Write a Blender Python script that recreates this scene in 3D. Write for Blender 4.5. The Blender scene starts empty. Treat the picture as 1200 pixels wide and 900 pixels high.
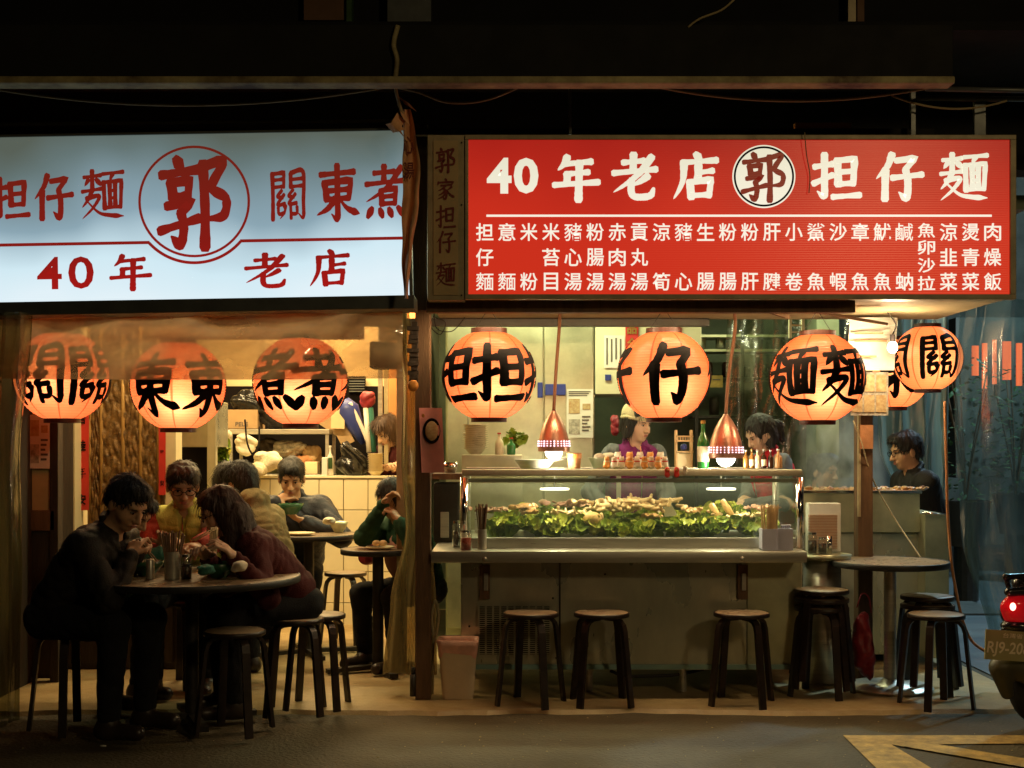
import bpy, bmesh, math, random
import numpy as np
from mathutils import Vector, Matrix
random.seed(7)
rng = np.random.default_rng(7)
C = bpy.context.scene.collection
SC = bpy.context.scene

# ------------------------------------------------------------ camera, world, exposure
F0, HOR, EYE = 1550.0, 520.0, 1.3
cam = bpy.data.cameras.new('camera'); camo = bpy.data.objects.new('camera', cam); C.objects.link(camo)
camo.location = (0, 0, EYE); camo.rotation_euler = (math.pi/2, 0, 0)
cam.sensor_width = 36; cam.lens = 36*F0/1200; cam.shift_y = (HOR-450)/1200; cam.clip_end = 400; cam.clip_start = .05
SC.camera = camo
W = bpy.data.worlds.new('World'); SC.world = W; W.use_nodes = True
bg = W.node_tree.nodes['Background']; bg.inputs[0].default_value = (.10, .13, .2, 1); bg.inputs[1].default_value = .006
SC.view_settings.view_transform = 'Standard'; SC.view_settings.look = 'None'
SC.view_settings.exposure = .15; SC.view_settings.gamma = 1
SC.cycles.use_denoising = True
try: SC.cycles.denoiser = 'OPENIMAGEDENOISE'
except Exception: pass
SC.cycles.max_bounces = 7; SC.cycles.transparent_max_bounces = 16
SC.cycles.diffuse_bounces = 4; SC.cycles.glossy_bounces = 4
SC.cycles.sample_clamp_indirect = 3.0
SC.cycles.caustics_reflective = False; SC.cycles.caustics_refractive = False
SC.cycles.volume_step_rate = 2.0

def PX(px, d): return (px-600)*d/F0
def PZ(py, d): return EYE-(py-HOR)*d/F0
def P(px, py, d): return Vector((PX(px, d), d, PZ(py, d)))
def FL(px, py, z=0.0):
    d = (EYE-z)*F0/(py-HOR); return Vector((PX(px, d), d, z))

# ------------------------------------------------------------ materials
def srgb(r, g, b):
    f = lambda c: ((c/255+.055)/1.055)**2.4 if c > 10 else c/255/12.92
    return (f(r), f(g), f(b), 1)
def col4(c): return tuple(c) if len(c) == 4 else tuple(c)+(1,)
def mat(name, col, rough=.6, metal=0, var=.15, scale=6, bump=.0, bscale=None, stretch=None, col2=None, emit=0, ecol=None, spec=.5, coat=0, sss=0, trans=0, rvar=.12):
    m = bpy.data.materials.new(name); m.use_nodes = True
    nt = m.node_tree; n = nt.nodes; L = nt.links; b = n['Principled BSDF']
    b.inputs['Roughness'].default_value = rough; b.inputs['Metallic'].default_value = metal
    b.inputs['Specular IOR Level'].default_value = spec
    if coat: b.inputs['Coat Weight'].default_value = coat; b.inputs['Coat Roughness'].default_value = .1
    c = col4(col)
    tc = n.new('ShaderNodeTexCoord'); mp = n.new('ShaderNodeMapping'); L.new(tc.outputs['Object'], mp.inputs[0])
    if stretch: mp.inputs['Scale'].default_value = stretch
    nz = n.new('ShaderNodeTexNoise'); nz.inputs['Scale'].default_value = scale; nz.inputs['Detail'].default_value = 5; nz.inputs['Roughness'].default_value = .65
    L.new(mp.outputs[0], nz.inputs['Vector'])
    rp = n.new('ShaderNodeValToRGB'); rp.color_ramp.elements[0].position = .3; rp.color_ramp.elements[1].position = .7
    c2 = col4(col2) if col2 else tuple(min(1, x*(1+var)) for x in c[:3])+(1,)
    c1 = c if col2 else tuple(x*(1-var) for x in c[:3])+(1,)
    rp.color_ramp.elements[0].color = c1; rp.color_ramp.elements[1].color = c2
    L.new(nz.outputs['Fac'], rp.inputs[0]); L.new(rp.outputs[0], b.inputs['Base Color'])
    if rvar:
        mr = n.new('ShaderNodeMapRange'); mr.inputs['To Min'].default_value = max(.02, rough-rvar); mr.inputs['To Max'].default_value = min(1, rough+rvar)
        n2 = n.new('ShaderNodeTexNoise'); n2.inputs['Scale'].default_value = scale*2.3; n2.inputs['Detail'].default_value = 4
        L.new(mp.outputs[0], n2.inputs['Vector']); L.new(n2.outputs['Fac'], mr.inputs[0]); L.new(mr.outputs[0], b.inputs['Roughness'])
    if bump:
        bn = n.new('ShaderNodeBump'); bn.inputs['Strength'].default_value = bump; bn.inputs['Distance'].default_value = .01
        n3 = n.new('ShaderNodeTexNoise'); n3.inputs['Scale'].default_value = bscale or scale*4; n3.inputs['Detail'].default_value = 4
        L.new(mp.outputs[0], n3.inputs['Vector']); L.new(n3.outputs['Fac'], bn.inputs['Height']); L.new(bn.outputs[0], b.inputs['Normal'])
    if emit:
        b.inputs['Emission Color'].default_value = col4(ecol or col); b.inputs['Emission Strength'].default_value = emit
    if sss:
        b.inputs['Subsurface Weight'].default_value = sss; b.inputs['Subsurface Radius'].default_value = (.02, .008, .004)
    if trans: b.inputs['Transmission Weight'].default_value = trans
    return m

def sheetmat(name, tint, opac, dcol, rough=.12, gloss=.25, noise=0, trl=True, bump=.4, bscale=9, stretch=(1, 1, 1)):
    """thin plastic film or glass pane: see-through with real reflections"""
    m = bpy.data.materials.new(name); m.use_nodes = True; nt = m.node_tree; n = nt.nodes; L = nt.links
    n.remove(n['Principled BSDF']); out = n['Material Output']
    tr = n.new('ShaderNodeBsdfTransparent'); tr.inputs[0].default_value = col4(tint)
    df = n.new('ShaderNodeBsdfTranslucent' if trl else 'ShaderNodeBsdfDiffuse'); df.inputs[0].default_value = col4(dcol)
    d2 = n.new('ShaderNodeBsdfDiffuse'); d2.inputs[0].default_value = col4(dcol)
    md = n.new('ShaderNodeMixShader'); md.inputs[0].default_value = .5; L.new(df.outputs[0], md.inputs[1]); L.new(d2.outputs[0], md.inputs[2])
    mx = n.new('ShaderNodeMixShader'); mx.inputs[0].default_value = opac
    L.new(tr.outputs[0], mx.inputs[1]); L.new(md.outputs[0], mx.inputs[2])
    tc = n.new('ShaderNodeTexCoord'); mp = n.new('ShaderNodeMapping'); L.new(tc.outputs['Object'], mp.inputs[0]); mp.inputs['Scale'].default_value = stretch
    nz = n.new('ShaderNodeTexNoise'); nz.inputs['Scale'].default_value = bscale; nz.inputs['Detail'].default_value = 4; L.new(mp.outputs[0], nz.inputs[0])
    if noise:
        mr = n.new('ShaderNodeMapRange'); mr.inputs['From Min'].default_value = .35; mr.inputs['From Max'].default_value = .7
        mr.inputs['To Min'].default_value = max(0, opac-noise); mr.inputs['To Max'].default_value = min(1, opac+noise)
        L.new(nz.outputs['Fac'], mr.inputs[0]); L.new(mr.outputs[0], mx.inputs[0])
    gl = n.new('ShaderNodeBsdfGlossy'); gl.inputs['Roughness'].default_value = rough; gl.inputs[0].default_value = (1, 1, 1, 1)
    bn = n.new('ShaderNodeBump'); bn.inputs['Strength'].default_value = bump; bn.inputs['Distance'].default_value = .02
    L.new(nz.outputs['Fac'], bn.inputs['Height']); L.new(bn.outputs[0], gl.inputs['Normal'])
    fr = n.new('ShaderNodeLayerWeight'); fr.inputs[0].default_value = .5
    pw_ = n.new('ShaderNodeMath'); pw_.operation = 'POWER'; pw_.inputs[1].default_value = 4; L.new(fr.outputs['Facing'], pw_.inputs[0])
    ma = n.new('ShaderNodeMath'); ma.operation = 'MULTIPLY_ADD'; ma.inputs[1].default_value = .8; ma.inputs[2].default_value = .03+gloss*.3; ma.use_clamp = True
    L.new(pw_.outputs[0], ma.inputs[0])
    m2 = n.new('ShaderNodeMixShader'); L.new(ma.outputs[0], m2.inputs[0]); L.new(mx.outputs[0], m2.inputs[1]); L.new(gl.outputs[0], m2.inputs[2])
    L.new(m2.outputs[0], out.inputs[0])
    return m

M = {}
M['rail_light'] = mat('pale_worn_rail', (.62, .57, .42), .35, .35, .1)
M['steel'] = mat('brushed_steel', (.52, .5, .42), .33, .6, .2, 3, .05, 60, (1, 1, 14))
M['steel_dull'] = mat('dull_steel_panel', (.54, .53, .40), .30, .7, .3, 2.2, .25, 5, (1, 1, .45), rvar=.16)
M['steel_green'] = mat('greenish_steel', (.50, .50, .33), .38, .75, .25, 3, .04, 30, rvar=.18)
M['chrome'] = mat('chrome', (.75, .74, .7), .14, 1, .05, 5)
M['orange_wall_dim'] = mat('dim_window_board', (.14, .07, .03), .7)
M['iron_dark'] = mat('dark_painted_iron', (.03, .026, .02), .5, .3, .4, 12, .2)
M['black_wood'] = mat('black_lacquered_bentwood', (.022, .013, .009), .4, 0, .45, 12, .1, 40)
M['seat_wood'] = mat('worn_brown_laminate', (.34, .26, .17), .42, 0, .22, 9, .08, 50, col2=(.24, .17, .1))
M['table_lam'] = mat('brown_table_laminate', (.30, .21, .13), .3, 0, .15, 7, .03, 50, col2=(.22, .15, .085))
M['rim_black'] = mat('black_rubber_edging', (.015, .014, .012), .5, 0)
M['timber'] = mat('old_brown_timber', (.14, .075, .035), .65, 0, .35, 5, .3, 30, (5, 5, .8))
M['timber_dark'] = mat('blackened_timber', (.035, .022, .013), .6, 0, .4, 5, .3, 30, (5, 5, .8))
M['beige_frame'] = mat('beige_aluminium_frame', (.42, .35, .2), .5, .1, .25, 8, .05)
M['grey_frame'] = mat('grey_aluminium_frame', (.13, .14, .13), .45, .5, .2, 8)
M['soffit'] = mat('stained_soffit_board', (.46, .36, .2), .8, 0, .2, 3, .1, 20, col2=(.28, .2, .1))
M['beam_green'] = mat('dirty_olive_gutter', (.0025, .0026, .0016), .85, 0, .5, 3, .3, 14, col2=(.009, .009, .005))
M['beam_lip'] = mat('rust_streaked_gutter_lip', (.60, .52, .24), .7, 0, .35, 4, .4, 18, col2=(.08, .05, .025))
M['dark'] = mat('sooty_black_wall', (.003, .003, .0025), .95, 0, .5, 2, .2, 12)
M['asphalt'] = mat('dark_asphalt', (.045, .034, .014), .78, 0, .55, 1.1, 1.0, 60, col2=(.09, .068, .03), rvar=.15)
M['slab'] = mat('speckled_terrazzo_floor', (.36, .25, .11), .4, 0, .25, 9, .35, 120, col2=(.48, .36, .18), rvar=.15)
M['yellow_paint'] = mat('worn_yellow_road_paint', (.60, .39, .1), .75, 0, .3, 16, .6, 90, col2=(.22, .15, .05))
M['cream'] = mat('cream_painted_wall', (.66, .55, .32), .65, 0, .1, 3, .05)
M['cream_metal'] = mat('cream_enamel_cabinet', (.66, .64, .42), .4, 0, .08, 3)
M['tile'] = mat('cream_wall_tile', (.78, .72, .5), .2, 0, .06, 4, .02)
M['grout'] = mat('dirty_grout', (.3, .25, .16), .9, 0)
M['kitchen_wall'] = mat('greenish_kitchen_wall', (.16, .2, .12), .6, 0, .4, 2, .1)
M['gold_wood'] = mat('gilded_carved_wood', (.3, .17, .05), .45, .15, .5, 30, .7, 60, (1, 1, 1), col2=(.07, .04, .015))
M['gold_trim'] = mat('gold_brown_moulding', (.4, .24, .07), .4, .2, .2, 14, .1)
M['red_paper'] = mat('red_couplet_paper', (.55, .03, .02), .6, 0, .15, 5, .05)
M['paper'] = mat('white_paper', (.75, .72, .62), .7, 0, .08, 6)
M['paper_grey'] = mat('printed_photo_grey', (.4, .36, .28), .6, 0, .6, 40)
M['ink'] = mat('black_ink', (.008, .006, .006), .85, 0, 0, 5, spec=.1)
M['ink_print'] = mat('grey_printing_ink', (.12, .1, .08), .7, 0)
M['food_photo'] = mat('printed_food_photo', (.4, .22, .08), .5, 0, .5, 45, col2=(.6, .48, .25))
M['card'] = mat('brown_cardboard', (.42, .28, .14), .8, 0, .12, 8)
M['white_plastic'] = mat('white_plastic', (.72, .7, .65), .4, 0, .05, 5)
M['lav_plastic'] = mat('pale_lavender_plastic', (.55, .55, .68), .4, 0, .08, 5)
M['bin'] = mat('tan_plastic_bin', (.72, .58, .40), .5, 0, .1, 5)
M['bin_bag'] = mat('pink_bin_liner', (.78, .42, .32), .35, 0, .2, 12, .5, 20)
M['green_bowl'] = mat('green_melamine_bowl', (.03, .1, .045), .25, 0, .1, 5)
M['cream_bowl'] = mat('cream_stacked_bowl', (.7, .6, .38), .3, 0, .08, 5)
M['noodle'] = mat('pale_noodle', (.75, .62, .36), .4, 0, .1, 20)
M['chopstick'] = mat('bamboo_chopstick', (.62, .44, .22), .55, 0, .2, 20)
M['chop_dark'] = mat('brown_chopstick', (.2, .12, .07), .45, 0, .3, 20)
M['skin'] = mat('warm_skin', (.52, .3, .17), .5, 0, .12, 9, .06, 70, sss=.12)
M['skin_light'] = mat('fair_skin', (.62, .4, .27), .5, 0, .1, 9, .05, 70, sss=.12)
M['lip'] = mat('lips', (.42, .16, .11), .45, 0)
M['eye_white'] = mat('eye_white', (.34, .29, .24), .3, 0)
M['hair'] = mat('black_hair', (.011, .009, .007), .62, 0, .4, 30, .5, 90, (1, 1, .25))
M['hair_brown'] = mat('brown_hair', (.07, .035, .018), .6, 0, .4, 30, .5, 90, (1, 1, .25))
M['hair_red'] = mat('dark_auburn_hair', (.03, .010, .007), .6, 0, .4, 30, .5, 90, (1, 1, .25))
M['hair_grey'] = mat('greying_hair', (.05, .042, .033), .5, 0, .6, 60, .5, 90, (1, 1, .25))
def cloth(name, c, c2=None, rough=.85, b=.35): return mat(name, c, rough, 0, .2, 7, b, 160, col2=c2, spec=.18)
M['black_jacket'] = cloth('black_jacket_cloth', (.012, .011, .011), (.02, .017, .014), .6)
M['yellow_vest'] = cloth('yellow_green_vest_cloth', (.62, .62, .16), (.5, .52, .11))
M['red_sleeve'] = cloth('dull_red_cloth', (.32, .04, .025))
M['teal'] = cloth('teal_jacket_cloth', (.05, .2, .15), (.035, .15, .12), .55)
M['khaki'] = cloth('khaki_jacket_cloth', (.27, .21, .095), (.2, .155, .07))
M['puffer'] = cloth('navy_puffer_cloth', (.035, .038, .048), None, .4)
M['maroon'] = cloth('dark_maroon_cloth', (.06, .012, .012))
M['purple'] = cloth('purple_jacket_cloth', (.16, .02, .11))
M['greensw'] = cloth('dark_green_sweater', (.02, .06, .03))
M['pink'] = cloth('pink_apron_cloth', (.6, .3, .25))
M['redvest'] = cloth('bright_red_vest_cloth', (.42, .015, .025))
M['grey_sw'] = cloth('grey_sweater', (.14, .15, .15))
M['trousers'] = cloth('dark_trousers', (.012, .012, .014))
M['jeans'] = cloth('dark_blue_jeans', (.02, .024, .035))
M['shoe'] = mat('dark_shoe', (.03, .02, .014), .4, 0, .2)
M['beanie'] = cloth('cream_knit_beanie', (.6, .52, .3))
M['bag_red'] = mat('red_cloth_bag', (.25, .015, .025), .5, 0, .3, 9, .4, 30)
M['bag_black'] = mat('glossy_black_plastic_bag', (.01, .01, .01), .2, 0, .2, 7, .9, 14)
M['bag_white'] = mat('white_cloth_bag', (.6, .55, .42), .8, 0, .12, 9, .4, 25)
M['towel'] = mat('cream_towel', (.68, .6, .42), .95, 0, .1, 12, .6, 90)
M['blue'] = mat('blue_nylon', (.02, .035, .2), .45, 0, .2, 8, .3)
M['greenleaf'] = mat('lettuce_leaf', (.25, .30, .015), .5, 0, .4, 14, .3, 50, col2=(.06, .13, .01), spec=.3)
M['leaf_light'] = mat('pale_lettuce_frill', (.55, .52, .06), .5, 0, .3, 18, .3, 50, col2=(.28, .34, .02))
M['plant'] = mat('dark_green_leaves', (.035, .09, .02), .5, 0, .5, 9)
M['pot'] = mat('dark_plastic_pot', (.04, .03, .02), .6, 0)
M['meat'] = mat('cooked_pale_meat', (.66, .42, .18), .4, 0, .25, 16, .4, 40, col2=(.75, .55, .3))
M['meat_pink'] = mat('pink_meat', (.5, .2, .13), .4, 0, .25, 16, .4, 40, col2=(.6, .36, .22))
M['meat_brown'] = mat('browned_meat', (.46, .22, .07), .35, 0, .35, 12, .4, 40, col2=(.48, .28, .12))
M['sausage'] = mat('tan_fish_roll', (.6, .36, .12), .35, 0, .15, 9)
M['tofu'] = mat('pale_bamboo_shoot', (.72, .65, .45), .5, 0, .1, 9)
M['chili'] = mat('red_chili_sauce', (.35, .03, .01), .3, 0, .2, 20)
M['soy'] = mat('dark_sauce', (.03, .012, .005), .2, 0)
M['jar_glass'] = sheetmat('jar_glass', (.9, .92, .88), .06, (.6, .6, .5), .04, .3, bump=0)
M['glass'] = sheetmat('showcase_glass', (.93, .96, .92), .02, (.6, .7, .6), .02, .12, bump=0)
M['green_glass'] = mat('green_bottle_glass', (.02, .16, .03), .08, 0, .1, 5, spec=.8)
M['amber_glass'] = mat('amber_bottle_glass', (.22, .1, .02), .08, 0, .1, 5, spec=.8)
M['gold_cap'] = mat('gold_cap', (.6, .42, .12), .3, .8)
M['label'] = mat('cream_bottle_label', (.7, .64, .45), .6, 0, .1, 30)
M['copper'] = mat('brushed_copper_shade', (.52, .27, .19), .35, .8, .12, 8, .03)
M['cord'] = mat('brown_flex', (.22, .1, .05), .6, 0)
M['cable'] = mat('dusty_cable', (.34, .27, .13), .7, 0)
M['cable_dark'] = mat('dark_cable', (.03, .025, .02), .7, 0)
M['cap_black'] = mat('lantern_cap_plastic', (.05, .015, .01), .4, 0)
M['film_brown'] = sheetmat('grimy_plastic_valance', (.74, .58, .42), .6, (.66, .50, .30), .13, .7, noise=.25, bscale=3.2, bump=.9, stretch=(1, 1, 1.6))
M['film_side'] = sheetmat('clear_plastic_curtain', (.5, .52, .34), .5, (.17, .15, .06), .13, .4, noise=.15, bscale=6, stretch=(3, 3, .5), bump=.5)
M['film_dusty'] = sheetmat('dusty_bunched_plastic', (.45, .36, .2), .66, (.26, .19, .08), .2, .3, noise=.2, bscale=6, stretch=(4, 4, .5), bump=.5)
M['film_blue'] = sheetmat('clear_street_curtain', (.58, .74, .74), .32, (.12, .19, .20), .2, .55, noise=.15, bscale=4, stretch=(4, 4, .35), bump=.35)
M['film_rear'] = sheetmat('hazy_rear_sheet', (.6, .7, .66), .6, (.22, .30, .28), .35, .2, noise=.2, bscale=4, stretch=(4, 4, .4), bump=.4)
M['banner_cloth'] = mat('pale_orange_banner_cloth', (.85, .46, .22), .8, 0, .18, 10, .3, 60)
M['disc_reflection'] = mat('glowing_reflection_disc', (1, 1, 1), .3, 0, 0, emit=2.2, ecol=(1, .88, .66))  # glow of the pendant lamps' reflections, carried by added discs
M['film_dark'] = sheetmat('dark_wrinkled_film', (.55, .6, .45), .35, (.05, .07, .04), .2, .3, noise=.15, bscale=7, bump=1.0)
M['ribbon'] = mat('faded_orange_banner_cloth', (.5, .22, .09), .75, 0, .25, 10, .3, 60)
M['scooter'] = mat('black_scooter_plastic', (.012, .012, .013), .25, 0, .3, coat=.4)
M['tyre'] = mat('tyre_rubber', (.014, .014, .014), .8, 0, .2, 30, .3)
M['mudguard'] = mat('dusty_mudguard', (.07, .06, .03), .5, .1, .2)
M['plate'] = mat('olive_number_plate', (.42, .38, .17), .5, .1, .1)
M['plate_ink'] = mat('pale_plate_lettering', (.9, .8, .55), .5, 0, .02)
M['tail'] = mat('lit_red_tail_lens', (.5, .01, .01), .15, 0, .1, emit=.14, ecol=(1, .01, .02))
M['tail_bulb'] = mat('tail_bulb_glow', (1, .4, .3), .3, 0, 0, emit=5, ecol=(1, .25, .2))
M['bulb'] = mat('lit_white_bulb', (1, 1, 1), .3, 0, 0, emit=14, ecol=(1, .93, .85))
M['bulb_hot'] = mat('bare_bulb_glow', (1, 1, 1), .3, 0, 0, emit=30, ecol=(1, .8, .5))
M['pinhole'] = mat('shade_pinhole_glow', (1, .8, .9), .3, 0, 0, emit=1.6, ecol=(1, .72, .9))
M['tube_warm'] = mat('lit_warm_tube', (1, 1, 1), .3, 0, 0, emit=7, ecol=(1, .72, .34))
M['tube_green'] = mat('lit_cool_tube', (1, 1, 1), .3, 0, 0, emit=7, ecol=(.93, 1, .72))
M['pink_poster'] = mat('pink_poster_print', (.9, .36, .32), .5, 0, .15, 6)
M['gold_orange'] = mat('orange_ornament', (.6, .25, .05), .4, 0, .2, 20)
M['text_maroon'] = mat('maroon_sign_lettering', (.2, .025, .015), .6, 0, .1)
M['sidebox'] = mat('aged_beige_sign_panel', (.56, .42, .2), .5, 0, .12, 6)
M['road_blue'] = mat('far_road', (.09, .11, .12), .5, 0, .3, 2, .2)
M['cyan_glint_rail'] = mat('plinth_rail_cyan_reflection', (.25, .42, .40), .35, .1, .2)  # cyan reflection along the plinth, put into the rail as teal paint
M['facade'] = mat('dim_far_facade', (.1, .1, .08), .8, 0, .4, 2)
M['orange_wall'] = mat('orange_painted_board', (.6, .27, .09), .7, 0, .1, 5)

def emitmat(name, expr):
    m = bpy.data.materials.new(name); m.use_nodes = True; nt = m.node_tree
    b = nt.nodes['Principled BSDF']; b.inputs['Roughness'].default_value = .3
    expr(nt, b); return m
def ramp(nt, fac, stops):
    r = nt.nodes.new('ShaderNodeValToRGB'); cr = r.color_ramp
    while len(cr.elements) < len(stops): cr.elements.new(.5)
    for e, (p, c) in zip(cr.elements, stops): e.position = p; e.color = col4(c)
    nt.links.new(fac, r.inputs[0]); return r
def sepobj(nt):
    tc = nt.nodes.new('ShaderNodeTexCoord'); s = nt.nodes.new('ShaderNodeSeparateXYZ'); nt.links.new(tc.outputs['Object'], s.inputs[0]); return tc, s
def mathn(nt, op, a, b=None, c=None):
    m = nt.nodes.new('ShaderNodeMath'); m.operation = op
    for i, v in enumerate((a, b, c)):
        if v is None: continue
        if isinstance(v, (int, float)): m.inputs[i].default_value = v
        else: nt.links.new(v, m.inputs[i])
    return m.outputs[0]
# backlit panels: fluorescent tubes sit low in the boxes, so the sheet itself glows brighter near them; fluted sheet = fine ribs
def lightbox(name, stops, z0, z1, strength, base, xn=.0):
    def ex(nt, b):
        tc, s = sepobj(nt)
        f = nt.nodes.new('ShaderNodeMapRange'); f.inputs['From Min'].default_value = z0; f.inputs['From Max'].default_value = z1
        nt.links.new(s.outputs[2], f.inputs[0])
        nz = nt.nodes.new('ShaderNodeTexNoise'); nz.inputs['Scale'].default_value = 1.3; nz.inputs['Detail'].default_value = 2
        nt.links.new(tc.outputs['Object'], nz.inputs['Vector'])
        a = mathn(nt, 'MULTIPLY_ADD', nz.outputs['Fac'], xn, f.outputs[0]); a = mathn(nt, 'SUBTRACT', a, xn*.5)
        r = ramp(nt, a, stops)
        nt.links.new(r.outputs[0], b.inputs['Emission Color']); b.inputs['Emission Strength'].default_value = strength
        b.inputs['Base Color'].default_value = col4(base)
        rib = mathn(nt, 'SINE', mathn(nt, 'MULTIPLY', s.outputs[2], 2*math.pi/.011))
        bn = nt.nodes.new('ShaderNodeBump'); bn.inputs['Strength'].default_value = .25; bn.inputs['Distance'].default_value = .0006
        nt.links.new(rib, bn.inputs['Height']); nt.links.new(bn.outputs[0], b.inputs['Normal'])
    return emitmat(name, ex)
M['lb_white'] = lightbox('backlit_white_fluted_sheet', [(0, (.74, .86, .92)), (.22, (.62, .80, .88)), (.5, (.25, .37, .44)), (.85, (.12, .17, .17)), (1, (.09, .11, .09))], 1.98, 2.79, .92, (.1, .1, .1), .75)
M['lb_red'] = lightbox('backlit_red_fluted_sheet', [(0, (.62, .030, .010)), (.4, (.6, .028, .012)), (1, (.36, .012, .008))], 1.98, 2.76, .86, (.2, .015, .01), .8)
M['lb_text_white'] = lightbox('backlit_white_lettering', [(0, (.95, .88, .74)), (.5, (.95, .9, .75)), (1, (.75, .73, .55))], 1.98, 2.76, .86, (.5, .5, .45), .2)
M['lb_text_red'] = lightbox('backlit_dark_red_lettering', [(0, (.60, .012, .010)), (.35, (.34, .015, .010)), (1, (.19, .022, .010))], 1.98, 2.79, .6, (.06, .005, .003), .1)

def lantern_mat():
    def ex(nt, b):
        n = nt.nodes; L = nt.links
        tc, s = sepobj(nt)
        ang = mathn(nt, 'ARCTAN2', s.outputs[0], s.outputs[1])
        sn = mathn(nt, 'ABSOLUTE', mathn(nt, 'SINE', mathn(nt, 'MULTIPLY', ang, 4.0)))
        seam = mathn(nt, 'LESS_THAN', sn, .10)
        mx = n.new('ShaderNodeMix'); mx.data_type = 'RGBA'; L.new(seam, mx.inputs['Factor'])
        mx.inputs[7].default_value = (.78, .17, .05, 1)
        rib = mathn(nt, 'POWER', mathn(nt, 'ABSOLUTE', mathn(nt, 'SINE', mathn(nt, 'MULTIPLY', s.outputs[2], math.pi/(.436/32)))), .5)
        rr = ramp(nt, rib, [(0, (.70, .30, .10)), (.6, (.97, .50, .20))]); L.new(rr.outputs[0], mx.inputs[6])
        nz = n.new('ShaderNodeTexNoise'); nz.inputs['Scale'].default_value = 5; L.new(tc.outputs['Object'], nz.inputs[0])
        tr = n.new('ShaderNodeBsdfTranslucent'); L.new(mx.outputs[2], tr.inputs[0])
        di = n.new('ShaderNodeBsdfDiffuse'); L.new(mx.outputs[2], di.inputs[0])
        em = n.new('ShaderNodeEmission'); em.inputs[0].default_value = (1, .135, .035, 1); em.inputs[1].default_value = .52
        m1 = n.new('ShaderNodeMixShader'); m1.inputs[0].default_value = .04; L.new(tr.outputs[0], m1.inputs[1]); L.new(di.outputs[0], m1.inputs[2])
        ad = n.new('ShaderNodeAddShader'); L.new(m1.outputs[0], ad.inputs[0]); L.new(em.outputs[0], ad.inputs[1])
        gl = n.new('ShaderNodeBsdfGlossy'); gl.inputs['Roughness'].default_value = .3; gl.inputs[0].default_value = (.6, .6, .6, 1)
        m3 = n.new('ShaderNodeMixShader'); m3.inputs[0].default_value = .02; L.new(ad.outputs[0], m3.inputs[1]); L.new(gl.outputs[0], m3.inputs[2])
        L.new(m3.outputs[0], n['Material Output'].inputs[0]); n.remove(b)
    return emitmat('glowing_orange_lantern_paper', ex)
M['lantern'] = lantern_mat()

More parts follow.
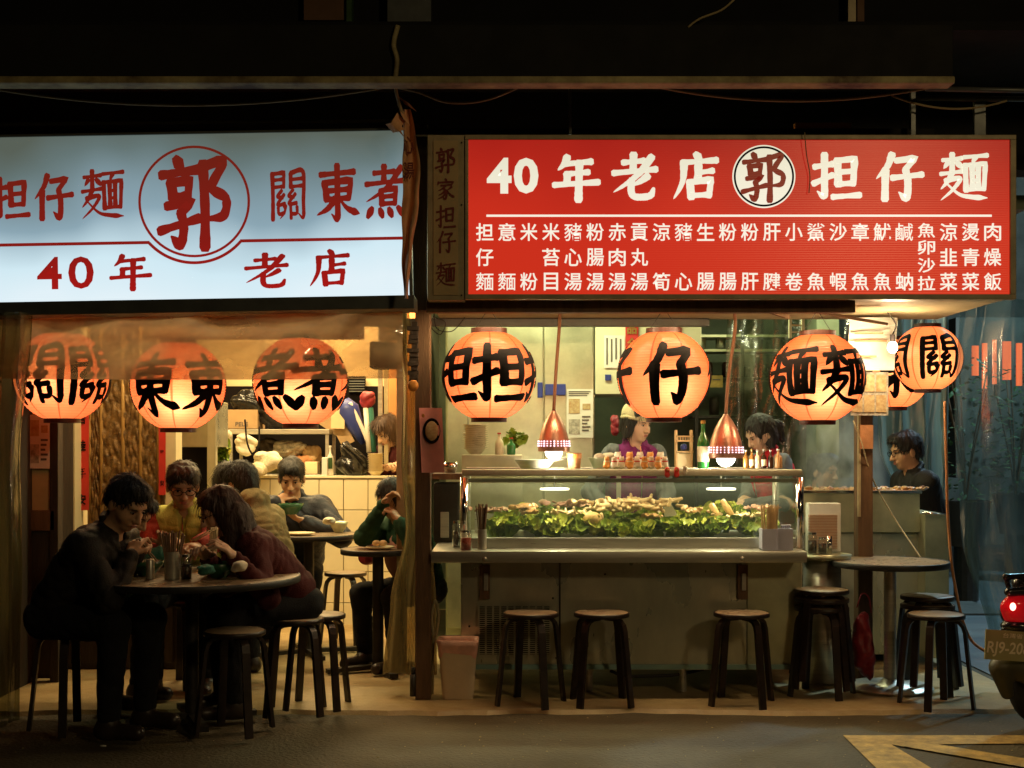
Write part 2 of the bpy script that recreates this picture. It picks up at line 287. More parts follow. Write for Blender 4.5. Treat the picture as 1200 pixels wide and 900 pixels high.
# ------------------------------------------------------------ mesh helpers
class MB:
    def __init__(s): s.v = []; s.f = []
    def add(s, vs, fs):
        o = len(s.v); s.v += [tuple(v) for v in vs]; s.f += [tuple(i+o for i in f) for f in fs]; return s
    def box(s, x0, x1, y0, y1, z0, z1, b=0.0):
        if b <= 0:
            vs = [(x, y, z) for x in (x0, x1) for y in (y0, y1) for z in (z0, z1)]
            fs = [(0, 1, 3, 2), (4, 6, 7, 5), (0, 4, 5, 1), (2, 3, 7, 6), (0, 2, 6, 4), (1, 5, 7, 3)]
            return s.add(vs, fs)
        bm = bmesh.new(); bmesh.ops.create_cube(bm, size=1)
        for v in bm.verts: v.co = ((x0+x1)/2+v.co.x*(x1-x0), (y0+y1)/2+v.co.y*(y1-y0), (z0+z1)/2+v.co.z*(z1-z0))
        b = min(b, .45*min(abs(x1-x0), abs(y1-y0), abs(z1-z0)))
        bmesh.ops.bevel(bm, geom=bm.edges[:], offset=b, segments=2, affect='EDGES', profile=.6)
        return s.addbm(bm)
    def addbm(s, bm, mtx=None):
        bm.verts.ensure_lookup_table(); bm.verts.index_update()
        vs = [(mtx @ v.co if mtx else v.co.copy()) for v in bm.verts]
        s.add(vs, [tuple(v.index for v in f.verts) for f in bm.faces]); bm.free(); return s
    def bar(s, a, b, w, h, up=(0, 0, 1)):
        a = Vector(a); b = Vector(b); t = (b-a).normalized(); up = Vector(up)
        if abs(t.dot(up)) > .98: up = Vector((0, 1, 0))
        r = t.cross(up).normalized(); u = r.cross(t)
        vs = [p+r*w/2*i+u*h/2*j for p in (a, b) for i, j in ((-1, -1), (1, -1), (1, 1), (-1, 1))]
        return s.add(vs, [(3, 2, 1, 0), (4, 5, 6, 7), (0, 1, 5, 4), (1, 2, 6, 5), (2, 3, 7, 6), (3, 0, 4, 7)])
    def tube(s, pts, r, n=8, flat=None, cap=True):
        pts = [Vector(p) for p in pts]; N = len(pts)
        rs = r if isinstance(r, (list, tuple)) else [r]*N
        ref = None; vs = []
        for i, p in enumerate(pts):
            t = (pts[min(i+1, N-1)]-pts[max(i-1, 0)])
            t = t.normalized() if t.length > 1e-9 else Vector((0, 0, 1))
            if ref is None:
                ref = Vector((0, 0, 1)) if abs(t.z) < .9 else Vector((0, 1, 0))
                if flat is not None: ref = Vector(flat)
            a = t.cross(ref).normalized(); b = a.cross(t).normalized(); ref = b if flat is None else ref
            for k in range(n):
                q = 2*math.pi*k/n
                vs.append(p+a*math.cos(q)*rs[i]+b*math.sin(q)*rs[i])
        fs = [(i*n+k, i*n+(k+1) % n, (i+1)*n+(k+1) % n, (i+1)*n+k) for i in range(N-1) for k in range(n)]
        if cap: fs += [tuple(range(n))[::-1], tuple((N-1)*n+k for k in range(n))]
        return s.add(vs, fs)
    def ribbon_sweep(s, pts, w, th, side):
        """rectangular section swept along pts; side = width direction"""
        pts = [Vector(p) for p in pts]; N = len(pts); side = Vector(side).normalized(); vs = []
        for i, p in enumerate(pts):
            t = (pts[min(i+1, N-1)]-pts[max(i-1, 0)]).normalized(); nrm = t.cross(side).normalized()
            for a, b in ((-1, -1), (1, -1), (1, 1), (-1, 1)): vs.append(p+side*w/2*a+nrm*th/2*b)
        fs = [(i*4+k, i*4+(k+1) % 4, (i+1)*4+(k+1) % 4, (i+1)*4+k) for i in range(N-1) for k in range(4)]
        fs += [(3, 2, 1, 0), tuple((N-1)*4+k for k in range(4))]
        return s.add(vs, fs)
    def lathe(s, prof, c=(0, 0, 0), n=24, closed=False):
        vs = []; c = Vector(c)
        for r, z in prof:
            for k in range(n):
                q = 2*math.pi*k/n; vs.append(c+Vector((r*math.cos(q), r*math.sin(q), z)))
        m = len(prof)
        fs = [(i*n+k, i*n+(k+1) % n, (i+1)*n+(k+1) % n, (i+1)*n+k) for i in range(m-1) for k in range(n)]
        if not closed:
            if prof[0][0] > 1e-4: fs.append(tuple(range(n))[::-1])
            if prof[-1][0] > 1e-4: fs.append(tuple((m-1)*n+k for k in range(n)))
        return s.add(vs, fs)
    def ell(s, c, r, n=14, m=8, rot=None):
        c = Vector(c); vs = []
        for i in range(m+1):
            t = math.pi*i/m
            for k in range(n):
                q = 2*math.pi*k/n
                v = Vector((r[0]*math.sin(t)*math.cos(q), r[1]*math.sin(t)*math.sin(q), r[2]*math.cos(t)))
                if rot: v = rot @ v
                vs.append(c+v)
        fs = [(i*n+k, (i+1)*n+k, (i+1)*n+(k+1) % n, i*n+(k+1) % n) for i in range(m) for k in range(n)]
        return s.add(vs, fs)
    def grid(s, fn, nu, nv, wrap=False):
        vs = [fn(i/nu, j/nv) for j in range(nv+1) for i in range(nu+1)]; w = nu+1
        return s.add(vs, [(j*w+i, j*w+i+1, (j+1)*w+i+1, (j+1)*w+i) for j in range(nv) for i in range(nu)])
    def mesh(s, name, m, smooth=False):
        me = bpy.data.meshes.new(name); me.from_pydata(s.v, [], s.f); me.update()
        if m is not None: me.materials.append(M[m] if isinstance(m, str) else m)
        if smooth: me.polygons.foreach_set('use_smooth', [True]*len(me.polygons))
        return me
    def build(s, name, m, parent=None, smooth=False, label=None, **kw):
        return link(name, s.mesh(name, m, smooth), parent, label, **kw)
def smooth_by_angle(o, deg=40):
    me = o.data
    me.polygons.foreach_set('use_smooth', [True]*len(me.polygons))
    try: me.set_sharp_from_angle(angle=math.radians(deg))
    except Exception: pass
    return o
def link(name, me, parent=None, label=None, cat=None, group=None, kind=None, sm=None):
    o = bpy.data.objects.new(name, me); C.objects.link(o)
    if parent is not None:
        o.parent = parent; o.matrix_parent_inverse = Matrix.Translation(-parent.location)
    if label: o['label'] = label
    if cat: o['category'] = cat
    if group: o['group'] = group
    if kind: o['kind'] = kind
    if sm: smooth_by_angle(o, sm)
    return o
def thing(name, label, cat, loc=(0, 0, 0), group=None):
    o = bpy.data.objects.new(name, None); C.objects.link(o); o.location = Vector(loc); o.empty_display_size = .1
    o['label'] = label; o['category'] = cat
    if group: o['group'] = group
    return o
def copy_tree(o, parent=None):
    c = o.copy(); C.objects.link(c)
    if parent is not None:
        c.parent = parent
    for ch in list(o.children): copy_tree(ch, c)
    return c
def dup(proto, loc, label, rz=0, group=None, sc=1):
    c = copy_tree(proto); c.location = Vector(loc); c.rotation_euler = (0, 0, rz); c['label'] = label
    if sc != 1: c.scale = (sc, sc, sc)
    if group: c['group'] = group
    return c
_used = set()
def place(proto, loc, label, rz=0, group=None, sc=1):
    """first call moves the proto itself, later calls copy it"""
    if proto.name not in _used:
        _used.add(proto.name); o = proto; o.location = Vector(loc); o.rotation_euler = (0, 0, rz); o['label'] = label
        if sc != 1: o.scale = (sc,)*3
        if group: o['group'] = group
        proto['_l'] = 0; del proto['_l']; return o
    c = dup(proto, loc, label, rz, group, 1)
    c.scale = (sc,)*3
    return c
def catenary(a, b, sag, n=16):
    a = Vector(a); b = Vector(b)
    return [a.lerp(b, i/n)-Vector((0, 0, sag*4*(i/n)*(1-i/n))) for i in range(n+1)]
def bez(pts, n=10):
    """Catmull-Rom through pts"""
    P_ = [Vector(p) for p in pts]; P_ = [P_[0]*2-P_[1]]+P_+[P_[-1]*2-P_[-2]]; out = []
    for i in range(1, len(P_)-2):
        for k in range(n):
            t = k/n; a, b, c, d = P_[i-1:i+3]
            out.append(.5*((2*b)+(c-a)*t+(2*a-5*b+4*c-d)*t*t+(3*b-a-3*c+d)*t**3))
    out.append(P_[-2]); return out
# ------------------------------------------------------------ lettering
CAL = {
'年': "p32,8 24,24 12,36|h26,23 82,18|h30,44 76,40|s32,44 31,64|h4,67 97,61|s57,20 56,60 55,99",
'老': "h26,20 70,16|s48,3 47,38|h6,42 95,34|p86,8 62,40 36,62 6,82|p78,48 64,58 46,68|b44,56 43,80 50,91 70,92 84,88 90,74",
'店': "d50,2 60,13|h22,20 94,15|p26,20 24,54 16,76 4,96|s56,24 55,57|h56,41 86,37|s38,60 41,93|z38,61 82,56 78,91|h42,89 78,87",
'担': "h4,29 42,23|k25,3 25,60 24,90 10,80|h2,64 42,46|s52,15 54,66|z52,16 88,12 85,66|h55,40 84,38|h56,65 84,63|h42,92 99,88",
'仔': "p36,3 26,28 3,54|s22,36 21,97|z44,16 84,11 64,34|k64,34 69,60 66,94 50,82|h36,52 99,45",
'麵': "h6,15 46,11|s26,2 26,42|p17,20 8,33|d35,19 46,30|h2,44 50,38|p24,44 16,60 2,76|p12,58 42,53 28,76 2,99|n12,62 40,86 66,92 99,94|h50,9 99,5|p74,9 67,23|s53,25 55,79|z53,26 95,22 92,77|h56,77 91,75|s67,28 68,74|s80,27 80,73|h69,43 79,42|h69,58 79,57",
'郭': "d24,2 32,12|h3,20 56,14|s17,28 20,46|z17,29 43,26 40,45|h20,45 40,43|z10,55 46,50 30,63|k30,62 34,78 29,98 16,89|h0,83 56,69|s62,8 64,60 63,102|b62,11 90,6 74,34 93,47 90,66 70,70",
'關': "s9,7 10,50 9,97|z9,8 40,5 39,34|h12,20 38,18|h12,34 38,32|s58,8 58,34|k58,6 91,4 91,60 90,93 76,84|h60,19 89,17|h60,33 89,31|s34,40 22,52 36,54|s40,48 22,68 42,66|s64,39 52,51 66,53|s70,47 52,66 73,65|d38,70 42,76|p44,70 40,84 28,96|s24,74 26,86 40,84|s57,69 58,95|s74,72 73,85 58,86",
'東': "h12,18 88,13|s21,32 26,64|z21,33 81,28 75,63|h26,48 74,45|h27,63 74,61|k50,1 50,60 49,99 36,90|p45,62 28,80 3,92|n54,62 72,80 99,90",
'煮': "h22,14 70,11|s46,1 45,30|h3,35 96,28|p86,3 58,36 32,54 3,68|s38,47 40,73|z38,47 73,43 70,73|h41,59 70,57|h41,72 70,71|d17,80 6,97|d35,82 41,97|d56,81 63,96|d77,79 94,97",
'家': "d48,3 55,12|p14,18 8,34|z14,20 88,16 78,32|h26,34 74,30|p50,34 34,48 10,60|b38,46 55,64 53,88 46,97 36,88|p48,58 34,70 12,80|p53,69 34,86 8,98|p80,40 58,56|n56,54 74,76 96,88",
}
def _resample(pts, step):
    out = [pts[0]]
    for a, b in zip(pts, pts[1:]):
        L = math.dist(a, b); n = max(1, int(L/step))
        out += [(a[0]+(b[0]-a[0])*i/n, a[1]+(b[1]-a[1])*i/n) for i in range(1, n+1)]
    return out
def _smooth2(pts, corner):
    if corner or len(pts) < 3: return _resample(pts, 5)
    v = [Vector((p[0], p[1], 0)) for p in pts]
    return _resample([(q.x, q.y) for q in bez(v, 8)], 5)
def brush(ch, wt0=10.5):
    """brush-written character -> (verts2d in 0..1 with y up, stroke index, faces)"""
    V = []; Fc = []; rnd = random.Random(ord(ch))
    for si, st in enumerate(CAL[ch].split('|')):
        wt = wt0*(.74 if (ch == '關' and si >= 8) else 1)
        k = st[0]; pts = [tuple(float(c) for c in q.split(',')) for q in st[1:].split()]
        if k == 'z':   # horizontal then turn down: separate overlapping runs, heavier corner
            run = _resample(pts, 5)
        else: run = _smooth2(pts, k in 'k' and len(pts) < 3)
        N = len(run)
        cum = [0.0]
        for a, b in zip(run, run[1:]): cum.append(cum[-1]+math.dist(a, b))
        T = cum[-1] or 1
        ws = []
        for i in range(N):
            t = cum[i]/T
            if k == 'h': w = .80+.32*abs(2*t-1)**2*(1 if t > .5 else .7)
            elif k == 's': w = 1.08-.14*math.sin(math.pi*t)
            elif k == 'z': w = .9+.25*math.exp(-((t-.5)/.12)**2)
            elif k == 'p': w = 1.12*(1-t)**.55+.06
            elif k == 'n': w = .35+1.05*t**1.2 if t < .82 else (1.18-(t-.82)*5.5)
            elif k == 'd': w = .55+.75*math.sin(math.pi*min(1, .15+t*.75))
            elif k == 'k': w = 1.05 if t < .82 else 1.05-(t-.82)*4.6
            else: w = 1.0 if t < .85 else 1.0-(t-.85)*3.5
            w *= 1+.07*rnd.uniform(-1, 1)
            if k in 'hs': w *= (1.15 if k == 's' else .92)
            ws.append(max(.08, w)*wt)
        # rounded ends
        ext = ws[0]*.32
        dx, dy = run[1][0]-run[0][0], run[1][1]-run[0][1]; l = math.hypot(dx, dy) or 1
        run = [(run[0][0]-dx/l*ext, run[0][1]-dy/l*ext)]+run; ws = [ws[0]*.62]+ws
        ext = ws[-1]*.32; dx, dy = run[-1][0]-run[-2][0], run[-1][1]-run[-2][1]; l = math.hypot(dx, dy) or 1
        run.append((run[-1][0]+dx/l*ext, run[-1][1]+dy/l*ext)); ws.append(ws[-1]*.6)
        o = len(V); N = len(run)
        for i in range(N):
            a = run[max(0, i-1)]; b = run[min(N-1, i+1)]; dx, dy = b[0]-a[0], b[1]-a[1]; l = math.hypot(dx, dy) or 1
            nx, ny = -dy/l, dx/l
            for sgn in (-1, 0, 1):
                V.append(((run[i][0]+nx*ws[i]/2*sgn)/100-.5, .5-(run[i][1]+ny*ws[i]/2*sgn)/100, si))
        for i in range(N-1):
            for q in (0, 1):
                Fc.append((o+i*3+q, o+i*3+q+1, o+(i+1)*3+q+1, o+(i+1)*3+q))
    return V, Fc
_tc = {}
def glyphs(text, bold=0.0, sub=None):
    key = (text, bold, sub)
    if key in _tc: return _tc[key]
    cu = bpy.data.curves.new('tmp', 'FONT'); cu.body = text; cu.size = 1; cu.offset = bold; cu.resolution_u = 3
    cu.align_x = 'CENTER'; ob = bpy.data.objects.new('tmp', cu); C.objects.link(ob)
    bpy.context.view_layer.update()
    me = bpy.data.meshes.new_from_object(ob)
    if sub:
        bm = bmesh.new(); bm.from_mesh(me)
        for _ in range(6):
            ed = [e for e in bm.edges if e.calc_length() > sub]
            if not ed: break
            bmesh.ops.subdivide_edges(bm, edges=ed, cuts=1); bmesh.ops.triangulate(bm, faces=bm.faces[:])
        bm.to_mesh(me); bm.free()
    v = [tuple(x.co) for x in me.vertices]; f = [tuple(p.vertices) for p in me.polygons]
    bpy.data.objects.remove(ob); bpy.data.curves.remove(cu); bpy.data.meshes.remove(me)
    if v:
        x0 = min(p[0] for p in v); x1 = max(p[0] for p in v); y0 = min(p[1] for p in v); y1 = max(p[1] for p in v)
        cx, cy = (x0+x1)/2, (y0+y1)/2
        v = [(p[0]-cx, p[1]-cy, 0) for p in v]; ext = (x1-x0, y1-y0)
    else: ext = (1, 1)
    _tc[key] = (v, f, ext); return _tc[key]
def text_on(mb, text, cx, cz, w, h, y, bold=0.0, vec=None):
    """front-facing (towards -Y) flat lettering fitted in a w x h box centred at cx, cz"""
    v, f, (ew, eh) = glyphs(text, bold)
    if not v: return mb
    sx = w/ew if w else h/eh; sy = h/eh if h else sx
    if vec: return mb.add([vec(p[0]*sx, p[1]*sy, 0) for p in v], f)
    return mb.add([(cx+p[0]*sx, y, cz+p[1]*sy) for p in v], f)
def brush_on(mb, ch, cx, cz, w, h, y, wt=10.5, vec=None):
    V, Fc = brush(ch, wt)
    if vec: return mb.add([vec(p[0]*w, p[1]*h, p[2]) for p in V], Fc)
    return mb.add([(cx+p[0]*w, y-.0003*p[2], cz+p[1]*h) for p in V], Fc)

# ------------------------------------------------------------ smooth implicit surfaces (bodies, clothes, food)
STR = [0]
def strands(hair_ob, root, crown, m, n, ln, lift, rnd_seed, down):
    me = hair_ob.data; nv = len(me.vertices); co = np.empty(nv*3, np.float32); me.vertices.foreach_get('co', co); co = co.reshape(-1, 3); no = np.empty(nv*3, np.float32); me.vertices.foreach_get('normal', no); no = no.reshape(-1, 3)
    r = np.random.default_rng(rnd_seed); ids = r.integers(0, nv, n); V = []; Fc = []
    for i in ids:
        p, nn = co[i], no[i]
        if nn[2] < -.75: continue
        t = (p-crown); t = t/np.linalg.norm(t)+np.array((0, 0, -down))+r.normal(0, .28, 3); t = t-nn*(t@nn); t /= np.linalg.norm(t)+1e-6
        L = ln*r.uniform(.5, 1.2); w = np.cross(t, nn)*r.uniform(.0011, .0022)
        q0 = p-nn*.002; q1 = p+t*L*.4+nn*(.002+lift*.5); q2 = p+t*L*.75+nn*(.002+lift*.8)-np.array((0, 0, L*.1)); q3 = p+t*L+nn*lift-np.array((0, 0, L*.28)); o = len(V)
        V += [q0-w, q0+w, q1-w, q1+w, q2-w*.7, q2+w*.7, q3]; Fc += [(o, o+1, o+3, o+2), (o+2, o+3, o+5, o+4), (o+4, o+5, o+6)]
    mb = MB(); mb.v = [tuple(map(float, v)) for v in V]; mb.f = Fc
    mb.build('hair_strands', m, root, True, kind='stuff')
def surfnets(F, org, h):
    I = F < 0
    nx, ny, nz = F.shape
    cs = [(a, b, c) for a in (0, 1) for b in (0, 1) for c in (0, 1)]
    sl = lambda A, a, b, c: A[a:nx-1+a, b:ny-1+b, c:nz-1+c]
    cnt = sum(sl(I, *c).astype(np.int8) for c in cs)
    act = (cnt > 0) & (cnt < 8)
    idx = np.full(act.shape, -1, np.int64); ii = np.argwhere(act); idx[act] = np.arange(len(ii))
    if not len(ii): return np.zeros((0, 3)), np.zeros((0, 4), int)
    vals = {c: F[ii[:, 0]+c[0], ii[:, 1]+c[1], ii[:, 2]+c[2]] for c in cs}
    acc = np.zeros((len(ii), 3)); num = np.zeros(len(ii))
    for c in cs:
        for ax in range(3):
            if c[ax]: continue
            d = list(c); d[ax] = 1; d = tuple(d)
            a, b = vals[c], vals[d]; cr = (a < 0) != (b < 0)
            t = np.where(cr, a/np.where(cr, a-b, 1), 0)
            for q in range(3): acc[:, q] += np.where(cr, c[q]+(t if q == ax else 0), 0)
            num += cr
    Vt = (ii+acc/num[:, None])*h+org
    Q = []
    for ax in range(3):
        a = [slice(None)]*3; b = [slice(None)]*3; a[ax] = slice(0, -1); b[ax] = slice(1, None)
        A, B = I[tuple(a)], I[tuple(b)]
        e = np.argwhere(A != B); 
        u, v = (ax+1) % 3, (ax+2) % 3
        ok = (e[:, u] > 0) & (e[:, v] > 0) & (e[:, u] < F.shape[u]-1) & (e[:, v] < F.shape[v]-1); e = e[ok]
        s = A[tuple(e.T)]
        def cell(du, dv):
            q = e.copy(); q[:, u] -= du; q[:, v] -= dv; return idx[tuple(q.T)]
        q = np.stack([cell(1, 1), cell(0, 1), cell(0, 0), cell(1, 0)], 1)
        q[~s] = q[~s][:, ::-1]; Q.append(q)
    return Vt, np.concatenate(Q)
class SDF:
    def __init__(s): s.p = []
    def cap(s, a, b, ra, rb=None, k=.02, op='u'):
        a = np.array(a, float); b = np.array(b, float); rb = ra if rb is None else rb
        s.p.append(('c', a, b, ra, rb, k, op)); return s
    def ell(s, c, r, R=None, k=.02, op='u'):
        s.p.append(('e', np.array(c, float), np.array(r, float), np.eye(3) if R is None else np.array(R), k, op)); return s
    def build(s, h, disp=None, clip=None):
        lo = np.full(3, 1e9); hi = -lo; bb = []
        for p in s.p:
            if p[0] == 'c': r = max(p[3], p[4]); l = np.minimum(p[1], p[2])-r; u = np.maximum(p[1], p[2])+r; k = p[5]; op = p[6]
            else: r = np.sqrt(((p[3]*p[2])**2).sum(1)); l = p[1]-r; u = p[1]+r; k = p[4]; op = p[5]
            bb.append((l, u, k))
            if op == 'u': lo = np.minimum(lo, l); hi = np.maximum(hi, u)
        pad = h*3+.012; org = lo-pad; n = np.ceil((hi+pad-org)/h).astype(int)+1
        F = np.full(n, .2, np.float32)
        for p, (l, u, k) in zip(s.p, bb):
            m = k+h*3+.015
            i0 = np.clip(np.floor((l-m-org)/h).astype(int), 0, n); i1 = np.clip(np.ceil((u+m-org)/h).astype(int)+1, 0, n)
            if (i1 <= i0).any(): continue
            X, Y, Z = [((np.arange(i0[q], i1[q]))*h+org[q]).astype(np.float32) for q in range(3)]
            X, Y, Z = np.meshgrid(X, Y, Z, indexing='ij')
            if p[0] == 'c':
                a, b = p[1], p[2]; d = b-a; L2 = max(1e-9, d@d)
                t = np.clip(((X-a[0])*d[0]+(Y-a[1])*d[1]+(Z-a[2])*d[2])/L2, 0, 1)
                D = np.sqrt((X-a[0]-t*d[0])**2+(Y-a[1]-t*d[1])**2+(Z-a[2]-t*d[2])**2)-(p[3]+(p[4]-p[3])*t)
            else:
                R = p[3]; x, y, z = X-p[1][0], Y-p[1][1], Z-p[1][2]
                q = [(R[0, i]*x+R[1, i]*y+R[2, i]*z) for i in range(3)]
                k0 = np.sqrt(sum((q[i]/p[2][i])**2 for i in range(3))); k1 = np.sqrt(sum((q[i]/p[2][i]**2)**2 for i in range(3)))+1e-6
                D = k0*(k0-1)/k1
            op = p[-1]
            B = F[i0[0]:i1[0], i0[1]:i1[1], i0[2]:i1[2]]
            if op == 'u':
                hh = np.maximum(k-np.abs(B-D), 0)/k; B[...] = np.minimum(B, D)-hh*hh*k*.25
            else:
                D = -D; hh = np.maximum(k-np.abs(B-D), 0)/k; B[...] = np.maximum(B, D)+hh*hh*k*.25
        if disp is not None or clip is not None:
            X, Y, Z = np.meshgrid(*[(np.arange(n[q])*h+org[q]).astype(np.float32) for q in range(3)], indexing='ij')
            if disp is not None: 
                near = np.abs(F) < .05; F[near] += disp(X[near], Y[near], Z[near])
            if clip is not None: F = np.maximum(F, clip(X, Y, Z))
        F[0] = F[-1] = .2; F[:, 0] = F[:, -1] = .2; F[:, :, 0] = F[:, :, -1] = .2
        return surfnets(F, org, h)
    def obj(s, name, m, parent, h=.009, disp=None, clip=None, **kw):
        V, Q = s.build(h, disp, clip)
        me = bpy.data.meshes.new(name)
        me.vertices.add(len(V)); me.vertices.foreach_set('co', V.astype(np.float32).ravel())
        me.loops.add(len(Q)*4); me.loops.foreach_set('vertex_index', Q.astype(np.int32).ravel())
        me.polygons.add(len(Q)); me.polygons.foreach_set('loop_start', np.arange(0, len(Q)*4, 4, dtype=np.int32))
        me.update(calc_edges=True); me.validate()
        me.polygons.foreach_set('use_smooth', np.ones(len(me.polygons), bool))
        me.materials.append(M[m]); return link(name, me, parent, **kw)
def folds(amp, f, seed=0, ax=(0, 0, 1)):
    # cloth creases: sharp ridges running across ax, broken up by a warp
    r = np.random.default_rng(seed); ax = np.array(ax, float); ax /= np.linalg.norm(ax)
    D = r.normal(size=(5, 3)); D /= np.linalg.norm(D, axis=1)[:, None]; ph = r.uniform(0, 6, 5)
    dirs = [ax*f+D[0]*f*.55, ax*f*1.5+D[1]*f*.9, ax*f*.6+D[2]*f*1.1]
    def g(X, Y, Z):
        w1 = np.sin(D[3, 0]*13*X+D[3, 1]*13*Y+D[3, 2]*13*Z+ph[3]); w2 = np.sin(D[4, 0]*21*X+D[4, 1]*21*Y+D[4, 2]*21*Z+ph[4]+1.5*w1)
        o = 0
        for i, (d, a) in enumerate(zip(dirs, (1, .6, .7))):
            v = np.abs(np.sin((d[0]*X+d[1]*Y+d[2]*Z)*.5+ph[i]+1.6*w1+1.1*w2)); o = o+a*(1-v)**2.2*(.65+.35*(w1, w2, -w1)[i])
        return amp*(o-.35)
    return g
def wav(amp, f, seed=0, st=(1, 1, 1)):
    r = np.random.default_rng(seed); D = r.normal(size=(6, 3)); D /= np.linalg.norm(D, axis=1)[:, None]; D *= f*r.uniform(.6, 1.7, (6, 1)); D *= np.array(st); ph = r.uniform(0, 6, 6)
    def g(X, Y, Z):
        o = 0; wx = .35*np.sin(D[5, 0]*.5*Y+D[5, 1]*.5*Z+ph[5])
        for d, p in zip(D[:5], ph): o = o+np.sin(d[0]*X+d[1]*Y+d[2]*Z+p+wx*3)
        return amp*o/3
    return g
def unit(v): v = np.array(v, float); return v/np.linalg.norm(v)

# ------------------------------------------------------------ people
def person(label, x, y, yaw, lean=15, sit=True, hyaw=0, hpitch=10, hands=None, skin='skin', hair='hair', style='short',
           jacket='black_jacket', trousers='trousers', glasses=False, hat=None, sc=1.0, floor=0, voxel=.0068, hipz=None,
           vest=None, sleeve=None, hood=False, puffer=False, apron=None, curl=.7, bulk=1.0, palm=None, legs=True, sidelean=0):
    root = thing('person', label, 'person', (x, y, floor))
    ya = math.radians(yaw); f = np.array((math.sin(ya), -math.cos(ya), 0)); s = np.array((math.cos(ya), math.sin(ya), 0)); z = np.array((0, 0, 1.))
    la = math.radians(lean); u = math.cos(la)*z+math.sin(la)*f; sl = math.radians(sidelean); u = unit(u+math.sin(sl)*s)
    tf = unit(np.cross(s, u)) ; tf = -tf if tf@f < 0 else tf
    hz = hipz if hipz else ((.45+.08) if sit else .90*sc)
    Pv = np.array((x, y, floor+hz)); S = Pv+u*(.425 if sit else .45)*sc
    Nk = S+u*.055*sc; nd = unit(u*.55+z*.6+f*.12); H = Nk+nd*.135*sc+f*.02*sc
    hy = math.radians(yaw+hyaw); hp = math.radians(hpitch)
    hs = np.array((math.cos(hy), math.sin(hy), 0)); hf0 = np.array((math.sin(hy), -math.cos(hy), 0))
    hf = hf0*math.cos(hp)-z*math.sin(hp); hu = z*math.cos(hp)+hf0*math.sin(hp)
    R = np.stack([hs, hf, hu], 1)   # columns: left, forward, up
    k = sc
    def HP(a, b, c): return H+(hs*a+hf*b+hu*c)*k
    b = SDF()
    # head
    b.ell(HP(0, -.012, .028), (.074*k, .092*k, .088*k), R, .03)
    b.ell(HP(0, .022, -.040), (.056*k, .062*k, .070*k), R, .035)
    b.ell(HP(0, .055, -.088), (.024*k, .022*k, .020*k), R, .03)
    for q in (-1, 1):
        b.ell(HP(.036*q, .050, -.032), (.022*k, .022*k, .024*k), R, .025)
        b.ell(HP(.077*q, -.008, -.012), (.011*k, .020*k, .031*k), R, .008)
    b.ell(HP(0, .074, .028), (.045*k, .012*k, .010*k), R, .02)
    b.cap(HP(0, .086, .008), HP(0, .106, -.030), .008*k, .0125*k, .012)
    for q in (-1, 1):
        b.ell(HP(.012*q, .094, -.033), (.009*k, .010*k, .008*k), R, .008)
        b.ell(HP(.031*q, .090, .006), (.016*k, .012*k, .010*k), R, .012, 's')
    b.ell(HP(0, .080, -.058), (.026*k, .012*k, .012*k), R, .012)
    b.cap(Nk-u*.05*k, HP(0, -.02, -.06), .052*k, .048*k, .03)
    # torso and limbs (inside the clothes)
    b.ell(Pv+u*.04, (.14*k, .1*k, .1*k), np.stack([s, tf, u], 1), .05)
    b.ell(Pv+u*.30*k, (.14*k, .09*k, .19*k), np.stack([s, tf, u], 1), .05)
    sh = {}; el = {}; wr = {}
    if hands is None: hands = {}
    for q, nm in ((-1, 'R'), (1, 'L')):
        A = S+s*.165*k*q*bulk-u*.01; t = np.array(hands.get(nm, Pv+f*.25+s*.12*q+z*.12), float)
        d = t-A; L = np.linalg.norm(d); a1, a2 = .285*k, .25*k; L = min(L, (a1+a2)*.985); d = unit(d); t = A+d*L
        ca = (a1*a1+L*L-a2*a2)/(2*a1*L); pole = hands.get(nm+'p', -z*.9+s*q*.55-f*.2)
        pole = np.array(pole, float); pole = unit(pole-d*(pole@d)); E = A+d*a1*ca+pole*a1*math.sqrt(max(0, 1-ca*ca))
        sh[nm], el[nm], wr[nm] = A, E, t
        b.cap(S+u*-.02, A, .05*k, .045*k, .03); b.cap(A, E, .042*k, .036*k, .02); b.cap(E, t, .036*k, .025*k, .015)
        fd = unit(t-E); pn = np.array((palm or {}).get(nm, -z+s*(-q)*.3), float); pn = unit(pn-fd*(pn@fd)); sd = np.cross(fd, pn)
        if sd@(s*-q) < 0: sd = -sd      # thumb side points inwards
        b.ell(t+fd*.048*k, (.036*k, .046*k, .015*k), np.stack([sd, fd, pn], 1), .015)
        b.cap(t-fd*.01, t+fd*.02*k, .025*k, .024*k, .015)
        for i, (o, ln) in enumerate(((.029, .070), (.010, .080), (-.010, .074), (-.029, .058))):
            c1 = curl*(.75+.12*i); r0 = t+fd*.088*k+sd*o*k
            d1 = unit(fd*math.cos(c1)+pn*math.sin(c1)+sd*o*2.5); d2 = unit(fd*math.cos(2.1*c1)+pn*math.sin(2.1*c1))
            m_ = r0+d1*ln*.55*k; b.cap(r0-fd*.02*k, m_, .0095*k, .0088*k, .005); b.cap(m_, m_+d2*ln*.5*k, .0088*k, .0075*k, .004)
        th0 = t+fd*.022*k+sd*.026*k; th1 = th0+unit(fd*.6+sd*.75+pn*.35)*.042*k; b.cap(th0, th1, .0125*k, .0105*k, .01); b.cap(th1, th1+unit(fd*.85+sd*.2+pn*.5)*.032*k, .0105*k, .0085*k, .005)
    hipj = {}; kn = {}; an = {}
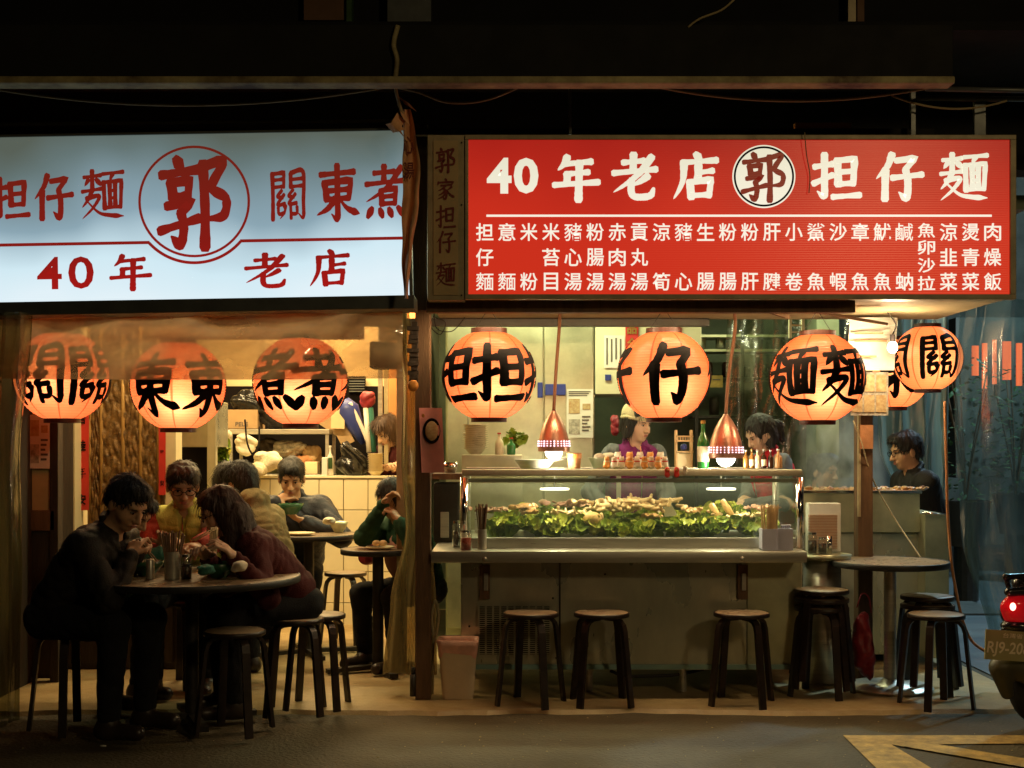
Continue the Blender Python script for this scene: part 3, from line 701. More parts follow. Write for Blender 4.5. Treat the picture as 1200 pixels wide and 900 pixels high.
    for q, nm in ((-1, 'R'), (1, 'L')):
        hj = Pv+s*.09*q*k-z*.02
        if sit: K = hj+f*.40*k+s*.05*q+z*(-.01); An = np.array((K[0]+f[0]*-.03, K[1]+f[1]*-.03, floor+.085))
        else: K = hj-z*.42*k+f*.03; An = np.array((hj[0], hj[1], floor+.085))-f*.02
        hipj[nm], kn[nm], an[nm] = hj, K, An
        b.cap(hj, K, .07*k, .048*k, .03); b.cap(K, An, .048*k, .034*k, .02); b.cap(An-z*.04, An-z*.045+f*.13, .032*k, .024*k, .02)
    body = b.obj('body', skin, root, voxel)
    # jacket with sleeves
    TR = np.stack([s, tf, u], 1); j = SDF(); B = bulk
    jm = vest or jacket
    j.ell(Pv+u*.06, (.165*k*B, .125*k*B, .12*k), TR, .05)
    j.ell(Pv+u*.20*k, (.18*k*B, .135*k*B, .17*k), TR, .06)
    j.ell(Pv+u*.34*k, (.195*k*B, .135*k*B, .15*k), TR, .06)
    j.cap(S-s*.13*k*B-u*.02, S+s*.13*k*B-u*.02, .068*k*B, .068*k*B, .05)
    sv = SDF() if (sleeve and vest) else j
    for nm in 'RL':
        q = -1 if nm == 'R' else 1
        fd = unit(wr[nm]-el[nm]); cuff = wr[nm]-fd*.008
        sv.cap(sh[nm]-s*q*.01, el[nm], .068*k*B, .056*k*B, .03); sv.cap(el[nm], cuff, .056*k*B, .042*k*B, .02)
    j.cap(S-tf*.01, Nk-u*.01, .085*k, .062*k, .04)
    col = [(0, -.072, .030), (.048, -.050, .026), (.072, .0, .012), (.060, .052, -.018), (.028, .088, -.060)]
    for q in (-1, 1):
        for a_, c_ in zip(col, col[1:]):
            A_ = Nk+(s*a_[0]*q+tf*a_[1]+u*a_[2])*k; B_ = Nk+(s*c_[0]*q+tf*c_[1]+u*c_[2])*k; j.cap(A_, B_, .017*k, .016*k, .012)
    j.cap(Nk-u*.02+tf*.0, HP(0, -.01, -.05)+nd*.05, .052*k, .052*k, .008, 's')
    j.cap(Nk+tf*.07*k+u*.02, Nk+tf*.12*k-u*.075, .030*k, .010*k, .012, 's')
    if hood:
        j.ell(Nk-tf*.075+u*.01, (.105*k, .055*k, .065*k), TR, .03)
    seed = int(abs(x*100+y*10))
    if puffer:
        g0 = wav(.004, 30, seed)
        g2 = folds(.012, 70, seed, u); dis = lambda X, Y, Z: g0(X, Y, Z)+g2(X, Y, Z)-.014*np.abs(np.sin((X*u[0]+Y*u[1]+Z*u[2])*2*math.pi/.17))
    else:
        g1 = folds(.0105, 74, seed, u*.6+f*.5+s*.3); g2 = wav(.002, 90, seed+1)
        dis = lambda X, Y, Z: g1(X, Y, Z)+g2(X, Y, Z)
    j.obj('vest' if vest else 'jacket', jm, root, .0085, dis)
    if sv is not j: sv.obj('sleeves', sleeve, root, .0085, dis)
    if vest:
        MB().tube([Nk+tf*.085+u*.0, S+tf*.135-u*.08, Pv+tf*.152+u*.15], .004, 6).build('zip', 'chrome', root)
    if apron:
        ap = SDF(); ap.ell(Pv+u*.22*k+tf*.03, (.16*k, .145*k, .22*k), TR, .03); ap.obj('apron', apron, root, .01, wav(.005, 30, 3))
    if legs:
        t = SDF(); t.ell(Pv-z*.0, (.155*k, .12*k, .085*k), np.stack([s, f, z], 1), .05)
        for nm in 'RL':
            t.cap(hipj[nm], kn[nm], .092*k, .068*k, .03); t.cap(kn[nm], an[nm]+z*.015, .066*k, .052*k, .03)
        t.obj('trousers', trousers, root, .011, folds(.008, 62, seed+4, f*.7+z*.4))
        for nm in 'RL':
            A = an[nm]; sh_ = SDF(); base = np.array((A[0], A[1], floor+.04)); sh_.cap(base-f*.03, base+f*.15, .040, .034, .02); sh_.cap(A-z*.01, base, .046, .042, .03)
            sh_.obj('shoe', 'shoe', root, .009, None, lambda X, Y, Z: (floor+.004)-Z)
    # hair
    h_ = SDF(); g = wav(.0035, 60, seed+9, (1, 1, .5)); g3 = wav(.0028, 190, seed+5, (1, 1, .25))
    hd = lambda X, Y, Z: g(X, Y, Z)+g3(X, Y, Z)
    h_.ell(HP(0, -.020, .040), (.085*k, .100*k, .094*k), R, .02)
    if style == 'short':
        h_.ell(HP(0, -.055, -.02), (.070*k, .055*k, .065*k), R, .03)
        h_.ell(HP(0, .045, .095), (.060*k, .045*k, .030*k), R, .03)
    if style == 'fringe' or style == 'bob' or style == 'long':
        h_.ell(HP(0, .030, .085), (.074*k, .058*k, .038*k), R, .03)
    if style in ('bob', 'long', 'pony', 'fringe'):
        for q in (-1, 1): h_.ell(HP(.066*q, -.012, -.02), (.020*k, .055*k, .085*k), R, .03)
        h_.ell(HP(0, -.07, -.03), (.070*k, .045*k, .09*k), R, .03)
    if style == 'long':
        for q in (-1, 1): h_.cap(HP(.075*q, -.02, -.03), HP(.085*q, -.01, -.11)-z*.12, .036*k, .026*k, .03)
        h_.cap(HP(0, -.075, -.05), Nk-tf*.08-z*.10, .075*k, .07*k, .04)
        h_.cap(HP(.05, -.06, -.05), Nk-tf*.05-z*.16+s*.08, .06*k, .05*k, .04); h_.cap(HP(-.05, -.06, -.05), Nk-tf*.05-z*.16-s*.08, .06*k, .05*k, .04)
    if style == 'pony':
        h_.cap(HP(0, -.105, .04), HP(0, -.145, -.02), .028*k, .034*k, .02); h_.cap(HP(0, -.145, -.02), HP(0, -.13, -.13), .034*k, .014*k, .02)
    # keep the face clear
    h_.ell(HP(0, .085, -.045), (.064*k, .075*k, .093*k), R, .012, 's')
    h_.ell(HP(0, .075, .000), (.058*k, .05*k, .052*k if style in ('fringe', 'bob') else .062*k), R, .012, 's')
    if style in ('short', 'pony'):
        for q in (-1, 1): h_.ell(HP(.085*q, .018, -.035), (.026*k, .042*k, .045*k), R, .01, 's')
    if style == 'short': h_.cap(HP(0, -.05, -.09), HP(0, -.02, -.16), .062*k, .06*k, .01, 's')
    ho = h_.obj('hair', hair, root, .0062, hd)
    if not hat: strands(ho, root, HP(0, -.03, .12), hair, 1500, .034 if style in ('short', 'pony') else .065, .004 if style == 'short' else .0025, seed, .25 if style == 'short' else .6)
    else: strands(ho, root, HP(0, -.03, .12), hair, 500, .05, .002, seed, .8)
    # face details
    for q in (-1, 1):
        e = MB(); e.ell(HP(.031*q, .074, .005), (.0118*k, .0100*k, .0045*k), 10, 6, Matrix(R.tolist())); eo = e.build('eye', 'eye_white', root, True)
        MB().ell(HP(.031*q, .0815, .004), (.0058*k, .0045*k, .0052*k), 8, 5, Matrix(R.tolist())).build('iris', 'ink', eo, True)
        MB().tube([HP(.016*q, .0875, .021), HP(.03*q, .0885, .0265), HP(.047*q, .076, .023)], [.0022*k, .0028*k, .0014*k], 6).build('eyebrow', hair if hair != 'hair_red' else 'hair', root, True)
        MB().tube([HP(.018*q, .0835, .0095), HP(.031*q, .0865, .0125), HP(.045*q, .077, .0085)], [.0008*k, .0012*k, .0008*k], 5).build('eyelid', 'ink', root, True)
    lp = MB(); lp.ell(HP(0, .0915, -.057), (.021*k, .0065*k, .0045*k), 10, 6, Matrix(R.tolist())); lp.ell(HP(0, .0905, -.0645), (.0175*k, .007*k, .005*k), 10, 6, Matrix(R.tolist()))
    lp.build('lips', 'lip', root, True)
    if glasses:
        g_ = MB()
        for q in (-1, 1):
            pts = [HP(.033*q+.024*math.cos(a), .099, .003+.0165*math.sin(a)) for a in [i*math.pi/8 for i in range(17)]]
            g_.tube(pts, .0019*k, 5); g_.tube([HP(.057*q, .099, .008), HP(.078*q, .05, .010), HP(.082*q, -.01, .004)], .0018*k, 5)
        g_.tube([HP(-.009, .100, .006), HP(.009, .100, .006)], .0016*k, 5)
        g_.build('glasses', 'ink', root, True)
    if hat:
        t = SDF(); t.ell(HP(0, -.022, .052), (.094*k, .108*k, .100*k), R, .02); t.ell(HP(0, .02, -.05), (.12, .14, .075), R, .015, 's')
        fold = [HP(.087*math.cos(a), -.020+.099*math.sin(a), .042-.03*(math.sin(a) < 0)*-math.sin(a)) for a in [i*math.pi/12 for i in range(25)]]
        t.obj('beanie', hat, root, .0065, wav(.0025, 120, 5, (1, 1, .2)))
        MB().tube(fold, .0125, 8).build('beanie_cuff', hat, root, True)
    return root
# ============================================================ THE SETTING
def S(name, mb, m, smooth=False, kind='structure'): return mb.build(name, m, None, smooth, kind=kind)
S('road', MB().box(-60, 60, -30, 90, -.2, -.02), 'asphalt')
# shop floor: slab with a broken front lip
fl = MB()
r2 = random.Random(3); xs = [-4.2+i*.12 for i in range(58)]
fr = [6.46+r2.uniform(-.025, .025)+.03*math.sin(x*3) for x in xs]
fl.add([(x, y, 0) for x, y in zip(xs, fr)]+[(x, 10.6, 0) for x in xs]+[(x, y-.03, -.03) for x, y in zip(xs, fr)],
       [(i, i+1, 58+i+1, 58+i) for i in range(57)]+[(116+i, 116+i+1, i+1, i) for i in range(57)])
S('shop_floor', fl, 'slab')
S('side_street', MB().box(2.72, 40, 7.2, 60, -.03, -.012), 'road_blue')
ym = thing('road_marking', 'worn yellow painted arrow-like road marking in the right foreground', 'road marking', FL(1090, 880, -.016))
def strip(mb, pts): 
    return mb.add([FL(px, py, -.0155) for px, py in pts], [tuple(range(len(pts)))[::-1]])
mk = MB(); strip(mk, [(988, 861.5), (1300, 861.5), (1300, 870.5), (1045, 872.5), (1095, 902), (1150, 945), (1100, 960), (1028, 901)])
mk.build('outline_stripe', 'yellow_paint', ym)
mk = MB(); mk.add([FL(px, py, -.0125) for px, py in [(1046, 872.3), (1098, 871.8), (1300, 905), (1300, 916)]], [(3, 2, 1, 0)]); mk.build('diagonal_stripe', 'yellow_paint', ym)

# building shell
S('room_ceiling', MB().box(-4, -.6, 6.95, 10.5, 2.62, 2.7), 'soffit')
S('kitchen_ceiling', MB().box(-.6, 2.9, 7.45, 10.5, 2.62, 2.7), 'kitchen_wall')
wall_top = MB().box(-6, 3.2, 7.0, 7.2, 2.75, 7)
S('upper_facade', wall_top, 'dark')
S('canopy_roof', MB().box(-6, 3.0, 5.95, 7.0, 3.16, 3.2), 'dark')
S('room_left_wall', MB().box(-3.0, -2.62, 6.6, 8.05, 0, 2.62), 'timber_dark')
S('room_left_back_wall', MB().box(-3.0, -2.66, 8.05, 9.9, 0, 2.62), 'cream')
S('kitchen_back_wall', MB().box(-2.7, 2.2, 10.4, 10.5, 0, 2.62), 'kitchen_wall')
S('left_closing_wall', MB().box(-6, -3.0, 6.9, 7.1, 0, 2.75), 'dark')
S('far_building', MB().box(1.5, 22, 17, 18, 0, 9), 'facade')
S('far_side_wall', MB().box(2.05, 2.2, 8.9, 10.4, 0, 2.62), 'kitchen_wall')

# gutter beam over both signs
g = thing('gutter_beam', 'long dark olive metal gutter beam with a rust-streaked pale lower lip above both signs', 'gutter', (0, 5.9, 2.9))
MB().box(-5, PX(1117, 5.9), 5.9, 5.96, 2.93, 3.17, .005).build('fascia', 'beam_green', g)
MB().box(-5, PX(1118, 5.87), 5.85, 5.955, 2.895, 2.928, .01).build('lip', 'beam_lip', g)
pt = MB(); pt.tube(bez([P(466, 30, 5.885), P(461, 52, 5.885), P(465, 70, 5.885), P(463, 92, 5.885)], 5), .012, 6); pt.build('peeling_drip', 'beam_lip', g, True)
MB().box(-5, 2.05, 6.42, 6.46, 2.80, 2.83).build('rear_rail', 'beam_green', g)
# upper windows seen above the gutter
w = thing('upper_window', 'small lit beige window pane above the gutter beam, left of the middle', 'window', P(382, 15, 6.95))
MB().box(PX(355, 6.9), PX(405, 6.9), 6.93, 6.99, 3.52, 4.1).build('pane', 'orange_wall_dim', w); MB().box(PX(406, 6.9), PX(412, 6.9), 6.9, 6.99, 3.5, 4.1).build('frame', 'plant', w)
MB().box(PX(454, 6.9), PX(505, 6.9), 6.9, 6.99, 3.50, 4.1).build('grey_panel', 'grey_frame', w)
w = thing('window_frame', 'narrow yellow-lit window frame post above the gutter beam over the red sign', 'window frame', P(1005, 15, 6.95))
MB().box(PX(994, 6.9), PX(1003, 6.9), 6.9, 6.99, 3.5, 4.1).build('post', 'beige_frame', w); MB().box(PX(1006, 6.9), PX(1014, 6.9), 6.92, 6.99, 3.5, 4.1).build('post', 'orange_wall_dim', w)
# hangers and pipes
for px, y0, y1, lb in ((668, 97, 158, 'thin grey hanger rod above the left half of the red sign'), (1069, 103, 160, 'rusty hanger bar above the right half of the red sign'), (1147, 120, 160, 'pale short hanger post at the right end of the red sign')):
    wd = .007 if px < 700 else (.012 if px < 1100 else .028)
    MB().box(PX(px, 6.35)-wd, PX(px, 6.35)+wd, 6.33, 6.36, PZ(y1, 6.35), PZ(y0, 6.35), .002).build('sign_hanger', 'grey_frame', None, label=lb, cat='hanger')
MB().tube([P(1085, 104, 6.2), P(1300, 108, 6.2)], .013, 8).tube([P(1075, 115, 6.3), P(1300, 117, 6.3)], .013, 8).build('conduit_pipe', 'grey_frame', None, True, label='pair of thin grey conduit pipes at the top right corner', cat='pipe')
for pts, r, lb in (
    (catenary(P(-30, 100, 6.1), P(458, 101, 6.1), .09, 24), .006, 'long sagging dusty cable above the white sign'),
    (bez([P(458, 101, 6.1), P(490, 108, 6.1), P(525, 120, 6.1), P(570, 117, 6.1), P(620, 97, 6.0)], 8), .006, 'short looped cable hanging above the left end of the red sign'),
    (catenary(P(745, 96, 6.1), P(1115, 97, 6.1), .085, 24), .007, 'sagging cable above the red sign and its round emblem'),
    (bez([P(-20, 146, 6.4), P(200, 144, 6.4), P(430, 142, 6.4), P(470, 140, 6.4)], 8), .009, 'straight dusty pipe-like cable just above the white sign'),
    (bez([P(462, 95, 6.0), P(466, 115, 6.05), P(472, 135, 6.1)], 6), .008, 'short frayed cable end above the banner knot'),
    (bez([P(943, 155, 6.26), P(945, 180, 6.27), P(949, 205, 6.28), P(948, 226, 6.28)], 6), .0025, 'thin black wire dangling over the red sign beside the emblem'),
    (catenary(P(700, 150, 6.45), P(905, 152, 6.45), .02, 14), .006, 'grimy cable lying behind the top edge of the red sign'),
    (bez([P(860, 0, 5.9), P(845, 12, 5.9), P(820, 22, 5.9), P(806, 32, 5.9)], 6), .005, 'thin twig-like wire above the gutter'),
    (catenary(P(1045, 112, 6.25), P(1180, 118, 6.25), .05, 14), .005, 'thin sagging wire at the top right corner')):
    MB().tube(pts, r, 6).build('cable', 'cable', None, True, label=lb, cat='cable', group='cables strung under the gutter')
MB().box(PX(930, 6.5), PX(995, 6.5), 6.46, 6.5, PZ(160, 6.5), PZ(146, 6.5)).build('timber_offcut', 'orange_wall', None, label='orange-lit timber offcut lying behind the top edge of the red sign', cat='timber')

# ============================================================ SIGNS
# red lightbox
D = 6.3
rs = thing('red_sign', 'backlit red shop sign with white brush headline and white menu lettering', 'sign', P(845, 350, D))
x0, x1 = PX(549, D), PX(1183, D); z0, z1 = PZ(345, D), PZ(164, D)
MB().box(PX(545, D), PX(1187, D), 6.32, 6.48, PZ(350, D)+.005, PZ(160, D)-.005).build('box', 'beige_frame', rs)
MB().box(x0, x1, D, 6.318, z0, z1).build('red_sheet', 'lb_red', rs)
fz0, fz1 = PZ(351, D), PZ(158.5, D)
for a in ((PX(545, D), x0, z0, z1), (x1, PX(1190, D), z0, z1), (PX(545, D), PX(1190, D), z1, fz1), (PX(545, D), PX(1190, D), fz0, z0)):
    MB().box(a[0], a[1], D-.012, 6.33, a[2], a[3], .003).build('frame_bar', 'beige_frame', rs)
yt = D-.003
t = MB(); t.add([(PX(a, D), yt, PZ(b, D)) for a, b in ((570, 254.2), (1162, 254.2), (1162, 251.6), (570, 251.6))], [(0, 1, 2, 3)]); t.build('divider_line', 'lb_text_white', rs)
for ch, cx in (('年', 675), ('老', 743.5), ('店', 815), ('担', 980), ('仔', 1053), ('麵', 1129)):
    t = MB(); brush_on(t, ch, PX(cx, D), PZ(207.5, D), 56*D/F0, 56*D/F0, yt, 14.5 if ch != '麵' else 10.5); t.build('headline_character', 'lb_text_white', rs)
for ch, cx in (('4', 585), ('0', 616.5)):
    t = MB(); text_on(t, ch, PX(cx, D), PZ(206, D), 29*D/F0, 42*D/F0, yt, .035); t.build('headline_numeral', 'lb_text_white', rs)
def disc(mb, cx, cz, r0, r1, y, a0=0, a1=360, n=64):
    vs = []; 
    for i in range(n+1):
        a = math.radians(a0+(a1-a0)*i/n)
        vs += [(cx+r0*math.cos(a), y, cz+r0*math.sin(a)), (cx+r1*math.cos(a), y, cz+r1*math.sin(a))]
    return mb.add(vs, [(2*i, 2*i+1, 2*i+3, 2*i+2) for i in range(n)])
cx, cz, u_ = PX(895, D), PZ(207, D), D/F0
disc(MB(), cx, cz, 0, 37*u_, yt).build('emblem_disc', 'lb_text_white', rs)
disc(MB(), cx, cz, 33*u_, 35.3*u_, yt-.002).build('emblem_ring', 'ink', rs)
t = MB(); brush_on(t, '郭', cx, cz, 51*u_, 55*u_, yt-.003, 12); t.build('emblem_character', 'lb_text_red', rs)
cols = ['担仔麵', '意 麵', '米 粉', '米苔目', '豬心湯', '粉腸湯', '赤肉湯', '貢丸湯', '涼 筍', '豬 心', '生 腸', '粉 腸', '粉 肝', '肝 腱', '小 卷', '鯊 魚', '沙 蝦', '章 魚', '魷 魚', '鹹 蚋', '魚卵沙拉', '涼韭菜', '燙青菜', '肉燥飯']
for i, c in enumerate(cols):
    px = 568+i*25.87
    if len(c) == 4: ys = [270, 290, 311, 332]; hh = 16.5
    else: ys = [272, 301.5, 330]; hh = 20
    for ch, py in zip(c, ys):
        if ch == ' ': continue
        t = MB(); v, f_, (ew, eh) = glyphs(ch, .006 if ch in '豬鹹麵鯊' else .012)
        text_on(t, ch, PX(px, D), PZ(py, D), 20.5*u_*min(1, ew/.86), hh*1.04*u_*min(1, eh/.86), yt, .006 if ch in '豬鹹麵鯊' else .012)
        t.build('menu_character', 'lb_text_white', rs)
# side box with vertical shop name
sb = thing('side_name_board', 'aged beige name board with dark red characters, left end of the red sign', 'sign', P(524, 350, D))
MB().box(PX(501, D), PX(544.5, D), 6.3, 6.48, PZ(352, D), PZ(158, D), .004).build('board', 'beige_frame', sb)
MB().box(PX(508, D), PX(537, D), 6.293, 6.301, PZ(346, D), PZ(165, D)).build('panel', 'sidebox', sb)
for ch, py, h in (('郭', 188, 28), ('家', 222, 25), ('担', 255, 28), ('仔', 284, 26), ('麵', 322, 28)):
    t = MB(); brush_on(t, ch, PX(522.5, D), PZ(py, D), 23*u_, h*u_, 6.29, 10 if ch not in '麵' else 7.5); t.build('name_character', 'text_maroon', sb)
sc_ = MB()
for px in (541,):
    for py in (167, 240, 346): sc_.tube([P(px, py, 6.299), P(px, py, 6.293)], .004, 8)
sc_.build('screw', 'ink', sb)

# white lightbox (hangs slightly crooked)
ws = thing('white_sign', 'backlit bluish white shop sign with dark red brush characters and a circled emblem', 'sign', P(240, 253, D))
ws.rotation_euler = (0, 0, 0)
MB().box(PX(-120, D), PX(480, D), 6.325, 6.48, PZ(353, D), PZ(155, D)).build('box', 'grey_frame', ws)
MB().box(PX(-120, D), PX(478, D), D, 6.32, PZ(350, D), PZ(157, D)).build('white_sheet', 'lb_white', ws)
MB().box(PX(-120, D), PX(484, D), D-.015, 6.5, PZ(366, D), PZ(350.3, D), .003).build('bottom_rail', 'grey_frame', ws)
MB().box(PX(-120, D), PX(480, D), D-.01, 6.33, PZ(156.8, D), PZ(154, D), .002).build('top_rail', 'grey_frame', ws)
MB().box(PX(478.3, D), PX(482, D), D-.01, 6.33, PZ(350, D), PZ(157, D), .002).build('end_rail', 'grey_frame', ws)
for ch, px, py, w_, h_, wt in (('担', 12, 229, 46, 50, 13.5), ('仔', 63, 228, 46, 54, 13.5), ('麵', 121, 226, 50, 58, 9.5), ('關', 338, 231, 44, 60, 9.5), ('東', 396, 228, 52, 64, 13), ('煮', 453, 229, 50, 62, 12), ('郭', 229, 236, 84, 104, 12.5),
                              ('年', 152, 316.5, 50, 44, 12.5), ('老', 311, 319, 54, 42, 12.5), ('店', 385, 317.5, 50, 44, 12.5)):
    t = MB(); brush_on(t, ch, PX(px, D), PZ(py, D), w_*u_, h_*u_, yt, wt); t.build('brush_character', 'lb_text_red', ws)
for ch, px, w_ in (('4', 57, 29), ('0', 94, 30)):
    t = MB(); text_on(t, ch, PX(px, D), PZ(317, D), w_*u_, 38*u_, yt, .016); t.build('numeral', 'lb_text_red', ws)
cx, cz = PX(228, D), PZ(236, D)
disc(MB(), cx, cz, 62.5*u_, 65.5*u_, yt).build('emblem_ring', 'lb_text_red', ws)
t = MB(); aa = math.degrees(math.asin(47/71)); disc(t, cx, cz, 70*u_, 73.5*u_, yt, 180+aa, 360-aa)
t.add([(PX(a, D), yt-.0004, PZ(b, D)) for a, b in ((-120, 285), (175, 285), (175, 281.3), (-120, 281.3))], [(0, 1, 2, 3)])
t.add([(PX(a, D), yt-.0004, PZ(b, D)) for a, b in ((281, 285), (478, 285), (478, 281.3), (281, 281.3))], [(0, 1, 2, 3)]); t.build('divider_line', 'lb_text_red', ws)
ws.rotation_euler = (0, -math.radians(1.0), 0)

# twisted banner between the signs
bn = thing('twisted_banner', 'faded orange cloth banner twisted and knotted between the two signs', 'banner', P(482, 250, 6.1))
def bfn(u, v):
    py = 128+v*222; w = 8+12*min(1, v*4) if v < .25 else 20-15*max(0, (v-.5)/.5)**.9
    c = 477+4*math.sin(v*5)+3*v
    return P(c+(u-.5)*w+1.2*math.sin(v*25)*(u-.5), py, 6.13-.025*math.sin(u*7+v*4)-.012*math.sin(v*30+u*3))
MB().grid(bfn, 12, 70).build('cloth', 'banner_cloth', bn, True)
for ch, py in (('心', 170), ('湯', 200)):
    t = MB(); text_on(t, ch, PX(479, 6.09), PZ(py, 6.09), 12*u_, 20*u_, 6.09, .02); t.build('banner_character', 'text_maroon', bn)
kn = MB()
for i in range(5):
    a = i*1.1; kn.grid(lambda u, v, a=a, i=i: P(470+14*u*math.cos(a)+(v-.5)*9, 112+10*i+(16*u)*math.sin(a*.7+.6)+v*10, 6.08+.02*math.sin(u*4+i)), 5, 4)
kn.build('knot', 'banner_cloth', bn, True)

# soffit canopy under the red sign, lintels
so = thing('canopy_soffit', 'stained beige canopy board running back from under the red sign', 'canopy', (1, 7, 1.99))
MB().box(PX(501, D), PX(1188, D), 6.485, 7.44, 2.0, 2.05).build('board', 'soffit', so)
MB().box(PX(1180, D), PX(1190, D), 6.49, 7.44, 2.052, 2.4).build('side_board', 'beige_frame', so)
MB().box(PX(500, 6.44), PX(1000, 6.44), 6.40, 6.47, PZ(367, 6.44), PZ(353, 6.44), .004).build('timber_lintel', 'timber', None, label='brown timber lintel nailed along the bottom of the red sign', cat='lintel')
MB().box(-.62, PX(830, 7.4), 7.36, 7.43, 1.955, 1.998, .004).build('aluminium_track', 'grey_frame', None, label='grey aluminium track behind the timber lintel over the stall', cat='track')
for (a, b, r, lb) in (((860, 352), (925, 372), .02, 'crooked timber batten under the right part of the red sign'), ((960, 366), (1040, 380), .014, 'short dark batten near the glowing placard')):
    MB().bar(P(*a, 6.8), P(*b, 6.8), r*1.6, r).build('batten', 'timber', None, label=lb, cat='batten')
# posts
pl = thing('timber_post', 'dark brown timber post at the left end of the food stall', 'post', FL(497, 816))
MB().box(PX(487, 6.75), PX(505, 6.75), 6.715, 6.80, 0, PZ(362, 6.75), .006).build('shaft', 'timber', pl)
MB().box(PX(482, 6.62), PX(501, 6.62), 6.6, 6.68, PZ(364, 6.62), 2.9, .006).build('head_post', 'timber_dark', pl)
MB().tube([P(484, 818, 6.72)+Vector((0, 0, .01)), P(484, 790, 6.72)], .016, 10).tube([P(484, 790, 6.72), P(484, 782, 6.72)], .011, 8).build('foot_pipe', 'iron_dark', pl, True)
# carved bracket on the post top
cb = MB(); qq = random.Random(8)
for k_ in range(15):
    w_ = 4+4.5*abs(math.sin(k_*1.25))+qq.uniform(0, 2); cb.box(PX(487-w_, 6.69), PX(488+w_*.3, 6.69), 6.675+.004*(k_ % 3), 6.70, PZ(377+5.2*(k_+1), 6.69), PZ(377+5.2*k_, 6.69), .003)
cb.build('carved_bracket', 'timber_dark', pl)
pr = thing('stall_post', 'brown timber post standing behind the right round table', 'post', (PX(1012, 7.3), 7.3, 0))
MB().box(PX(1003.5, 7.3), PX(1021, 7.3), 7.26, 7.36, 0, 2.0, .008).build('shaft', 'timber', pr)
MB().box(PX(1003, 7.3), PX(1006, 7.3), 7.25, 7.27, .9, 1.5).build('corner_bead', 'beige_frame', pr)
PZo = P(1014, 512, 7.24)
MB().box(PX(1008, 7.24), PX(1023, 7.24), 7.235, 7.245, PZ(526, 7.24), PZ(498, 7.24)).build('red_notice', 'ribbon', pr)

# ============================================================ LIT LAMPS
def lamp(name, kind, loc, power, color, size=.1, sy=None, parent=None, rot=None, spot=None):
    l = bpy.data.lights.new(name, kind); l.energy = power; l.color = color
    if kind == 'AREA': l.shape = 'RECTANGLE'; l.size = size; l.size_y = sy or size
    elif kind == 'SUN': l.angle = size
    else: l.shadow_soft_size = size
    if spot: l.spot_size = math.radians(spot); l.spot_blend = .5
    o = bpy.data.objects.new(name, l); C.objects.link(o); o.location = Vector(loc)
    if rot: o.rotation_euler = rot
    if parent is not None: o.parent = parent; o.matrix_parent_inverse = Matrix.Translation(-parent.location)
    return o
def fixture(loc, w, h, color, power, m, lb):
    t = thing('ceiling_light', lb, 'ceiling light', loc, 'fluorescent ceiling lights inside the shop')
    x, y, z = loc
    MB().box(x-w/2, x+w/2, y-.06, y+.06, z, z+.04, .005).build('housing', 'white_plastic', t)
    MB().tube([(x-w/2+.03, y, z-.018), (x+w/2-.03, y, z-.018)], .014, 8).build('tube', m, t)
    lamp('tube_light', 'AREA', (x, y, z-.04), power, color, w*.95, .08, t, (0, 0, 0))
warm = (1, .72, .34); green = (.97, 1, .55)
fixture((-1.9, 7.5, 2.54), 1.2, 0, warm, 24, 'tube_warm', 'warm ceiling tube over the carved panels in the dining room')
fixture((-1.7, 8.8, 2.54), 1.2, 0, warm, 54, 'tube_warm', 'warm ceiling tube over the half wall of tiles')
fixture((-1.3, 9.95, 2.54), 1.2, 0, warm, 38, 'tube_warm', 'warm ceiling tube over the cluttered back shelves')
fixture((.1, 8.05, 2.54), 1.2, 0, green, 27, 'tube_green', 'cool ceiling tube over the steel fridge in the stall')
fixture((1.85, 8.55, 2.54), 1.0, 0, green, 22, 'tube_green', 'cool ceiling tube at the right side of the stall kitchen')

# lanterns
def awning(px, lb):  # unseen tubes added as warm fill for counter, stools and floor
    x = PX(px, 6.56); t = thing('added_fill_tube', lb, 'fill light', (x, 6.56, 1.96), 'warm fill tubes added under the canopy'); MB().box(x-.5, x+.5, 6.53, 6.60, 1.975, 1.998, .004).build('housing', 'white_plastic', t)
    MB().tube([(x-.47, 6.565, 1.966), (x+.47, 6.565, 1.966)], .009, 8).build('tube', 'tube_warm', t); lamp('tube_light', 'AREA', (x, 6.565, 1.955), 11, (1, .72, .38), .94, .03, t, (math.radians(8), 0, 0))
awning(636, 'left added warm fill tube tucked unseen behind the timber lintel under the canopy'); awning(880, 'right added warm fill tube tucked unseen behind the timber lintel under the canopy')
RL, HZ = .236, .2337
def lr(z): return RL*math.sqrt(max(.01, 1-(z/HZ)**2))
pf = []
NR = 32
for i in range(NR*3+1):
    z = -.218+.436*i/(NR*3); pf.append((lr(z)+.0022*math.cos(2*math.pi*i/3), z))
shell_me = MB().lathe(pf, n=64, closed=True).mesh('shell', 'lantern', True)
capT = MB().lathe([(.088, .200), (.092, .200), (.092, .240), (.070, .240), (.070, .2)], n=32, closed=True).mesh('cap', 'cap_black')
capB = MB().lathe([(.070, -.206), (.091, -.206), (.091, -.238), (.03, -.238)], n=32, closed=True).mesh('cap', 'cap_black')
bulb_me = MB().ell((0, 0, 0), (.03, .03, .04)).mesh('bulb', 'bulb', True)
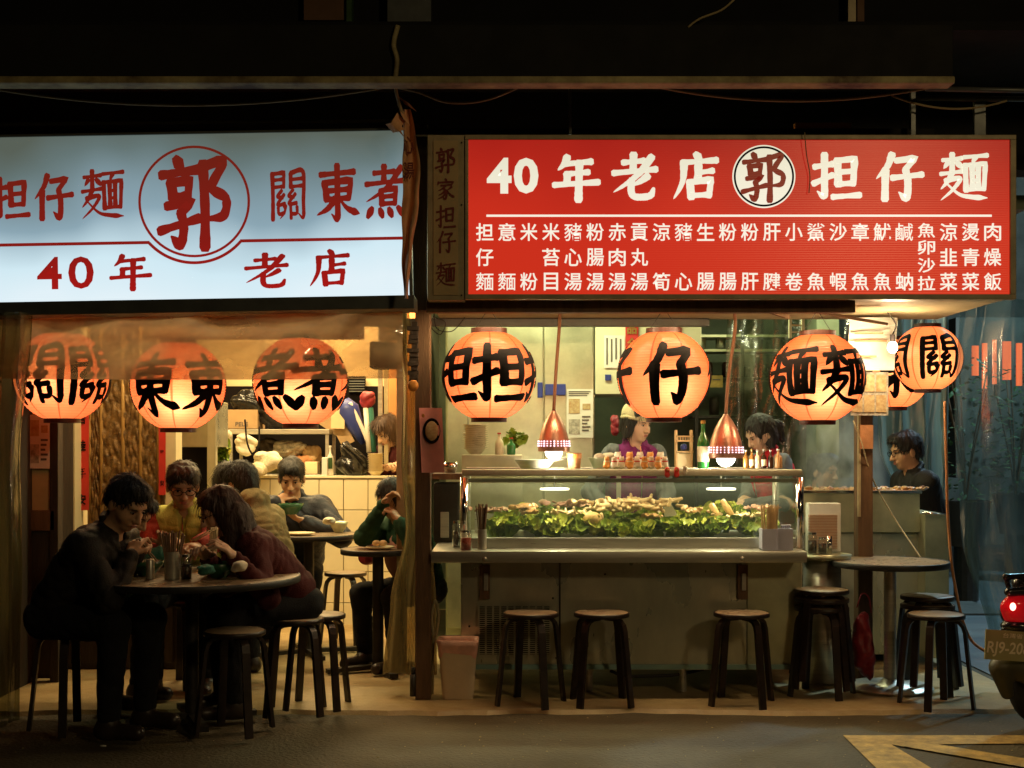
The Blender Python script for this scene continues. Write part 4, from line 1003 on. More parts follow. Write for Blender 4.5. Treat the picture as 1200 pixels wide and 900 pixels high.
def lantern(px, py, d, ch, angs, lb, bulb=(.03, -.07, -.05), power=5.5, tilt=0, scale=1.0, size=.305, dim=None):
    c = P(px, py, d); root = thing('paper_lantern', lb, 'lantern', c, 'round orange paper lanterns with black characters')
    sh = link('shell', shell_me, root); sh.rotation_euler = (0, 0, random.uniform(0, .7)); sh.location = c
    for me in (capT, capB): o = link('cap_ring', me, root); o.location = c
    b = link('bulb', bulb_me, root); b.location = c+Vector(bulb)
    l = lamp('bulb_light', 'POINT', c+Vector(bulb), power, (1, .82, .52), .03, parent=root)
    MB().tube([c+Vector((-.08, 0, .222)), c+Vector((-.01, 0, .33)), c+Vector((.01, 0, .33)), c+Vector((.08, 0, .222))], .0018, 5).tube([c+Vector((0, 0, .33)), c+Vector((0, 0, .33+max(.02, 1.99-c.z-.33)))], .003, 5).build('hanging_wire', 'cable_dark', root)
    for a in angs:
        V, Fc = brush(ch, {'煮': 12.5, '担': 14, '東': 13, '仔': 15.5}.get(ch, 10.5)); t = MB()
        vs = []
        for x, y, si in V:
            z = y*size*.98; r = lr(z)+.0045+si*.00035; an = math.radians(a)+x*size/RL
            vs.append(c+Vector((r*math.sin(an), -r*math.cos(an), z)))
        t.add(vs, Fc); t.build('character', 'ink', root)
    root.rotation_euler = (0, math.radians(tilt), 0); root.scale = (scale,)*3
    return root
lantern(73, 441, 6.75, '關', (-14, 62, 135, -92), 'leftmost lantern, half hidden by the plastic valance under the white sign', (.0, -.13, -.03), .7)
lantern(209, 452, 6.75, '東', (-20, 54, 130, -96), 'second lantern from the left, between the leftmost lantern and the one over the shelf', (.03, -.138, -.075), 6.6)
lantern(352, 447, 6.75, '煮', (-30, 36, 102, -96), 'third lantern from the left, hanging in front of the cluttered shelf', (.0, -.138, -.07), 4.6)
lantern(573, 440, 6.75, '担', (-54, 17, 88, -125), 'lantern directly left of the left copper pendant lamp', (.02, -.135, -.055), 3.0)
lantern(778, 440, 6.75, '仔', (3, 93, -87), 'lantern between the two copper pendant lamps', (.015, -.138, -.055), 7.0)
lantern(958, 443, 6.75, '麵', (-50, 28, 106, -128), 'lantern directly left of the glowing paper placard', (.0, -.138, -.07), 4.6)
lantern(1087, 420, 7.75, '關', (4, 94, -86), 'rightmost lantern beside the bare bulb and the street curtain', (.0, -.13, -.03), .9, scale=.84)
lantern(1046, 438, 8.6, '東', (-10, 70, 150), 'smaller-looking lantern mostly hidden behind the glowing placard', (.0, -.13, -.03), .9)

# pendant lamps over the showcase
def pendant(px, topy, boty, d, lb, cordtop):
    z0, z1 = PZ(boty, d), PZ(topy, d); H_ = z1-z0; x = PX(px, d); R_ = H_*.39
    t = thing('pendant_lamp', lb, 'pendant lamp', (x, d, z0), 'copper pendant lamps over the showcase')
    pr_ = [(R_*.98, .0), (R_*1.0, .02*1), (R_*.97, H_*.2), (R_*.86, H_*.42), (R_*.66, H_*.65), (R_*.4, H_*.84), (R_*.17, H_*.96), (.012, H_)]
    inner = [(r-.004 if r > .02 else .008, z) for r, z in pr_[::-1]]
    MB().lathe(pr_+inner+[pr_[0]], (x, d, z0), 32, True).build('shade', 'copper', t, True)
    ph = MB()
    for row in range(3):
        for k in range(28):
            a = 2*math.pi*k/28; z = H_*(.10+.055*row)+.008; r = R_*1.0+.002-.001*row
            c = Vector((x+r*math.cos(a), d+r*math.sin(a), z0+z)); rd = Vector((math.cos(a), math.sin(a), 0)); ph.tube([c-rd*.002, c+rd*.0015], .0036 if k % 3 else .005, 6)
    ph.build('light_holes', 'pinhole', t)
    MB().ell((x, d, z0+.0), (R_*.55, R_*.55, .045)).build('bulb', 'bulb', t, True)
    lamp('bulb_light', 'POINT', (x, d, z0-.055), 13, (1, .86, .62), .05, parent=t)
    a = P(*cordtop, 6.7)
    MB().tube(bez([a+Vector((-.03, 0, .0)), a, Vector((x+.025, d-.15, z1+.45)), Vector((x+.01, d-.03, z1+.2)), Vector((x, d, z1-.01))], 8), .009, 8).build('cord', 'cord', t, True)
pendant(649, 481, 529, 7.1, 'left copper pendant lamp with pierced rim, above the steel pan', (655, 358))
pendant(850.5, 485, 537, 7.1, 'right copper pendant lamp with pierced rim, above the green bottle', (858, 358))
# bare bulb and lit placards
pc = thing('paper_placard', 'cream paper placard glowing beside the bare bulb', 'placard', P(1023, 435, 7.15))
MB().grid(lambda u, v: P(996+u*56-v*4, 372+v*62, 7.15+.03*math.sin(u*2.5)), 8, 6).build('sheet', 'paper', pc, True)
t = MB()
for i, wd in ((0, 34), (1, 38), (3, 26)): t.box(PX(1003, 7.1), PX(1003+wd, 7.1), 7.128, 7.132, PZ(391+i*9, 7.1), PZ(389+i*9, 7.1))
t.build('printed_line', 'ribbon', pc)
p2 = thing('photo_placard', 'small dark placard of food photographs hanging under the glowing placard', 'placard', P(1020, 462, 7.2))
MB().box(PX(997, 7.2), PX(1041, 7.2), 7.2, 7.206, PZ(487, 7.2), PZ(436, 7.2)).build('board', 'paper_grey', p2)
for i in range(3):
    for j in range(2):
        MB().box(PX(999+i*14, 7.19), PX(1011+i*14, 7.19), 7.194, 7.198, PZ(459+j*24, 7.19), PZ(439+j*24, 7.19)).build('food_photo', 'food_photo', p2)
bb = thing('bare_bulb', 'bare glowing bulb hanging between the placard and the rightmost lantern', 'bulb', P(1046, 407, 6.98))
MB().ell(P(1046, 407, 6.98), (.026, .026, .032)).build('globe', 'bulb_hot', bb, True)
MB().tube([P(1046, 401, 6.98), P(1046, 392, 6.98)], .014, 10).build('socket', 'ink', bb); MB().tube(bez([P(1046, 392, 6.98), P(1050, 380, 6.98), P(1040, 366, 6.98)], 5), .004, 6).build('flex', 'cable_dark', bb)
lamp('bulb_light', 'POINT', P(1046, 407, 6.93), 12, (1, .74, .42), .03, parent=bb)
# street lamp outside the frame, up the side street
sl = thing('street_lamp', 'cool street lamp on a tall grey pole in the side street', 'street lamp', (6.5, 10.5, 0))
MB().tube([(6.5, 10.5, 0), (6.5, 10.5, 5), (5.6, 10.3, 5.3)], .05, 10).build('pole', 'grey_frame', sl, True)
MB().box(5.2, 5.7, 10.2, 10.4, 5.2, 5.28, .01).build('head', 'grey_frame', sl)
lamp('lamp_light', 'POINT', (5.4, 10.3, 5.1), 950, (.55, .85, 1), .15, parent=sl)
# a second lamp post behind the photographer, over the road
sl = thing('street_lamp', 'warm street lamp on a pole over the road', 'street lamp', (6.5, -1.5, -.02))
MB().tube([(6.5, -1.5, 0), (6.5, -1.5, 4.4), (4.0, -1.3, 4.75)], .05, 10).build('pole', 'grey_frame', sl, True)
MB().box(3.4, 4.15, -1.5, -1.1, 4.72, 4.78, .01).build('head', 'grey_frame', sl)
lamp('lamp_light', 'POINT', (3.75, -1.3, 4.35), 230, (1, .72, .36), .35, parent=sl)
# ============================================================ FOOD STALL
ct = thing('stall_counter', 'long stainless steel stall counter carrying the glass food showcase', 'counter', (.55, 7.2, 0))
cx0, cx1 = PX(505, 6.68), PX(946, 6.68)
MB().box(cx0, cx1, 6.68, 7.9, .698, .757, .008).build('counter_top', 'steel', ct, sm=30)
bx0, bx1 = PX(540, 6.9), PX(940, 6.9)
MB().box(bx0, PX(875, 6.9), 6.90, 7.85, .12, .696, .004).build('cabinet', 'steel_dull', ct)
MB().box(PX(876, 6.9), bx1, 6.91, 7.85, .12, .696, .004).build('end_cabinet', 'steel_green', ct)
MB().box(bx0+.01, bx1-.01, 6.885, 6.899, .125, .15).build('bottom_rail', 'cyan_glint_rail', ct)
MB().box(PX(655, 6.9), PX(657, 6.9), 6.895, 6.9, .15, .69).build('panel_seam', 'iron_dark', ct)
for px in (548, 690, 800, 900):
    MB().tube([(PX(px, 6.95), 6.95, 0), (PX(px, 6.95), 6.95, .12)], .02, 10).build('leg', 'steel', ct)
for px in (568, 870):
    b_ = MB().box(PX(px-6, 6.89), PX(px+6, 6.89), 6.875, 6.898, PZ(702, 6.89), PZ(662, 6.89), .003).build('hinge_bracket', 'timber', ct)
    MB().box(PX(px-1, 6.87), PX(px+4, 6.87), 6.862, 6.874, PZ(692, 6.87), PZ(672, 6.87), .002).build('latch', 'steel', b_)
    MB().ell(P(px, 655, 6.675), (.012, .006, .012), 10, 6).build('knob', 'steel', ct, True)
# ventilation grille
vg = MB(); gv0, gv1, gz0, gz1 = PX(561, 6.89), PX(645, 6.89), PZ(767, 6.89), PZ(711, 6.89)
MB().box(gv0, gv1, 6.888, 6.899, gz0, gz1).build('grille_recess', 'ink', ct)
for i in range(23):
    z = gz0+(gz1-gz0)*(i+.5)/23; vg.box(gv0, gv1, 6.880, 6.886, z-.0022, z+.0022)
for i in range(11):
    x = gv0+(gv1-gv0)*i/10; vg.box(x-.005, x+.005, 6.877, 6.8795, gz0-.006, gz1+.006)
vg.build('grille', 'steel_dull', ct, kind='stuff')
sc_ = MB()
for px, py in ((648, 701), (709, 673), (550, 734), (652, 771)): sc_.ell(P(px, py, 6.893), (.006, .004, .006), 8, 4)
sc_.build('rivet', 'iron_dark', ct)

sh = thing('glass_showcase', 'refrigerated glass showcase with steel frame full of lettuce and cold dishes', 'showcase', (.6, 7.2, .76))
a0, a1, b0, b1, c0, c1 = PX(541, 6.85), PX(940, 6.85), 6.85, 7.50, .759, 1.155
MB().box(a0+.03, a1-.03, b0+.012, b1, c0, .812, .004).build('base_frame', 'steel', sh)
MB().box(a0, a1, b0-.012, b0+.02, c1-.022, c1+.012, .008).build('top_front_rail', 'rail_light', sh, sm=30)
MB().box(a0, a1, b1-.02, b1+.01, c1-.015, c1+.012, .005).build('top_rear_rail', 'steel', sh)
MB().box(a0+.02, a1-.02, b0+.022, b1-.022, c1-.002, c1+.005).build('glass_top', 'glass', sh)
for x in (a0+.012, a1-.012):
    o = MB().tube([(x, b0, c0), (x, b0, c1-.03)], .020, 16).build('corner_post', 'chrome', sh, True)
    MB().tube([(x, b1, c0), (x, b1, c1)], .014, 12).build('rear_post', 'steel', sh, True)
MB().box(PX(736, 6.85)-.012, PX(736, 6.85)+.012, 7.44, 7.46, .82, c1-.01).build('mullion', 'steel', sh)
MB().box(a0+.034, a1-.034, b0, b0+.005, .814, c1-.022).build('glass_front', 'glass', sh)
for x in (a0+.004, a1-.008): MB().box(x, x+.004, b0+.03, b1-.03, .78, c1-.022).build('glass_side', 'glass', sh)
MB().box(a0+.034, a1-.034, b0+.006, b0+.012, c1-.055, c1-.035).build('added_light_strip', 'white_plastic', sh)  # strip and its area light added to brighten the food in the case
lamp('added_strip_light', 'AREA', ((a0+a1)/2, b0+.04, c1-.05), 6, (1, .88, .55), a1-a0-.1, .03, sh, (math.radians(-25), 0, 0))

def leaf(mb, c, r, tilt, az, seed):
    q = random.Random(seed); R_ = Matrix.Rotation(az, 3, 'Z') @ Matrix.Rotation(tilt, 3, 'X'); n = 14; ph = q.uniform(0, 6)
    vs = [c]
    for ring in (.45, .8, 1.0):
        for k in range(n):
            a = 2*math.pi*k/n; rr = r*ring*(1+.18*math.sin(3*a+ph)); z = r*(.5*ring**2-.1)+r*.26*ring**2*math.sin(7*a+ph+ring*2)+q.uniform(-.06, .06)*r
            vs.append(Vector(c)+R_ @ Vector((rr*math.cos(a), rr*math.sin(a), z)))
    fs = [(0, 1+k, 1+(k+1) % n) for k in range(n)]
    for g_ in range(2): fs += [(1+g_*n+k, 1+(g_+1)*n+k, 1+(g_+1)*n+(k+1) % n, 1+g_*n+(k+1) % n) for k in range(n)]
    mb.add(vs, fs)
q = random.Random(11)
def bed(x, y): return .828+.10*(y-6.93)+.018*math.sin(x*7)+.012*math.sin(x*17+1)
for nm, m_, N, rr in (('lettuce', 'greenleaf', 420, (.028, .05)), ('lettuce_frill', 'leaf_light', 300, (.022, .04))):
    L_ = MB()
    for i in range(N):
        x = q.uniform(-.12, 1.4); y = 6.93+q.random()**1.3*.45; z = bed(x, y)+q.uniform(-.01, .05)+(.012 if 'fr' in nm else 0)
        leaf(L_, Vector((x, y, z)), q.uniform(*rr), q.uniform(.3, 1.5), q.uniform(-1.2, 1.2), i)
    L_.build(nm, m_, None, True, kind='stuff')
# cold dishes on the lettuce
def lump(name, m, lb, cat, px, py, d, pieces, seed, spread=(.08, .05, .03), r=(.018, .03), el=False):
    q = random.Random(seed); c = P(px, py, d)+Vector((0, -.015, .026 if d < 7.5 else 0)); s_ = SDF()
    if 6.9 < d < 7.5: r = (r[0]*1.1, r[1]*1.1); pieces = int(pieces*1.6)
    for i in range(pieces):
        p_ = (c.x+q.gauss(0, 1)*spread[0]*.5, c.y+q.gauss(0, 1)*spread[1]*.5, c.z+min(1.3, abs(q.gauss(0, 1)))*spread[2]*.45-.012)
        a = q.uniform(*r)
        if 'chick' in name or 'squid' in name:
            v = Vector((q.gauss(0, 1), q.gauss(0, 1), q.gauss(0, .4))).normalized()*a*1.3; s_.cap(p_, (p_[0]+v.x, p_[1]+v.y, p_[2]+v.z), a*.36, a*.26, .004)
        else:
            R_ = Matrix.Rotation(q.uniform(0, 6.28), 3, 'Z') @ Matrix.Rotation(q.uniform(.2, 1.1), 3, 'X'); s_.ell(p_, (a*1.05, a*.75, a*.24), np.array(R_), .004)
    return s_.obj(name, m, None, .0048, wav(.0015, 180, seed), label=lb, cat=cat)
lump('meat_slices', 'meat_brown', 'wedge of browned meat slices at the left end of the lettuce', 'meat', 617, 603, 7.05, 12, 1, (.06, .05, .06), (.02, .032))
lump('squid_pieces', 'meat', 'pile of pale squid pieces left of the round fish cake', 'squid', 668, 606, 7.0, 22, 2, (.14, .05, .03), (.015, .024))
lump('pink_meat_pile', 'meat_pink', 'heap of pink sliced meat behind the squid pieces', 'meat', 672, 596, 7.22, 26, 3, (.16, .06, .04), (.015, .024))
MB().ell(P(694, 608, 6.95), (.05, .035, .038), 18, 12).build('fish_cake', 'sausage', None, True, label='round tan fish cake in front of the pink meat heap', cat='fish cake')
lump('shredded_chicken_mound', 'meat', 'big mound of shredded chicken in the middle of the showcase', 'chicken', 737, 600, 7.08, 90, 5, (.20, .08, .085), (.02, .034))
lump('clam_pile', 'meat_brown', 'small pile of brown clams right of the chicken mound', 'clams', 765, 609, 7.02, 10, 6, (.07, .04, .02), (.015, .02))
t = MB(); c = P(787, 598, 7.12); t.add([c+Vector(v) for v in ((-.04, 0, .035), (.0, 0, .03), (.035, 0, -.03), (-.035, 0, -.035), (-.03, .04, .03), (.005, .04, .025), (.035, .04, -.03), (-.035, .04, -.035))], [(3, 2, 1, 0), (0, 1, 5, 4), (1, 2, 6, 5), (4, 5, 6, 7), (0, 4, 7, 3)])
t.build('bamboo_shoot', 'tofu', None, label='pale wedge of bamboo shoot standing in the lettuce', cat='bamboo shoot')
for a, b, lb in (((833, 590), (846, 614), 'upright fish roll leaning left, at the right part of the showcase'), ((846, 586), (859, 606), 'upright fish roll leaning right, behind the other roll'), ((836, 601), (843, 618), 'short fish roll lying at the foot of the two upright rolls')):
    a_, b_ = P(*a, 7.03), P(*b, 7.0)
    MB().tube([a_, a_.lerp(b_, .05), a_.lerp(b_, .5), a_.lerp(b_, .95), b_], [.008, .016, .019, .016, .008], 12).build('fish_roll', 'sausage', None, True, label=lb, cat='fish roll', group='fish rolls in the showcase')
lump('prawn_pile', 'meat', 'pale cooked prawns beside the upright fish rolls', 'prawns', 875, 608, 7.02, 24, 8, (.12, .05, .025), (.012, .02))
lump('sliced_liver', 'meat_pink', 'reddish sliced liver behind the chopstick box', 'liver', 893, 600, 7.2, 16, 9, (.10, .05, .03), (.014, .022))
lump('small_meat_heap', 'meat_brown', 'small heap of brown meat among lettuce near the middle right', 'meat', 812, 603, 7.06, 12, 10, (.06, .04, .03), (.014, .02))
for px, m_, lb in ((580, 'meat_pink', 'steel tray of reddish meat at the far left of the showcase'), (637, 'greenleaf', 'steel tray of chopped greens behind the squid pieces')):
    t = thing('steel_tray', lb, 'tray', P(px, 602, 7.35)); w_ = .11
    c = P(px, 612, 7.3)
    tb = MB(); tb.box(c.x-w_, c.x+w_, 7.26, 7.27, c.z-.05, c.z+.05).box(c.x-w_, c.x-w_+.006, 7.27, 7.42, c.z-.05, c.z+.05).box(c.x+w_-.006, c.x+w_, 7.27, 7.42, c.z-.05, c.z+.05).box(c.x-w_, c.x+w_, 7.42, 7.43, c.z-.05, c.z+.05).build('pan', 'steel', t)
    FILL = [None]; FILL[0] = lump('filling', m_, None, None, px, 601, 7.34, 22, px, (.12, .07, .02), (.015, .022)); o = FILL[0]; o.parent = t; o.matrix_parent_inverse = Matrix.Translation(-t.location)
# showcase top: things standing on it
ZT = 1.1655
def at(px, d, z=ZT): return Vector((PX(px, d), d, z))
pan = thing('frying_pan', 'shallow steel pan on top of the showcase under the left pendant lamp', 'pan', at(627, 7.2))
c = at(627, 7.2); MB().lathe([(.001, .0), (.075, .0), (.085, .01), (.112, .045), (.118, .048), (.109, .048), (.08, .014), (.001, .008)], c, 32, True).build('bowl', 'steel', pan, True)
MB().tube([c+Vector((.11, .03, .045)), c+Vector((.2, .12, .06))], .009, 8).build('handle', 'steel', pan, True)
cu = thing('orange_cup', 'orange patterned paper cup right of the steel pan', 'cup', at(673, 7.18))
c = at(673, 7.18); MB().lathe([(.001, 0), (.032, 0), (.040, .085), (.037, .085), (.03, .006), (.001, .006)], c, 20, True).build('cup_body', 'ribbon', cu, True)
MB().lathe([(.0375, .055), (.0392, .055), (.0405, .078), (.039, .078)], c, 20, True).build('gold_band', 'gold_orange', cu)
bo = thing('metal_basin', 'grey metal basin with a crumpled white cloth in it on the showcase', 'basin', at(706, 7.25))
c = at(706, 7.25); MB().lathe([(.001, 0), (.05, 0), (.075, .055), (.08, .058), (.072, .055), (.048, .006), (.001, .006)], c, 24, True).build('bowl', 'steel_green', bo, True)
lump('cloth', 'bag_white', None, None, 710, 0, 7.25, 1, 1) if False else None
s_ = SDF(); q = random.Random(4)
for i in range(9): s_.ell((c.x+q.uniform(-.04, .05), c.y+q.uniform(-.03, .03), c.z+.055+q.uniform(0, .02)), (.022, .022, .014), None, .01)
s_.obj('cloth', 'bag_white', bo, .006, wav(.004, 80, 2))
# row of little gold and white packets / figurines
q = random.Random(21)
fig = {}
for kind_, m_, m2 in (('white', 'bag_white', 'red_paper'), ('gold', 'gold_orange', 'cream_bowl')):
    t = thing('lucky_figurine', 'x', 'figurine', (0, 0, 0), 'small lucky figurines along the showcase top')
    s_ = SDF(); s_.ell((0, 0, .022), (.019, .016, .024), None, .01); s_.ell((0, -.002, .053), (.015, .013, .014), None, .008)
    for g_ in (-1, 1): s_.cap((.009*g_, 0, .062), (.012*g_, 0, .071), .004, .0015, .004); s_.ell((.012*g_, -.012, .012), (.007, .007, .006), None, .006)
    s_.obj('figure_body', m_, t, .0042)
    MB().lathe([(.0155, .038), (.0165, .041), (.0155, .044)], (0, -.001, 0), 14, True).build('collar', m2, t, True)
    fig[kind_] = t
for px in (650, 845):  # glowing discs added in place of the pendant lamps' reflections in the glass
    c = P(px, 573, 7.15); dl = MB().lathe([(.001, -.006), (.078, -.006), (.080, 0), (.078, .005), (.001, .005)], c, 32).build('reflection_disc', 'disc_reflection', sh, label='glowing disc added as a lamp reflection inside the showcase'); MB().tube([c+Vector((0, 0, .006)), (c.x, c.y, c1-.003)], .004, 6).build('disc_stem', 'chrome', dl)
ordn = 'leftmost second third fourth fifth sixth seventh eighth ninth tenth eleventh twelfth thirteenth fourteenth fifteenth sixteenth seventeenth eighteenth nineteenth twentieth twenty-first twenty-second'.split()
adj = ['first', 'second', 'third', 'fourth', 'fifth', 'sixth', 'seventh', 'eighth', 'ninth', 'tenth']
cnt = {'white': 0, 'gold': 0}
for i, px in enumerate((711, 720, 728.5, 738, 746.5, 755, 763, 771, 779)):
    k = 'gold' if i in (0, 3, 5, 7) else 'white'; cnt[k] += 1
    place(fig[k], at(px, 7.02 if i % 2 else 7.05), '%s %s figurine from the left, front row on the showcase top' % (adj[cnt[k]-1], k), q.uniform(-.4, .4))
for i, px in enumerate((724, 738, 750, 762, 774)):
    k = 'gold' if i % 2 else 'white'
    o = dup(fig[k], at(px, 7.2), '%s figurine from the left in the taller back row on the showcase top' % adj[i], q.uniform(-.4, .4), sc=1.35)
# red charms hanging on the front rail
for i, px in enumerate((782, 793)):
    t = thing('red_charm', ('left' if i == 0 else 'right')+' one of two red lucky charms on the showcase rail', 'charm', at(px, 6.83, 1.135), 'red charms at the showcase rail')
    c = at(px, 6.83, 1.165); s_ = SDF(); s_.ell(c, (.014, .008, .016), None, .008); s_.ell(c-Vector((0, 0, .026)), (.015, .008, .015), None, .008); s_.obj('charm_body', 'red_paper', t, .004)
    MB().ell(c+Vector((0, -.008, 0)), (.006, .003, .006), 8, 5).build('gold_dot', 'gold_orange', t, True)
t = thing('white_charm', 'small cream lucky cat charm beside the red charms', 'charm', at(802, 6.85, 1.14)); c = at(802.5, 6.84, 1.15)
s_ = SDF(); s_.ell(c, (.014, .01, .018), None, .008); s_.ell(c+Vector((0, 0, .024)), (.012, .01, .011), None, .008); s_.obj('charm_body', 'bag_white', t, .004)
# wooden rack
t = thing('wooden_rack', 'little bamboo shrine rack with posts beside the green bottle', 'rack', at(801, 7.3)); c = at(801, 7.3)
r_ = MB()
for sx in (-.042, .042):
    for sy in (-.03, .03): r_.bar(c+Vector((sx, sy, 0)), c+Vector((sx, sy, .21)), .008, .008)
for z in (.09, .15, .175): r_.bar(c+Vector((-.05, -.03, z)), c+Vector((.05, -.03, z)), .008, .008)
for k in range(6): r_.bar(c+Vector((-.035+.014*k, -.03, .152)), c+Vector((-.035+.014*k, -.03, .173)), .004, .004)
r_.build('rack_frame', 'chopstick', t)
MB().box(c.x-.04, c.x+.04, c.y-.025, c.y+.03, c.z+.003, c.z+.082, .004).build('drawer_box', 'cream_bowl', t)
MB().ell(c+Vector((0, -.01, .115)), (.02, .015, .02)).build('blue_cup', 'blue', t, True)
def bottle(x, y, z, h, r, m, lb, cap='gold_cap', label=True, group=None, name='bottle'):
    t = thing(name, lb, 'bottle', (x, y, z), group)
    MB().lathe([(.001, 0), (r*.9, 0), (r, .006), (r, h*.52), (r*.85, h*.62), (r*.36, h*.74), (r*.32, h*.93), (r*.38, h*.94), (r*.38, h*.96)], (x, y, z), 20).build('glass_body', m, t, True)
    MB().lathe([(r*.42, h*.93), (r*.42, h)], (x, y, z), 14).build('cap', cap, t)
    if label: MB().lathe([(r*1.02, h*.14), (r*1.02, h*.46)], (x, y, z), 20, True).build('paper_label', 'label', t, True)
bottle(PX(824, 7.22), 7.22, ZT, .262, .032, 'green_glass', 'tall green beer bottle with cream label beside the right pendant lamp')
for i, (px, h, m_) in enumerate(((874, .10, 'amber_glass'), (881, .105, 'amber_glass'), (887.5, .1, 'cream_bowl'), (895, .105, 'soy'), (903, .1, 'soy'), (912, .105, 'meat_brown'))):
    bottle(PX(px, 7.2), 7.2, ZT, h, .0155 if i < 5 else .022, m_, '%s small sauce bottle from the left on the right end of the showcase top' % adj[i], 'white_plastic' if i != 1 else 'gold_cap', i in (1, 2, 3), 'small sauce bottles on the showcase')
# left end: cleaver block, bowls stack, condiments behind
t = thing('steel_box', 'plain steel container at the left end behind the showcase', 'container', P(573, 549, 7.75))
MB().box(PX(541, 7.7), PX(612, 7.7), 7.7, 7.95, .76, PZ(533, 7.7), .004).build('case', 'steel_green', t)
zt = PZ(533, 7.7)
for i in range(12):
    bo = MB().lathe([(.03, 0), (.062, .033), (.078, .038), (.075, .038), (.058, .03), (.001, .006)], (PX(557, 7.8), 7.8, zt+.002+i*.0125), 28, True).build('stacked_bowl', 'cream_bowl', None, True, cat='bowl', group='tan bowls stacked on the steel container',
        label='%s tan bowl, counted upwards, of the tall stack on the steel container' % ordn[i].replace('leftmost', 'lowest'))
for px, h, m_, lb in ((585, .13, 'cream_bowl', 'cream squeeze bottle right of the stacked tan bowls'), (599, .1, 'green_glass', 'short green bottle behind the steel pan')):
    bottle(PX(px, 7.8), 7.8, zt, h, .026, m_, lb, 'red_paper', False)
s_ = MB()
for i in range(16): leaf(s_, Vector((PX(600+q.uniform(-9, 14), 7.9), 7.9+q.uniform(-.04, .04), PZ(512+q.uniform(-6, 9), 7.9))), .03, q.uniform(0, 1.5), q.uniform(-2, 2), i)
s_.build('herb_bunch', 'greenleaf', None, True, label='bunch of fresh green herbs behind the steel pan', cat='herbs')

# counter-top left: chopsticks tin, chili jar
def stick_holder(c, r, h, n, L_, m, ms, lb, spread=.28, name='chopstick_tin', group=None):
    t = thing(name, lb, 'chopstick holder', c, group)
    MB().lathe([(.001, 0), (r, 0), (r, h), (r-.003, h), (r-.003, .004), (.001, .004)], c, 28, True).build('tin', m, t, sm=40)
    q = random.Random(int(c[0]*100))
    sm_ = []
    for i in range(n):
        a = q.uniform(0, 6.28); rr = r*.8*math.sqrt(q.random()); b = Vector(c)+Vector((rr*.5*math.cos(a), rr*.5*math.sin(a), .005)); tp = Vector(c)+Vector((rr*math.cos(a)*(1+spread*3), rr*math.sin(a)*(1+spread*2), L_+q.uniform(-.012, .012)))
        MB().tube([b, tp], [.0024, .0036], 5).build('chopstick', ms, t)
    return t
c = Vector((PX(565, 6.78), 6.78, .757))
stick_holder(c, .023, .105, 20, .225, 'steel', 'chop_dark', 'steel tin of brown chopsticks at the left end of the counter top', .3)
def jar(c, r, h, m_, lb, name='sauce_jar', group=None, lid=True):
    t = thing(name, lb, 'jar', c, group)
    MB().lathe([(.001, .002), (r-.004, .002), (r-.004, h*.62), (.001, h*.62)], c, 20).build('sauce', m_, t, True)
    MB().lathe([(.001, 0), (r, 0), (r, h*.8), (r*.8, h*.88), (r*.8, h*.92)], c, 24, True).build('glass_body', 'jar_glass', t, True)
    if lid: MB().lathe([(r*.86, h*.9), (r*.86, h), (.001, h*1.02)], c, 20).build('lid', 'chrome', t)
    return t
jar(Vector((PX(546, 6.76), 6.76, .757)), .031, .10, 'chili', 'square-looking glass jar of red chili sauce at the left end of the counter')
jar(Vector((PX(552, 6.86)-.01, 6.97, .757)) if False else Vector((PX(535, 6.9), 6.92, .757)), .024, .14, 'soy', 'dark soy bottle behind the red chili jar')
# white-lavender box with bamboo sticks, right
bx = thing('chopstick_box', 'pale lavender plastic box of white-wrapped chopsticks at the right end of the counter', 'chopstick box', (PX(909, 6.75), 6.75, .757))
X0, X1 = PX(892, 6.75), PX(928, 6.75); zb = .759; h_ = .108
m_ = MB(); m_.box(X0, X1, 6.72, 6.725, zb, zb+h_).box(X0, X1, 6.80, 6.805, zb, zb+h_).box(X0, X0+.004, 6.725, 6.80, zb, zb+h_).box(X1-.004, X1, 6.725, 6.80, zb, zb+h_).box((X0+X1)/2-.004, (X0+X1)/2+.004, 6.714, 6.80, zb, zb+h_-.002).box(X0, X1, 6.725, 6.80, zb, zb+.006)
m_.build('box', 'lav_plastic', bx)
for i in range(34):
    x = X0+.012+q.random()*.065; y = 6.735+q.random()*.055
    MB().bar((x, y, zb+.01), (x+(x-X0-.045)*.35, y+q.uniform(-.01, .01), zb+.222+q.uniform(-.012, .01)), .0055, .004).build('chopstick', 'chopstick', bx)
for i in range(5):
    x = X0+.105+i*.009; MB().tube([(x, 6.75, zb+.02), (x+.003, 6.75, zb+.118)], .0035, 6).ell((x+.003, 6.75, zb+.122), (.009, .006, .007), 8, 5).build('spoon', 'lav_plastic', bx)
